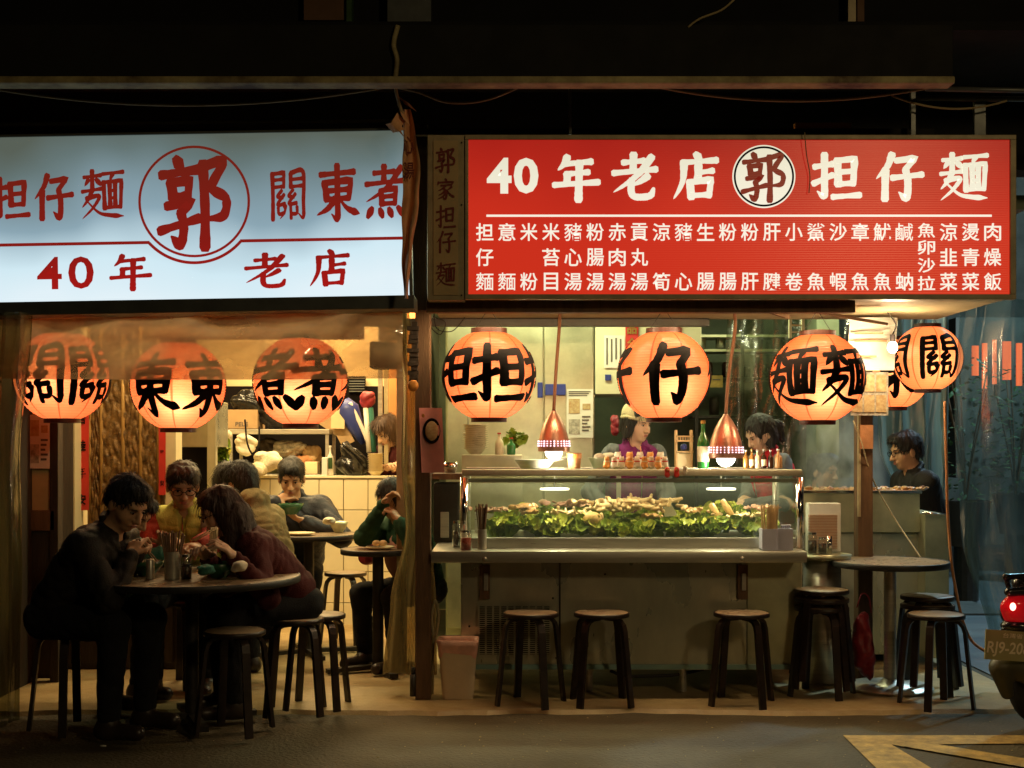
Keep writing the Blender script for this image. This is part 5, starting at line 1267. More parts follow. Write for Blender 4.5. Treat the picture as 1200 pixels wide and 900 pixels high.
# right round condiment stand behind the counter end
cs = thing('condiment_stand', 'small steel condiment stand between the counter and the brown post', 'stand', (PX(962, 7.1), 7.15, 0))
MB().lathe([(.001, PZ(655, 7.1)), (.15, PZ(655, 7.1)), (.155, PZ(650, 7.1)), (.001, PZ(649, 7.1))], (PX(966, 7.1), 7.15, 0), 32).build('top', 'steel_green', cs, True)
MB().lathe([(.10, .02), (.10, PZ(655, 7.1)-.002)], (PX(966, 7.1), 7.15, 0), 28).build('drum', 'steel', cs, True)
zc = PZ(649, 7.1)+.002
jar(Vector((PX(952, 7.08), 7.08, zc)), .026, .115, 'soy', 'first dark sauce jar on the condiment stand', group='dark sauce jars on the condiment stand')
jar(Vector((PX(964, 7.06), 7.06, zc)), .024, .09, 'soy', 'shorter dark sauce jar on the condiment stand', group='dark sauce jars on the condiment stand')
MB().tube([(PX(972, 7.08), 7.08, zc), (PX(972, 7.08), 7.08, zc+.095)], .014, 12).build('pepper_shaker', 'chrome', None, True, label='slim chrome pepper shaker right of the sauce jars', cat='shaker')
nb = thing('napkin_box', 'cream checked napkin packet standing behind the sauce jars', 'napkins', (PX(962, 7.25), 7.25, zc))
MB().box(PX(945, 7.25), PX(983, 7.25), 7.2, 7.28, zc, zc+.265, .006).build('packet', 'paper', nb)
t = MB(); 
for i in range(22): t.box(PX(947, 7.2), PX(981, 7.2), 7.196, 7.199, zc+.02+i*.0085, zc+.0225+i*.0085)
t.build('printed_lines', 'ribbon', nb, kind='stuff')

# steamer station at right
st = thing('steamer_station', 'large olive steel steamer station heaped with steaming meat behind the brown post', 'steamer', (PX(1020, 7.9), 8, 0))
sx0, sx1 = PX(938, 7.8), PX(1078, 7.8)
MB().box(sx0, sx1, 7.8, 8.35, PZ(624, 7.8), PZ(576, 7.8), .004).build('pan_body', 'steel_green', st)
MB().box(sx0+.02, PX(1084, 7.8), 7.84, 8.33, .05, PZ(625, 7.8), .004).build('cabinet', 'steel_dull', st)
MB().box(sx0-.01, sx1+.01, 7.785, 7.80, PZ(578, 7.8), PZ(574.5, 7.8), .003).build('rim', 'chrome', st)
MB().box(PX(1081, 7.75), PX(1109, 7.75), 7.7, 8.3, .05, PZ(602, 7.75), .005).build('side_column', 'steel_green', st)
MB().tube([P(1081, 601, 7.68), P(1110, 603, 7.68), P(1112, 640, 7.68)], .008, 8).build('rail', 'chrome', st, True)
zz = PZ(575, 7.8)
for i in range(16):
    px = 945+i*8.6; lbm = ['brown', 'pale', 'pink'][i % 3]
    o = lump('braised_meat', ('meat_brown', 'meat', 'meat_pink')[i % 3], '%s piece of braised meat from the left on the steamer station' % ordn[i], 'meat', px, 572, 7.95+.12*(i % 3), 6, 40+i, (.06, .05, .02), (.018, .028)); o['group'] = 'braised meat heaped on the steamer'
MB().box(sx0+.01, sx1-.01, 7.81, 8.34, PZ(576, 7.8)-.001, PZ(576, 7.8)+.006).build('heap_base', 'meat_brown', st)
MB().tube(bez([P(1000, 493, 7.15), P(1010, 520, 7.2), P(1024, 564, 7.3), P(1050, 610, 7.35), P(1080, 655, 7.2)], 8), .004, 6).build('tie_rope', 'cream', None, True, label='thin cream cord slanting across the steamer behind the round table', cat='rope')

# kitchen behind the stall
fg = thing('steel_fridge', 'tall two-door stainless steel fridge behind the left half of the showcase', 'fridge', (PX(608, 8.6), 8.9, 0))
f0, f1, fm = PX(522, 8.6), PX(697, 8.6), PX(637, 8.6)
MB().box(f0, f1, 8.63, 9.3, .05, 2.12, .005).build('carcass', 'steel_green', fg)
for a, b in ((f0+.01, fm-.004), (fm+.004, f1-.01)):
    for z0_, z1_ in ((.1, 1.09), (1.11, 2.10)):
        d_ = MB().box(a, b, 8.60, 8.628, z0_, z1_, .006).build('door', 'steel_green', fg)
MB().box(PX(630, 8.57), PX(636, 8.57), 8.57, 8.6, PZ(466, 8.57), PZ(448, 8.57), .003).box(PX(639, 8.57), PX(663, 8.57), 8.57, 8.6, PZ(463, 8.57), PZ(450, 8.57), .003).build('door_handle', 'blue', fg)
def poster(name, lb, x0, x1, y0, y1, d, cells, cat='poster', base='paper', tilt=0):
    t = thing(name, lb, cat, P((x0+x1)/2, y1, d)); MB().box(PX(x0, d), PX(x1, d), d, d+.004, PZ(y1, d), PZ(y0, d)).build('sheet', base, t)
    for (a, b, c_, e, m_) in cells:
        MB().box(PX(x0+(x1-x0)*a, d), PX(x0+(x1-x0)*b, d), d-.003, d-.0005, PZ(y0+(y1-y0)*e, d), PZ(y0+(y1-y0)*c_, d)).build('print', m_, t)
    return t
lines = lambda x0, x1, y0, y1, n, m='ink_print': [(x0, x1-(i % 3)*.06, y0+(y1-y0)*i/n, y0+(y1-y0)*(i+.45)/n, m) for i in range(n)]
poster('menu_poster', 'white menu sheet with bowl photographs taped to the steel fridge door', 664, 695, 456, 513, 8.59, [(.08, .5, .2, .5, 'food_photo'), (.08, .5, .62, .92, 'paper_grey'), (.6, .9, .3, .42, 'food_photo')]+lines(.08, .9, .04, .16, 3)+lines(.58, .9, .55, .9, 5))
kc = thing('wall_cabinet', 'cream enamel wall cabinet above the woman in the beanie', 'cabinet', P(760, 462, 8.6))
MB().box(PX(697.5, 8.6), PX(822, 8.6), 8.6, 9.2, PZ(462, 8.6), PZ(374, 8.6), .005).build('box', 'cream_metal', kc)
MB().box(PX(709, 8.6), PX(716, 8.6), 8.585, 8.6, PZ(446, 8.6), PZ(439, 8.6), .002).build('sticker', 'blue', kc)
poster('paper_notice', 'small white notice with four columns of handwriting on the cream cabinet', 708, 732, 393, 431, 8.59, [(.1+.22*i, .18+.22*i, .08+.03*(i % 2), .9-.08*(i % 3), 'ink_print') for i in range(4)], 'notice')
for px0, px1, y1, lb, ch in ((733, 748, 440, 'left red paper couplet on the cream cabinet', '品全'), (769, 797, 395, 'wide red paper couplet mostly behind the middle lantern', '吉')):
    t = poster('red_couplet', lb, px0, px1, 376, y1, 8.58, [], 'couplet', 'red_paper')
    for i, c_ in enumerate(ch):
        m_ = MB(); text_on(m_, c_, PX((px0+px1)/2, 8.57), PZ(385+i*17, 8.57), 11*8.57/F0, 13*8.57/F0, 8.572, .03); m_.build('couplet_character', 'gold_cap', t)
# kitchen dark side shelves
ks = thing('kitchen_shelf', 'dark steel shelving with green-lit edges at the right of the kitchen', 'shelf', (PX(900, 9.6), 9.8, 0))
for py in (395, 412, 446, 490): MB().box(PX(812, 9.6), PX(985, 9.6), 9.6, 9.9, PZ(py, 9.6), PZ(py, 9.6)+.018).build('shelf_board', 'steel_green' if py in (395, 412) else 'iron_dark', ks)
for px in (816, 870, 926, 980): MB().box(PX(px, 9.6)-.012, PX(px, 9.6)+.012, 9.585, 9.6, 0, 2.3).build('upright', 'iron_dark', ks)
q = random.Random(33)
for i in range(22):
    px = 822+i*7.4; py = (412, 446, 490)[i % 3]; z = PZ(py, 9.7)+.026; h = q.uniform(.06, .14)
    nm = ['storage_tin', 'glass_jar', 'plastic_tub'][i % 3]; m_ = ['steel_dull', 'soy', 'pot'][i % 3]
    MB().lathe([(.001, 0), (.035, 0), (.037, h*.8), (.03, h), (.001, h)], (PX(px, 9.75), 9.75, z), 14).build(nm, m_, None, True, cat='tin' if i % 3 == 0 else 'jar' if i % 3 == 1 else 'tub', label='dark %s, %s item from the left on the dim kitchen shelving' % (nm.replace('_', ' '), ordn[i]), group='%ss on the dim kitchen shelving' % nm.replace('_', ' '))
poster('yellow_label', 'small yellow label on the dark kitchen shelf behind the right pendant cord', 832, 847, 440, 454, 9.55, [(.2, .8, .3, .4, 'ink_print')], 'label', 'yellow_paint')
fz = MB().box(PX(925, 8.4), PX(928, 8.4), 8.4, 8.43, PZ(396, 8.4), PZ(368, 8.4)).box(PX(940, 8.4), PX(943, 8.4), 8.4, 8.43, PZ(396, 8.4), PZ(368, 8.4))
for py in (372, 380, 388): fz.box(PX(928, 8.4), PX(940, 8.4), 8.41, 8.42, PZ(py+2, 8.4), PZ(py, 8.4))
fz.build('wire_rack', 'cream_metal', None, label='small pale wire rack high behind the right lantern group', cat='rack')
wm = MB(); wm.tube(bez([P(505+q.uniform(0, 8), 366, 7.3), P(512, 385, 7.3), P(530, 388, 7.3), P(545, 372, 7.3)], 6), .003, 5).tube(bez([P(508, 370, 7.3), P(505, 383, 7.3), P(516, 392, 7.3), P(522, 378, 7.3), P(510, 372, 7.3)], 6), .003, 5)
wm.build('wire_tangle', 'cable_dark', None, True, label='tangle of thin black wires above the lantern beside the post', cat='wires')
S('kitchen_floor_mat', MB().box(-.3, 2.0, 7.95, 10.3, .003, .012), 'iron_dark')

t = thing('side_ledge', 'small brown ledge with dark appliances under it at the left end of the stall', 'ledge', (PX(522, 7.2), 7.3, 0))
MB().box(PX(506, 7.2), PX(543, 7.2), 7.2, 7.5, PZ(562, 7.2), PZ(555, 7.2), .003).build('board', 'timber', t)
MB().box(PX(508, 7.25), PX(538, 7.25), 7.25, 7.5, .76, PZ(566, 7.25), .01).build('appliance', 'iron_dark', t)
MB().box(PX(516, 7.24), PX(526, 7.24), 7.235, 7.25, PZ(630, 7.24), PZ(600, 7.24), .003).build('metal_panel', 'steel', t)
sp_ = thing('saucepan', 'small steel saucepan on the brown ledge behind the pink poster', 'saucepan', (PX(527, 7.25), 7.3, PZ(555, 7.2)))
MB().lathe([(.001, .002), (.028, .002), (.043, .03), (.046, .06), (.043, .06), (.04, .03), (.001, .008)], (PX(527, 7.25), 7.3, PZ(555, 7.2)), 24, True).build('pan_body', 'chrome', sp_, True)
MB().tube([(PX(527, 7.25)-.04, 7.3, PZ(555, 7.2)+.05), (PX(527, 7.25)-.1, 7.28, PZ(555, 7.2)+.1)], .006, 6).build('handle', 'chrome', sp_, True)
for i, px in enumerate((548,)):
    tt = thing('hanging_ladle', 'steel ladle hanging above the stack of tan bowls', 'ladle', (PX(px, 8.4), 8.4, 1.7))
    if tt: MB().tube([P(px, 470, 8.4), P(px+1, 505, 8.4)], .005, 6).ell(P(px+1, 508, 8.38), (.035, .03, .022)).build('ladle_bowl', 'steel', tt, True)
# ============================================================ DINING ROOM (left)
hw = thing('tiled_half_wall', 'cream tiled half wall at the back of the dining room', 'wall', (-1.6, 9.5, 0))
MB().box(-2.62, -.60, 9.512, 9.66, 0, 1.05).build('core', 'grout', hw)
MB().box(-2.64, -.58, 9.49, 9.70, 1.052, 1.07, .004).build('coping', 'tile', hw)
tl = MB().box(-.0855, .0855, -.006, .006, -.1085, .1085, .003).mesh('tile', 'tile')
for r in range(5):
    for k in range(12):
        if -2.53+k*.176 > -.63: continue
        o = link('tile', tl, hw); o.location = (-2.53+k*.176, 9.504, .935-r*.222); o.rotation_euler = (random.uniform(-.004, .004), 0, random.uniform(-.003, .003))
# carved panels, couplets, left wall fittings
d = 8.1
cpn = thing('carved_screen', 'gilded brown screen of tall carved wooden panels behind the men', 'screen', P(148, 590, d))
MB().box(PX(104, d), PX(192, d), d, d+.06, .1, 2.3).build('backing', 'gold_wood', cpn)
for a, b in ((106, 117), (121, 143), (146, 163), (167, 184)):
    c_ = MB(); x0_, x1_ = PX(a, d), PX(b, d); z0_, z1_ = .7, 2.25
    def cf(u, v, x0_=x0_, x1_=x1_, z0_=z0_, z1_=z1_, a=a):
        X = u*5.0; Z = v*34; hgt = abs(math.sin(X*2.1+1.5*math.sin(Z*.9+a))*math.cos(Z*1.3+1.2*math.sin(X*1.4))) 
        return (x0_+u*(x1_-x0_), d-.006-.018*hgt, z0_+v*(z1_-z0_))
    c_.grid(cf, 14, 150).build('carved_panel', 'gold_wood', cpn, True)
for px in (105, 119, 144.5, 165, 186): MB().tube([P(px, 700, d-.01), (PX(px, d), d-.01, 2.28)], .012, 8).build('moulding', 'gold_trim', cpn, True)
def couplet(px0, px1, y0, y1, d, lb, chars, m='ink'):
    t = poster('red_couplet', lb, px0, px1, y0, y1, d, [], 'couplet', 'red_paper')
    for i, c_ in enumerate(chars):
        py = y0+(y1-y0)*(i+.6)/len(chars)
        mb = MB(); (brush_on(mb, c_, PX((px0+px1)/2, d), PZ(py, d), (px1-px0)*.62*d/F0, (px1-px0)*.85*d/F0, d-.004, 9) if c_ in CAL else text_on(mb, c_, PX((px0+px1)/2, d), PZ(py, d), (px1-px0)*.6*d/F0, (px1-px0)*.8*d/F0, d-.004, .03))
        mb.build('couplet_character', m, t)
couplet(88, 104, 440, 598, 8.02, 'long red couplet strip with black characters left of the carved screen', '大吉佳年安')
couplet(186, 194, 440, 580, 8.04, 'narrow red couplet strip at the right edge of the carved screen', '四季平安')
S('room_pillar', MB().box(PX(66, 7.9), PX(87.5, 7.9), 7.9, 8.06, 0, 2.62), 'cream')
S('room_pillar', MB().box(PX(194, 8.05), PX(206, 8.05), 8.05, 8.2, 0, 2.62), 'cream')
poster('paper_notice', 'small white notice with handwriting on the cream pillar', 68, 82, 494, 525, 7.89, [(.1+.22*i, .2+.22*i, .08, .9-.08*(i % 3), 'ink_print') for i in range(4)], 'notice')
# door frame and menu at far left
df = thing('sliding_door', 'dark framed sliding door panel at the far left with a menu sheet on it', 'door', (PX(30, 7.2), 7.25, 0))
MB().box(PX(58, 7.2), PX(68, 7.2), 7.2, 7.28, 0, 2.2, .004).build('door_post', 'timber_dark', df)
MB().box(PX(-20, 7.2), PX(58, 7.2), 7.22, 7.26, PZ(598, 7.2), 2.2).build('upper_panel', 'sidebox', df)
MB().box(PX(-20, 7.2), PX(64, 7.2), 7.20, 7.27, PZ(622, 7.2), PZ(598, 7.2), .004).build('middle_rail', 'timber', df)
MB().box(PX(-20, 7.2), PX(58, 7.2), 7.22, 7.26, .02, PZ(622, 7.2)).build('lower_panel', 'timber_dark', df)
poster('menu_poster', 'white menu sheet with bowl photographs on the far left door', 34, 58, 486, 549, 7.19, [(.05, .5, .1, .4, 'food_photo'), (.08, .5, .55, .9, 'paper_grey'), (.6, .92, .2, .34, 'food_photo')]+lines(.58, .92, .45, .9, 5), tilt=2)
# steel hood
hd = thing('steel_hood', 'dull steel fume hood on legs behind the man in the vest', 'hood', P(228, 525, 8.7))
MB().box(PX(206, 8.7), PX(252, 8.7), 8.7, 9.1, PZ(524, 8.7), PZ(470, 8.7), .004).build('hood', 'steel_dull', hd)
MB().box(PX(243, 8.65), PX(253, 8.65), 8.64, 8.70, .6, PZ(440, 8.65), .003).build('leg', 'steel_dull', hd); MB().box(PX(206, 8.7), PX(211, 8.7), 8.7, 8.73, .6, PZ(524, 8.7), .003).build('leg', 'steel_dull', hd)
MB().box(PX(211, 9.0), PX(243, 9.0), 9.0, 9.05, .9, PZ(524, 9)).build('back_shade', 'ink', hd)
# rear clutter: shelf rack on the half wall
d = 9.75
rk = thing('steel_rack', 'low steel rack shelf standing behind the half wall, loaded with bags and boxes', 'rack', (PX(328, d), 9.9, 0))
z0_ = PZ(508, d)
MB().box(PX(268, d), PX(386, d), d, d+.4, z0_-.004, PZ(503, d), .003).build('top_shelf', 'steel', rk)
MB().box(PX(268, d), PX(386, d), d, d+.4, PZ(560, d), PZ(556, d), .003).build('lower_shelf', 'steel', rk)
for px in (270, 383):
    for y in (d+.01, d+.38): MB().box(PX(px, d)-.012, PX(px, d)+.012, y, y+.02, 0, z0_-.005).build('leg', 'steel', rk)
MB().box(-2.3, -.7, 10.34, 10.38, 1.15, 1.75).build('dark_board', 'ink', None, label='dark board behind the rack at the back of the dining room', cat='board')
def box_at(name, lb, px0, px1, y0, y1, d, dp, m, cat, b=.006, rz=0):
    x0_, x1_, zb_, zt_ = PX(px0, d), PX(px1, d), PZ(y1, d), PZ(y0, d); cx_, cz_ = (x0_+x1_)/2, zb_
    t = thing(name, lb, cat, (cx_, d+dp/2, zb_)); MB().box(x0_, x1_, d, d+dp, zb_, zt_, b).build('body', m, t); return t
def bag_at(name, lb, px, py, w, h, d, m, cat, seed=1, dep=.6, parts=7, amp=.012):
    c = P(px, py, d); W_, H_ = w*d/F0/2, h*d/F0/2; s_ = SDF(); q = random.Random(seed)
    s_.ell(c, (W_*.8, max(.05, W_*dep*.7), H_*.8), None, .03)
    for i in range(parts): s_.ell(c+Vector((q.uniform(-.6, .6)*W_, q.uniform(-.3, .3)*W_*dep, q.uniform(-.6, .6)*H_)), (W_*q.uniform(.3, .5), W_*dep*.5+.02, H_*q.uniform(.3, .5)), None, .03)
    cr = folds(amp*1.2, 75, seed, (math.sin(seed*2.1), .3, math.cos(seed*1.3))); wv = wav(amp, 38, seed); o = s_.obj(name, m, None, .0085, lambda X, Y, Z: wv(X, Y, Z)+cr(X, Y, Z)); o['label'] = lb; o['category'] = cat; return o
t = box_at('cardboard_box', 'brown cardboard carton on top of the steel rack', 265, 302, 480, 502.5, 9.8, .3, 'card', 'box')
mb = MB(); text_on(mb, 'PELE', PX(283, 9.79), PZ(497, 9.79), 15*9.79/F0, 5*9.79/F0, 9.797, .02); mb.build('print', 'ink_print', t)
bag_at('black_bag', 'soft black bag slumped on the cardboard carton', 292, 470, 44, 36, 9.85, 'bag_black', 'bag', 2)
bag_at('dark_bundle', 'dark bundle of clothes on the rack behind the third lantern', 330, 488, 60, 34, 9.9, 'hair', 'bundle', 3)
bag_at('white_bag', 'white cloth bag with a dark strap hanging under the rack top', 288, 522, 28, 28, 9.7, 'bag_white', 'bag', 4)
MB().tube(bez([P(287, 492, 9.72), P(290, 520, 9.6), P(298, 534, 9.6), P(303, 520, 9.62), P(304, 500, 9.72)], 6), .007, 6).build('bag_strap', 'ink', None, True, label='dark strap looping over the white cloth bag', cat='strap')
bag_at('towel_pile', 'heap of cream towels folded over the half wall behind the diners', 312, 540, 36, 26, 9.45, 'towel', 'towels', 5, .5)
bag_at('folded_towel', 'cream towel lying beside the towel heap above the dark-haired man', 300, 552, 30, 22, 9.42, 'towel', 'towel', 6, .5)
bag_at('grey_pack', 'grey plastic pack with red print on the lower shelf of the rack', 340, 528, 40, 22, 9.95, 'paper_grey', 'pack', 7)
bag_at('red_pack', 'small dark red pack on the lower shelf of the rack', 352, 540, 34, 14, 9.9, 'ribbon', 'pack', 8, parts=4)
bag_at('brown_pack', 'brown packet pushed to the right of the lower shelf', 366, 532, 24, 26, 9.95, 'card', 'packet', 9, parts=5)
bag_at('dark_pack', 'dark bundle at the left of the lower shelf', 318, 522, 32, 24, 10.0, 'timber_dark', 'bundle', 19, parts=5)
box_at('white_carton', 'small cream carton right of the heap of towels', 357, 372, 541, 556, 9.75, .15, 'cream_bowl', 'carton')
box_at('tissue_box', 'narrow white box standing at the end of the half wall clutter', 377, 383.5, 536, 559, 9.5, .06, 'white_plastic', 'box')
bottle(PX(387, 9.55), 9.55, 1.072, .215, .024, 'white_plastic', 'white squeeze bottle with green print left of the black plastic bag', 'white_plastic', False)
MB().box(PX(384.5, 9.52), PX(389.5, 9.52), 9.523, 9.526, 1.12, 1.2).build('green_print', 'plant', C.objects[-1] if False else [o for o in C.objects if o.name.startswith('bottle')][-1])
bag_at('glossy_bag', 'glossy black plastic bag on the half wall', 411, 540, 38, 42, 9.58, 'bag_black', 'bag', 10, .5, 10, .018)
for i in range(11):
    MB().lathe([(.03, 0), (.054, .026), (.060, .030), (.058, .030), (.05, .026), (.001, .004)], (PX(440, 9.58), 9.58, 1.072+i*.0128), 24, True).build('stacked_bowl', 'cream_bowl', None, True, cat='bowl', label='%s cream bowl, counted upwards, of the stack beside the glossy black bag' % ordn[i].replace('leftmost', 'lowest'), group='cream bowls stacked on the half wall')
# umbrella, boxes, fabrics leaning in the corner
um = thing('folded_umbrella', 'blue folded umbrella leaning among the corner clutter', 'umbrella', P(425, 530, 9.9))
MB().tube([P(402, 470, 9.85), P(408, 480, 9.85), P(418, 502, 9.85), P(426, 520, 9.85)], [.05, .085, .06, .02], 12).build('canopy', 'blue', um, True)
MB().tube(bez([P(410, 472, 9.8), P(414, 480, 9.8), P(426, 505, 9.8), P(432, 520, 9.8)], 5), .016, 8).build('white_strap', 'white_plastic', um, True)
for i, (px, py, m_, lb) in enumerate(((388, 497, 'card', 'bent brown cardboard flap in the corner clutter'), (402, 508, 'card', 'crushed cardboard scrap above the black bag'), (396, 488, 'cream', 'cream board leaning in the corner clutter'))):
    mb = MB(); c = P(px, py, 9.9-.05*i); R_ = Matrix.Rotation(.6+.5*i, 3, 'Y')
    bmx = [c+R_ @ Vector(v) for v in ((-.09, 0, -.05), (.09, 0, -.05), (.09, 0, .05), (-.09, 0, .05), (-.09, .02, -.05), (.09, .02, -.05), (.09, .02, .05), (-.09, .02, .05))]
    mb.add(bmx, [(0, 1, 2, 3), (7, 6, 5, 4), (0, 4, 5, 1), (1, 5, 6, 2), (2, 6, 7, 3), (3, 7, 4, 0)]); mb.build('cardboard_piece', m_, None, label=lb, cat='cardboard')
bag_at('red_cloth', 'dark red cloth hanging in the corner beside the teal rolls', 430, 468, 18, 20, 9.8, 'bag_red', 'cloth', 12, .6, 5)
for px, m_, lb in ((434, 'teal', 'pale teal roll standing in the corner clutter'), (429, 'white_plastic', 'white tube standing in the corner clutter')):
    MB().tube([P(px+4, 530, 9.78), P(px, 478, 9.8)], .022, 10).build('paper_roll', m_, None, True, label=lb, cat='roll')
for px, y0, m_, lb in ((443, 440, 'steel', 'steel upright at the back right corner of the dining room'), (450, 440, 'beige_frame', 'beige upright beside the pinkish panel')):
    MB().box(PX(px, 9.75), PX(px+5, 9.75), 9.75, 9.79, 0, 2.4).build('upright', m_, None, label=lb, cat='upright')
S('pink_wall_panel', MB().box(PX(454, 10.1), -.6, 10.1, 10.15, 0, 2.62), 'orange_wall')
MB().box(PX(408, 10.3), PX(428, 10.3), 10.3, 10.34, PZ(460, 10.3), PZ(441, 10.3)).build('wall_vent', 'ink', None, label='small dark louvred vent high on the back wall', cat='vent')
vt = [o for o in C.objects if o.name == 'wall_vent'][0]
for i in range(6): MB().box(PX(409, 10.28), PX(427, 10.28), 10.285, 10.297, PZ(459-3*i, 10.28), PZ(458-3*i, 10.28)).build('louvre', 'grey_frame', vt)
S('cream_upper_wall', MB().box(-2.6, -.75, 10.36, 10.395, 1.55, 2.62), 'cream')
bag_at('cabbage', 'green and white cabbages in a bag left of the white cloth bag', 259, 528, 18, 18, 9.4, 'leaf_light', 'cabbage', 14, .8, 9)
bag_at('white_sack', 'white plastic sack above the cabbages', 261, 510, 18, 20, 9.5, 'bag_white', 'sack', 15, .8, 6)
lv = MB()
for i in range(26): leaf(lv, P(258+q.uniform(-8, 8), 528+q.uniform(-9, 9), 9.33), .035, q.uniform(0, 1.6), q.uniform(-2, 2), i)
lv.build('cabbage_leaves', 'greenleaf', [o for o in C.objects if o.name == 'cabbage'][0], True)

S('partition_wall', MB().box(-.60, -.57, 8.35, 10.35, 0, 2.6), 'cream')
MB().box(-.655, -.60, 7.5, 7.56, 0, 2.3, .004).build('cream_upright', 'beige_frame', None, label='slim cream upright behind the bunched plastic at the right of the dining room', cat='upright')
# beams behind the valance
S('room_lintel', MB().box(-4, -.60, 7.2, 7.3, PZ(381, 7.2), PZ(360, 7.2)), 'soffit')
vb = thing('fabric_valance', 'cream cloth valance with faded red lettering behind the plastic sheet', 'valance', P(330, 390, 7.5))
MB().box(PX(180, 7.5), PX(427, 7.5), 7.5, 7.51, PZ(398, 7.5), PZ(382, 7.5)).build('cloth', 'paper', vb)
for i, ch in enumerate('郭家擔仔麵老店'):
    mb = MB(); text_on(mb, ch, PX(348+i*11.5, 7.49), PZ(390.5, 7.49), 9*7.49/F0, 9*7.49/F0, 7.496, .02); mb.build('faded_character', 'ribbon', vb)
sp = thing('hanging_speaker', 'dark box speaker hanging in the upper right corner of the dining room', 'speaker', P(450, 430, 7.4))
MB().box(PX(433, 7.4), PX(462, 7.4), 7.4, 7.6, PZ(431, 7.4), PZ(400, 7.4), .008).build('case', 'iron_dark', sp); MB().box(PX(444, 7.4), PX(470, 7.4), 7.42, 7.5, PZ(398, 7.4), PZ(380, 7.4), .005).build('bracket', 'cream', sp)
MB().ell(P(484, 452, 6.66), (.028, .01, .03)).build('round_ornament', 'gold_orange', None, True, label='small round orange ornament on the timber post', cat='ornament')
# pink poster hanging at the stall post
pp = thing('pink_banner', 'pink hanging poster with an oval bowl photograph beside the timber post', 'poster', P(505, 552, 6.9))
MB().grid(lambda u, v: P(491+u*27+3*v, 478+v*76, 6.695+.008*math.sin(u*5)), 6, 8).build('sheet', 'pink_poster', pp, True)
o = MB().lathe([(.001, 0), (.036, 0), (.043, .003), (.045, 0)], (0, 0, 0), 24).build('bowl_rim', 'ink', pp)
o.rotation_euler = (math.pi/2, 0, 0); o.scale = (1, 1.45, 1); o.location = P(506, 505, 6.69); o.matrix_parent_inverse = Matrix.Translation(-pp.location)
MB().ell(P(506, 505, 6.685), (.033, .006, .05)).build('bowl_photo', 'food_photo', pp, True); MB().ell(P(496, 487, 6.69), (.008, .003, .01)).build('seal', 'gold_orange', pp, True)

# tables
def round_table(px, y, r, z, lb, base='disc', col='iron_dark', top='table_lam'):
    x = PX(px, y); t = thing('round_table', lb, 'table', (x, y, 0), 'round pedestal tables')
    MB().lathe([(.001, z-.022), (r-.02, z-.022), (r-.004, z-.018), (r-.004, z), (.001, z)], (x, y, 0), 56).build('tabletop', top, t, sm=40)
    MB().lathe([(r-.004, z-.03), (r, z-.03), (r+.004, z-.025), (r+.004, z-.003), (r, z+.002), (r-.006, z+.001)], (x, y, 0), 56, True).build('edge_band', 'rim_black', t, True)
    MB().tube([(x, y, .02), (x, y, z-.022)], .032, 20).build('column', col, t, sm=40)
    if base == 'disc': MB().lathe([(.001, .005), (.22, .005), (.225, .015), (.21, .028), (.06, .04), (.035, .06)], (x, y, 0), 40).build('base', col, t, sm=40)
    else:
        for k in range(4):
            a = k*math.pi/2+.4; MB().bar((x, y, .03), (x+.3*math.cos(a), y+.3*math.sin(a), .02), .05, .025).build('foot', col, t)
    return x, y
T1 = round_table(225, 6.2, .5, .68, 'large brown round table nearest the street, shared by the men in the left dining room', 'cross')
T2 = round_table(362, 8.15, .30, .745, 'brown round table of the man eating from a green bowl', 'cross')
T3 = round_table(443, 7.56, .21, .70, 'small round table in front of the woman half hidden by the plastic curtain', 'cross')
T4 = round_table(1043, 7.0, .30, .68, 'round table with a steel column and disc base right of the brown stall post', 'disc', 'steel')
# stools
def make_stool():
    t = thing('round_stool', 'x', 'stool', (0, 0, 0), 'bentwood round stools')
    MB().lathe([(.001, .437), (.128, .437), (.134, .441), (.134, .455), (.130, .458), (.001, .4585)], (0, 0, 0), 40).build('seat', 'seat_wood', t, sm=40)
    MB().lathe([(.1345, .436), (.139, .438), (.139, .455), (.1345, .458)], (0, 0, 0), 40, True).build('seat_band', 'black_wood', t, True)
    for k in range(4):
        a = k*math.pi/2; c, s = math.cos(a), math.sin(a)
        pr_ = [(.03, .428), (.085, .428), (.112, .420), (.130, .400), (.139, .37), (.152, .25), (.166, .12), (.180, .0)]
        MB().ribbon_sweep([(r*c, r*s, z) for r, z in pr_], .036, .016, (-s, c, 0)).build('leg', 'black_wood', t)
    MB().ribbon_sweep([(.0, -.136, .31), (.0, .136, .31)], .02, .012, (0, 0, 1)).ribbon_sweep([(-.136, .0, .31), (.136, .0, .31)], .012, .012, (0, 0, 1)).build('brace', 'black_wood', t) if False else None
    return t
stl = make_stool()
def stool(px, y, lb, rz, z=0): return place(stl, (PX(px, y), y, z), lb, math.radians(rz), None)
stool(622, 6.62, 'stool in front of the counter ventilation grille', 22)
stool(705, 6.62, 'second stool from the left in front of the counter', 50)
stool(869, 6.62, 'lone stool in front of the right counter bracket', 25)
stool(963, 6.85, 'bottom stool of the stack of three beside the counter end', 15)
stool(963, 6.85, 'middle stool of the stack of three beside the counter end', 30, .045)
stool(963, 6.85, 'top stool of the stack of three beside the counter end', 45, .09)
stool(1087, 6.95, 'stool at the right round table, the one behind', 20, .0)
stool(1087, 6.95, 'stool nested on top of the one behind at the right round table', 50, .045)
stool(1097, 6.56, 'stool in front of the right round table, nearest the street', 60)
stool(275, 5.98, 'stool closest to the street in front of the large dining table', 32)
stool(346, 6.40, 'empty stool at the right side of the large dining table', 50)
stool(405, 8.67, 'light-topped stool in front of the tiled half wall', 30)
stool(82, 6.02, 'stool under the man in the black jacket', 8)
stool(372, 6.55, 'stool under the long-haired woman', 40)
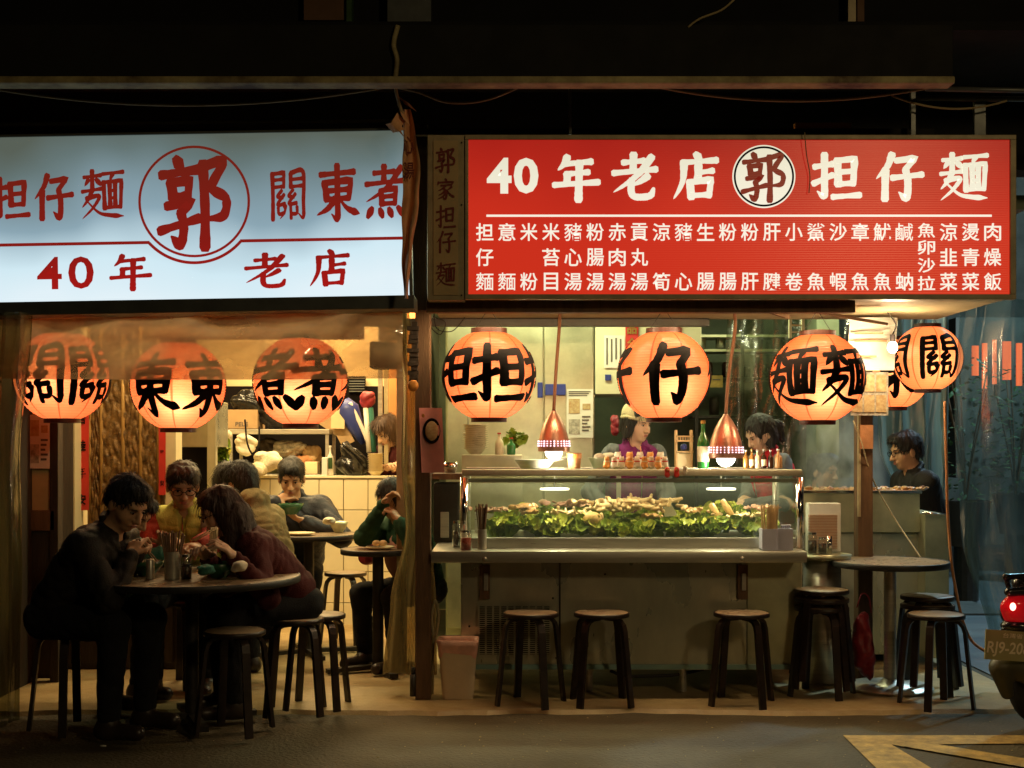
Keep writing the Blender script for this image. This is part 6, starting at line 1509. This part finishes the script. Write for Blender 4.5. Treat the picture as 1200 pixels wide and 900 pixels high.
stool(PX(0, 1) and 214, 7.12, 'stool under the man in the yellow-green vest', 20)
# clothes bag on stools + red bag on floor by stack
bag_at('red_bag', 'red plastic shopping bag on the floor beside the stack of three stools', 1012, 755, 22, 90, 6.98, 'bag_red', 'bag', 31, .8, 10, .01)
MB().tube(bez([P(1004, 712, 6.95), P(1010, 696, 6.95), P(1018, 700, 6.95), P(1021, 718, 6.95)], 5), .004, 6).build('bag_handle', 'bag_red', [o for o in C.objects if o.name == 'red_bag'][0], True)
# things on the dining tables
ZT1 = .6815
c = Vector((PX(202, 6.05), 6.05, ZT1))
stick_holder(c, .036, .125, 30, .21, 'steel', 'chop_dark', 'big steel tin full of brown chopsticks on the large dining table', .35)
MB().lathe([(.001, 0), (.019, 0), (.019, .085), (.0165, .09), (.001, .092)], (PX(176, 6.05), 6.05, ZT1), 20).build('pepper_shaker', 'steel', None, label='steel pepper shaker left of the big chopstick tin', cat='shaker', sm=40)
jar(Vector((PX(217, 6.0), 6.02, ZT1)), .027, .115, 'soy', 'dark sauce jar right of the big chopstick tin')
gb = lambda c, r, lb, m='green_bowl', fill='soy': (lambda t: (MB().lathe([(r*.45, 0), (r*.5, .008), (r*.85, .04), (r, .068), (r*.96, .068), (r*.8, .038), (.001, .014)], c, 28, True).build('bowl_body', m, t, True), MB().lathe([(.001, .05), (r*.9, .05)], c, 24).build('soup', fill, t)))(thing('soup_bowl', lb, 'bowl', c))
gb(Vector((-1.36, 6.13, ZT1)), .085, 'green soup bowl in front of the long-haired woman', fill='meat_brown')
gb(Vector((-1.72, 6.22, ZT1)), .085, 'dark green bowl in front of the man in the black jacket')
tp = bag_at('tissue', 'crumpled white tissue on the right of the large dining table', 280, 664, 15, 7, 5.93, 'bag_white', 'tissue', 41, .5, 5, .009)
tp = bag_at('green_tissue', 'crumpled pale green tissue packet right of the sauce jar', 240, 667, 14, 6, 5.90, 'teal', 'tissue', 42, .5, 5, .009)
def plate(c, r, lb, m='cream_bowl'):
    t = thing('plate', lb, 'plate', c); MB().lathe([(.001, 0), (r*.6, 0), (r, .014), (r*.98, .017), (r*.6, .006), (.001, .005)], c, 28, True).build('dish', m, t, True); return t
plate(Vector((PX(352, 8.0), 8.0, .747)), .09, 'cream plate on the table of the man with the green bowl')
bag_at('napkin', 'folded white napkin on the right of the middle table', 386, 610, 16, 6, 8.05, 'bag_white', 'napkin', 43, .9, 3, .004)
gb(Vector((PX(397, 8.25), 8.25, .747)), .06, 'grey-green bowl at the back right of the middle table', 'steel_green')
p_ = plate(Vector((PX(446, 7.5), 7.5, .702)), .085, 'cream plate holding two dumplings on the small table by the curtain')
for i, px in enumerate((441, 449)): MB().ell(P(px, 636, 7.5)+Vector((0, 0, -.003)), (.024, .02, .018), 12, 8).build('dumpling', 'meat', None, True, label=('left' if i == 0 else 'right')+' of two pale dumplings on the plate by the curtain', cat='dumpling')

lc = thing('added_dark_cabinet', 'added low dark wooden cabinet blocking the pale wall behind the diners', 'cabinet', (-2.0, 7.7, 0))  # invented dark cabinet, added to hide the pale wall and keep this corner black
MB().box(-2.6, PX(282, 7.62), 7.62, 7.98, 0, .60, .006).build('carcass', 'timber_dark', lc)
for i in range(3): MB().box(-2.58+.33*i, -2.28+.33*i, 7.605, 7.618, .04, .56, .004).build('door', 'timber_dark', lc)
bag_at('red_rucksack', 'dark red rucksack hanging behind the woman in the pink apron', 431, 640, 24, 56, 7.95, 'bag_red', 'rucksack', 61, .7, 8, .01)
# ============================================================ PEOPLE
V3 = lambda px, py, d: np.array(P(px, py, d))
person('man in a black jacket leaning over the large table, nearest the street', -2.08, 6.05, 72, 38, hyaw=-12, hpitch=34, hands={'R': V3(152, 652, 5.94), 'L': V3(160, 648, 6.14), 'Rp': (-.2, -.7, -.8), 'Lp': (-.2, .6, -.9)}, jacket='black_jacket', style='short', voxel=.0058, bulk=1.0, curl=.95, sc=1.0)
person('older man in glasses and a yellow-green vest with dull red sleeves', PX(214, 7.1), 7.22, 8, 26, hyaw=10, hpitch=22, hands={'R': V3(186, 646, 6.62), 'L': V3(232, 640, 6.55)}, jacket='red_sleeve', vest='yellow_vest', sleeve='red_sleeve', hair='hair_grey', glasses=True, voxel=.006, sc=.98, bulk=1.12)
person('diner in a teal jacket, mostly hidden behind the man in black', -2.25, 6.66, 76, 44, hyaw=0, hpitch=40, hands={'R': V3(186, 648, 6.45), 'L': V3(192, 640, 6.62)}, jacket='teal', style='short', voxel=.0075, sc=.92)
person('long-haired woman in glasses lifting noodles with chopsticks', PX(352, 6.5), 6.50, -66, 44, hyaw=-2, hpitch=22, hands={'R': V3(218, 654, 6.16)+np.array((.1, 0, .0)), 'L': V3(276, 655, 6.06), 'Rp': (.2, .6, -.8)}, skin='skin_light', hair='hair_red', style='long', jacket='maroon', glasses=True, voxel=.0058, sc=.95)
person('man in a khaki hooded jacket seen from behind', PX(324, 7.2), 7.2, -128, 30, hyaw=8, hpitch=20, hands={'R': V3(262, 615, 7.55), 'L': V3(262, 640, 7.1)}, jacket='khaki', style='short', hood=True, voxel=.0068, bulk=1.0)
person('dark-haired diner hidden behind the man in khaki', PX(262, 8.35), 8.35, 20, 24, hyaw=20, hpitch=22, jacket='grey_sw', style='fringe', voxel=.009, sc=.94)
person('man in a dark puffer jacket eating from a green bowl', PX(345, 8.62), 8.66, 3, 20, hyaw=2, hpitch=24, hands={'R': V3(322, 588, 8.36), 'L': V3(358, 612, 8.30), 'Rp': (-.8, 0, -.4), 'Lp': (.8, 0, -.5)}, jacket='puffer', style='short', voxel=.0066, bulk=1.15, sc=1.0, palm={'L': (0, .3, 1), 'R': (0, .5, -.6)}, curl=.6, hipz=.50)
gb(Vector((PX(341, 8.27), 8.27, PZ(603, 8.25))), .082, 'green bowl held up to the mouth of the man in the puffer jacket')
person('worker with brown hair bending over behind the half wall', -.80, 10.02, -28, 26, hipz=.84, sit=False, hyaw=-20, hpitch=34, hands={'R': V3(452, 551, 9.66), 'L': V3(466, 553, 9.66)}, jacket='maroon', hair='hair_brown', style='bob', voxel=.0075, sc=.95, skin='skin_light', legs=False)
person('woman in a pink apron and dark green sleeves half hidden by the bunched plastic', PX(496, 7.85), 7.85, -42, 26, hyaw=5, hpitch=28, hands={'R': V3(450, 592, 7.52), 'L': V3(468, 612, 7.45), 'Rp': (-.5, -.2, -.6)}, jacket='greensw', apron='pink', style='pony', voxel=.0068, sc=.93, curl=.9, hipz=.46)
person('woman in a cream beanie and purple jacket behind the showcase', PX(738, 8.15), 8.15, 18, 10, sit=False, hyaw=22, hpitch=14, hands={'R': V3(716, 600, 7.85), 'L': V3(775, 600, 7.85)}, jacket='grey_sw', vest='purple', sleeve='grey_sw', skin='skin_light', style='bob', hat='beanie', voxel=.006, sc=.93, legs=False)
bag_at('red_scarf', 'red cloth hanging just left of the woman in the beanie', 721, 500, 9, 24, 8.4, 'bag_red', 'cloth', 51, .6, 4, .008)
person('woman with a dark ponytail and red vest working at the right of the stall', PX(921, 8.1), 8.1, -68, 18, sit=False, hyaw=0, hpitch=32, hands={'R': V3(872, 585, 7.9), 'L': V3(874, 592, 7.8)}, jacket='grey_sw', vest='redvest', sleeve='grey_sw', skin='skin_light', style='pony', voxel=.006, sc=.90, legs=False)
person('blurred diner seen through the steam behind the steamer station', PX(957, 9.0), 9.0, 20, 5, hyaw=25, hpitch=8, jacket='paper' if False else 'grey_sw', style='short', voxel=.008, hipz=.50)
person('man in glasses and a black jacket sitting beyond the steamer at the right', PX(1088, 8.6), 8.6, -76, 14, hyaw=-6, hpitch=14, hands={'R': V3(1035, 612, 8.5), 'L': V3(1040, 618, 8.9)}, jacket='black_jacket', style='short', glasses=True, voxel=.006, skin='skin', hipz=.655)
# noodles and chopsticks in hand
cs_ = thing('chopsticks', 'pair of chopsticks lifting noodles in the hand of the long-haired woman', 'chopsticks', P(240, 620, 6.2))
for o_ in (0, 4): MB().tube([P(224+o_, 634, 6.16), P(254, 617+o_*.6, 6.2)], [.004, .0025], 6).build('chopstick', 'chopstick', cs_, True)
nd = MB()
for i in range(12):
    px = 246+i*.75; nd.tube(bez([P(px+1, 618, 6.2+.004*(i % 3)), P(px, 632, 6.2), P(px+.8*math.sin(i), 650, 6.19)], 4), .0028, 5)
nd.build('noodles', 'noodle', cs_, True)
cs_ = thing('chopsticks', 'pair of dark chopsticks in the hand of the man in the black jacket', 'chopsticks', P(165, 650, 6.0))
for o_ in (0, 3): MB().tube([P(160+o_, 632, 5.98), P(181+o_, 657, 6.14)], [.004, .0025], 6).build('chopstick', 'chop_dark', cs_, True)

# ============================================================ PLASTIC SHEETS
vl = thing('plastic_valance', 'brownish transparent plastic valance hanging under the white sign over the lanterns', 'plastic sheet', P(235, 366, 6.4))
def vfn(u, v):
    px = -60+u*532; py = 364+v*(79+2*math.sin(u*3)); k = 1-v
    return P(px, py, 6.42+.02*abs(math.sin(u*23+v*5+2*math.sin(u*7)))+.016*abs(math.sin(u*11-v*4))*(1-v)+.03*math.sin(u*16+v*2)+.018*math.sin(u*37+v*6)*(.4+k)+.012*math.sin(u*9-v*11))
MB().grid(vfn, 150, 16).build('film', 'film_brown', vl, True)
def curtain(name, lb, pxs, y0, y1, d, m, amp=.05, fr=9, bott=0, dy=0, nv=24, nu=60, cat='plastic curtain', tw=0):
    t = thing(name, lb, cat, P((pxs[0][0]+pxs[0][1])/2, y1, d))
    def fn(u, v):
        i = v*(len(pxs)-1); a = min(int(i), len(pxs)-2); w = i-a; w = w*w*(3-2*w)
        L_, R_ = [pxs[a][j]*(1-w)+pxs[a+1][j]*w for j in (0, 1)]
        p_ = P(L_+(R_-L_)*u, y0+(y1-y0)*v, d)
        p_.y += amp*(.35*abs(math.sin(u*fr*3.1+v*7+math.sin(v*11)))+math.sin(u*fr*2+tw*v+.6*math.sin(v*5))+.4*math.sin(u*fr*4.7+1+v*3)); p_.x += amp*.35*math.cos(u*fr*2+v*2)
        return p_
    MB().grid(fn, nu, nv).build('film', m, t, True); return t
curtain('plastic_curtain', 'greenish clear plastic curtain gathered at the far left edge', ((-40, 32), (-40, 20), (-40, 26), (-40, 24)), 366, 845, 6.25, 'film_side', .045, 7)
curtain('bunched_curtain', 'dusty plastic curtain bunched against the timber post', ((452, 478), (470, 494), (468, 497), (474, 503), (458, 510), (450, 512)), 364, 790, 6.86, 'film_dusty', .03, 6, nu=50, nv=50)
# timber post's lower brown drape
curtain('street_curtain', 'large clear plastic curtain catching orange reflections at the right edge', ((1124, 1330), (1120, 1330), (1126, 1330), (1160, 1330)), 352, 760, 7.0, 'film_blue', .045, 7, nu=90)
curtain('rear_plastic_sheet', 'wrinkled clear plastic sheet behind the man at the right', ((1024, 1108), (1026, 1110), (1030, 1108), (1060, 1104)), 372, 600, 9.3, 'film_rear', .04, 9, nu=60)
curtain('kitchen_film', 'dark wrinkled plastic film hanging at the right of the stall kitchen', ((850, 1000), (850, 1000)), 372, 560, 9.2, 'film_dark', .04, 8, nu=60)
MB().tube(bez([P(1107, 470, 6.98), P(1109, 540, 6.98), P(1111, 610, 6.98), P(1118, 680, 6.98), P(1135, 745, 6.98), P(1165, 770, 6.9)], 10), .008, 6).build('curtain_cord', 'ribbon', None, True, label='orange-brown hanging cord along the edge of the street curtain', cat='cord')
# orange reflections in the curtain, imitated by glowing panels added across the side street
ob = thing('curtain_reflection_panels', 'row of glowing panels added as orange reflections in the street curtain', 'banner', P(1165, 430, 12))
for i, (px, w_, y0_, y1_) in enumerate(((1140, 7, 405, 440), (1152, 5, 402, 455), (1164, 4, 398, 450), (1176, 9, 400, 445), (1192, 6, 402, 452), (1210, 8, 400, 448))):
    MB().box(PX(px, 12), PX(px+w_, 12), 12, 12.03, PZ(y1_, 12), PZ(y0_, 12)).build('reflection_panel', M.setdefault('orange_reflection', mat('glowing_orange_reflection', (.6, .1, .03), .5, 0, .3, 4, emit=1.8, ecol=(1, .14, .04))), ob)
bk = box_at('far_stall', 'dim blue-grey stall box beyond the street curtain', 1120, 1290, 372, 560, 13, .6, 'facade', 'stall')
# plants on the far pavement
def potplant(px, d, lb, h=1.0, n=260, zt=1.7, pot_r=.2, seed=1):
    t = thing('potted_plant', lb, 'plant', (PX(px, d), d, 0)); x = PX(px, d); q = random.Random(seed)
    MB().lathe([(.001, .0), (pot_r*.7, .0), (pot_r, .36), (pot_r*1.08, .38), (pot_r*.95, .38), (pot_r*.9, .33), (.001, .33)], (x, d, .45), 24, True).build('pot', 'pot', t, sm=40)
    MB().lathe([(pot_r*.5, .0), (pot_r*.5, .46)], (x, d, 0), 14).build('stand', 'iron_dark', t)
    st = MB()
    for i in range(7): a = q.uniform(0, 6.3); st.tube(bez([(x, d, .8), (x+.06*math.cos(a), d+.06*math.sin(a), 1.2), (x+.22*math.cos(a), d+.2*math.sin(a), zt-.1)], 5), .008, 5)
    st.build('stem', 'timber', t)
    lv = MB()
    for i in range(n):
        a = q.uniform(0, 6.3); r = .32*math.sqrt(q.random()); z = q.uniform(.85, zt); r *= .5+.8*math.sin((z-.85)/(zt-.85)*2.6)
        c = Vector((x+r*math.cos(a), d+r*math.sin(a), z)); l = q.uniform(.05, .1); dr = Vector((math.cos(a)+q.uniform(-.5, .5), math.sin(a)+q.uniform(-.5, .5), q.uniform(-.8, .4))).normalized(); s_ = dr.cross(Vector((0, 0, 1))).normalized()*l*.28
        lv.add([c, c+dr*l*.5+s_, c+dr*l, c+dr*l*.5-s_, c+dr*l*.5+Vector((0, 0, l*.1))], [(0, 1, 4), (1, 2, 4), (2, 3, 4), (3, 0, 4)])
    lv.build('leaves', 'plant', t)
potplant(1132, 11.0, 'dark leafy potted plant standing beyond the plastic curtain at the right', zt=2.0, seed=3)
potplant(1190, 12.5, 'second dim potted plant at the far right beyond the curtain', zt=2.1, seed=6)
MB().box(PX(1120, 10.3), PX(1170, 10.3), 10.1, 10.9, -.008, .004).build('pavement_patch', 'white_plastic' if False else 'grey_frame', None, kind='structure')
# ============================================================ BIN, BROOM
bi = thing('waste_bin', 'tan plastic waste bin with a pink liner left of the counter grille', 'bin', FL(537, 820))
x, y = PX(537, 6.78), 6.78
def sqring(z, w, dpt, r=.03, n=6):
    out = []
    for cx_, cy_, a0 in ((1, 1, 0), (-1, 1, 90), (-1, -1, 180), (1, -1, 270)):
        for k in range(n): a = math.radians(a0+90*k/(n-1)); out.append((x+cx_*(w-r)+r*math.cos(a), y+cy_*(dpt-r)+r*math.sin(a), z))
    return out
def loft(rings, cap0=True, cap1=False):
    n = len(rings[0]); vs = [v for r in rings for v in r]; fs = [(i*n+k, i*n+(k+1) % n, (i+1)*n+(k+1) % n, (i+1)*n+k) for i in range(len(rings)-1) for k in range(n)]
    if cap0: fs.append(tuple(range(n))[::-1])
    if cap1: fs.append(tuple((len(rings)-1)*n+k for k in range(n)))
    return MB().add(vs, fs)
loft([sqring(.002, .078, .07), sqring(.27, .098, .085)]).build('bin_body', 'bin', bi, sm=40)
lr_ = [sqring(.245-.02*0, .0995, .0865), sqring(.272, .1035, .09), sqring(.30, .108, .094), sqring(.303, .102, .088), sqring(.27, .096, .082), sqring(.02, .07, .062)]
lr_[0] = [(a, b, c-.035*abs(math.sin(i*.55))) for i, (a, b, c) in enumerate(lr_[0])]
loft(lr_, False, True).build('bin_liner', 'bin_bag', bi, True)
br = thing('broom', 'long-handled tool with a looped handle leaning between the post and the bin', 'broom', FL(508, 818))
MB().tube([FL(506, 818)+Vector((0, .05, .01)), P(508, 745, 6.78)], .007, 8).tube(bez([P(508, 748, 6.78), P(506, 722, 6.78), P(510, 704, 6.78), P(514, 722, 6.78), P(510, 748, 6.78)], 6), .008, 8).build('handle', 'beige_frame', br, True)
MB().tube(bez([P(715, 786, 6.95), P(735, 792, 6.95), P(790, 791, 6.95), P(825, 784, 6.95)], 6), .009, 6).build('hose', 'cable_dark', None, True, label='dark hose sagging under the counter', cat='hose')
for px, py, lb in ((123, 857, 'cigarette butt on the road, the one farther from the camera'), (121, 874, 'cigarette butt on the road nearest the camera')):
    c = FL(px, py, -.016); MB().tube([c+Vector((-.013, 0, 0)), c+Vector((.013, .006 if py < 860 else -.004, 0))], .004, 8).build('cigarette_butt', 'paper', None, True, label=lb, cat='litter')
gr_ = MB(); q = random.Random(77)
for i in range(190):
    d_ = q.uniform(5.3, 6.5); x_ = q.uniform(-2.6, 2.6); r_ = q.uniform(.002, .006); a_ = q.uniform(0, 3); zb_ = -.0195
    c_, s__ = math.cos(a_)*r_, math.sin(a_)*r_
    gr_.add([(x_-c_, d_-s__, zb_), (x_+s__*.6, d_-c_*.6, zb_), (x_+c_*1.4, d_+s__*1.4, zb_), (x_-s__*.7, d_+c_*.7, zb_), (x_, d_, zb_+r_*.8)], [(0, 1, 4), (1, 2, 4), (2, 3, 4), (3, 0, 4)])
gr_.build('road_grit', 'cable', None, kind='stuff')
# ============================================================ SCOOTER (rear at the right edge)
sx, sy = PX(1207, 6.1), 6.1
so_ = thing('scooter', 'black scooter with glowing red tail light and olive plate at the right edge', 'scooter', (sx, sy, -.02))
# heading to the right and away: forward vector
hv = Vector((.90, .43, 0)).normalized(); sv_ = Vector((hv.y, -hv.x, 0))
def Q(f_, s_, z): return Vector((sx, sy, 0))+hv*f_+sv_*s_+Vector((0, 0, z))
def torus(c, R_, r, ax, n=36, m=12):
    mb = MB(); u = Vector((0, 0, 1)); w = ax.cross(u).normalized(); vs = []
    for i in range(n):
        a = 2*math.pi*i/n; dr = w*math.cos(a)+u*math.sin(a)
        for k in range(m): b = 2*math.pi*k/m; vs.append(c+dr*(R_+r*math.cos(b))+ax*r*1.15*math.sin(b))
    return mb.add(vs, [(i*m+k, ((i+1) % n)*m+k, ((i+1) % n)*m+(k+1) % m, i*m+(k+1) % m) for i in range(n) for k in range(m)])
for f_, nm in ((.12, 'rear'), (1.28, 'front')):
    wh = torus(Q(f_, 0, .225), .19, .055, sv_).build('wheel', 'tyre', so_, True)
    MB().tube([Q(f_, -.02, .225), Q(f_, .02, .225)], .13, 24).build('rim', 'grey_frame', wh)
s_ = SDF(); s_.cap(Q(-.06, 0, .53), Q(.28, 0, .52), .09, .13, .05); s_.cap(Q(.28, 0, .50), Q(.55, 0, .42), .13, .12, .05)
s_.obj('tail_body', 'scooter', so_, .010)
s_ = SDF(); s_.cap(Q(-.05, 0, .655), Q(.20, 0, .68), .045, .075, .04); s_.cap(Q(.20, 0, .68), Q(.55, 0, .67), .075, .06, .04); s_.obj('saddle', 'scooter', so_, .011)
s_ = SDF(); s_.cap(Q(.55, 0, .30), Q(1.0, 0, .30), .11, .11, .04); s_.cap(Q(1.0, 0, .35), Q(1.12, 0, .80), .14, .12, .05); s_.cap(Q(1.12, 0, .80), Q(1.08, 0, 1.0), .10, .08, .05); s_.obj('front_body', 'scooter', so_, .014)
s_ = SDF(); s_.cap(Q(1.1, 0, .40), Q(1.42, 0, .46), .07, .06, .04); s_.obj('front_fender', 'scooter', so_, .012)
MB().tube([Q(1.02, -.34, 1.02), Q(1.08, 0, 1.0), Q(1.02, .34, 1.02)], .016, 10).build('handlebar', 'iron_dark', so_, True)
for s1 in (-.3, .3): MB().tube([Q(1.05, s1, 1.02), Q(1.05, s1*1.1, 1.2)], .006, 6).ell(Q(1.05, s1*1.15, 1.25), (.07, .03, .05)).build('mirror', 'scooter', so_, True)
# grab rail over the tail light, tail light cluster
gr = SDF(); gr.cap(P(1178, 676, 5.95), P(1215, 674, 6.02), .013, .014, .01); gr.cap(P(1178, 676, 5.95), P(1184, 694, 6.0), .012, .012, .01); gr.cap(P(1182, 694, 5.95), P(1215, 692, 5.96), .020, .024, .01); gr.cap(P(1178, 738, 5.96), P(1215, 740, 5.97), .018, .022, .01); gr.obj('grab_rail', 'scooter', so_, .007)
tlo = SDF(); tlo.ell(P(1193, 712, 5.96), (.080, .045, .060), None, .02); tlo.ell(P(1203, 724, 5.97), (.10, .05, .045), None, .03); tlo_ = tlo.obj('tail_light', 'tail', so_, .008)
MB().ell(P(1187, 711, 5.886), (.014, .008, .018)).build('tail_bulb', 'tail_bulb', tlo_, True)
s_ = SDF(); s_.ell(P(1196, 733, 5.97), (.09, .06, .035), None, .02); s_.obj('tail_cowl', 'scooter', so_, .008)
lamp('tail_glow', 'POINT', P(1184, 708, 5.80), .06, (1, .05, .03), .04, parent=so_)
# plate, tilted
pc0 = P(1186, 757, 5.9); ux = (Vector((1, .25, -.10))).normalized(); uz = Vector((.22, .12, 1)).normalized(); uz = (uz-ux*uz.dot(ux)).normalized(); un = ux.cross(uz)
def PV(a, b, c_=0): return pc0+ux*a+uz*b+un*c_
pw, ph = .135, .066
mb = MB(); vs = [PV(a, b, c_) for c_ in (0, -.006) for a, b in ((-pw, -ph), (pw, -ph), (pw, ph), (-pw, ph))]; mb.add(vs, [(0, 1, 2, 3), (7, 6, 5, 4), (0, 4, 5, 1), (1, 5, 6, 2), (2, 6, 7, 3), (3, 7, 4, 0)])
npl = mb.build('number_plate', 'plate', so_)
mb = MB(); text_on(mb, 'RJ9-208', 0, 0, .215, .068, 0, .02, vec=lambda a, b, c_: PV(a-.02+b*.12, b-.018, .003)); mb.build('plate_lettering', 'plate_ink', npl)
mb = MB(); text_on(mb, '台灣省', 0, 0, .1, .022, 0, .01, vec=lambda a, b, c_: PV(a, b+.045, .003)); mb.build('plate_lettering', 'plate_ink', npl)
s_ = SDF(); s_.cap(P(1172, 783, 5.98), P(1180, 812, 6.0), .05, .03, .02); s_.cap(P(1180, 775, 6.0), P(1210, 790, 6.0), .06, .06, .03); s_.obj('mudguard', 'mudguard', so_, .009)
# ============================================================ STEAM over the steamer
def steam():
    m = bpy.data.materials.new('steam'); m.use_nodes = True; nt = m.node_tree; n = nt.nodes; L = nt.links; n.remove(n['Principled BSDF'])
    v = n.new('ShaderNodeVolumePrincipled'); v.inputs['Color'].default_value = (.9, .9, .9, 1)
    tc = n.new('ShaderNodeTexCoord'); mp = n.new('ShaderNodeMapping'); mp.inputs['Scale'].default_value = (1, 1, .55); L.new(tc.outputs['Object'], mp.inputs[0])
    nz = n.new('ShaderNodeTexNoise'); nz.inputs['Scale'].default_value = 7; nz.inputs['Detail'].default_value = 4; nz.inputs['Distortion'].default_value = 1; L.new(mp.outputs[0], nz.inputs[0])
    g = n.new('ShaderNodeTexCoord'); 
    sx_ = n.new('ShaderNodeSeparateXYZ'); L.new(g.outputs['Generated'], sx_.inputs[0])
    fall = mathn(nt, 'SUBTRACT', 1.0, sx_.outputs[2])
    ex = mathn(nt, 'MULTIPLY', mathn(nt, 'MULTIPLY', sx_.outputs[0], mathn(nt, 'SUBTRACT', 1.0, sx_.outputs[0])), 4.0)
    a = mathn(nt, 'MULTIPLY', mathn(nt, 'MAXIMUM', mathn(nt, 'SUBTRACT', nz.outputs['Fac'], .46), 0.0), 27.0)
    d_ = mathn(nt, 'MULTIPLY', mathn(nt, 'MULTIPLY', a, fall), ex); L.new(d_, v.inputs['Density'])
    L.new(v.outputs[0], n['Material Output'].inputs['Volume']); return m
M['steam'] = steam()
MB().box(PX(940, 8), PX(1036, 8), 7.85, 8.35, PZ(572, 8), PZ(470, 8)).build('steam', 'steam', None, kind='stuff')
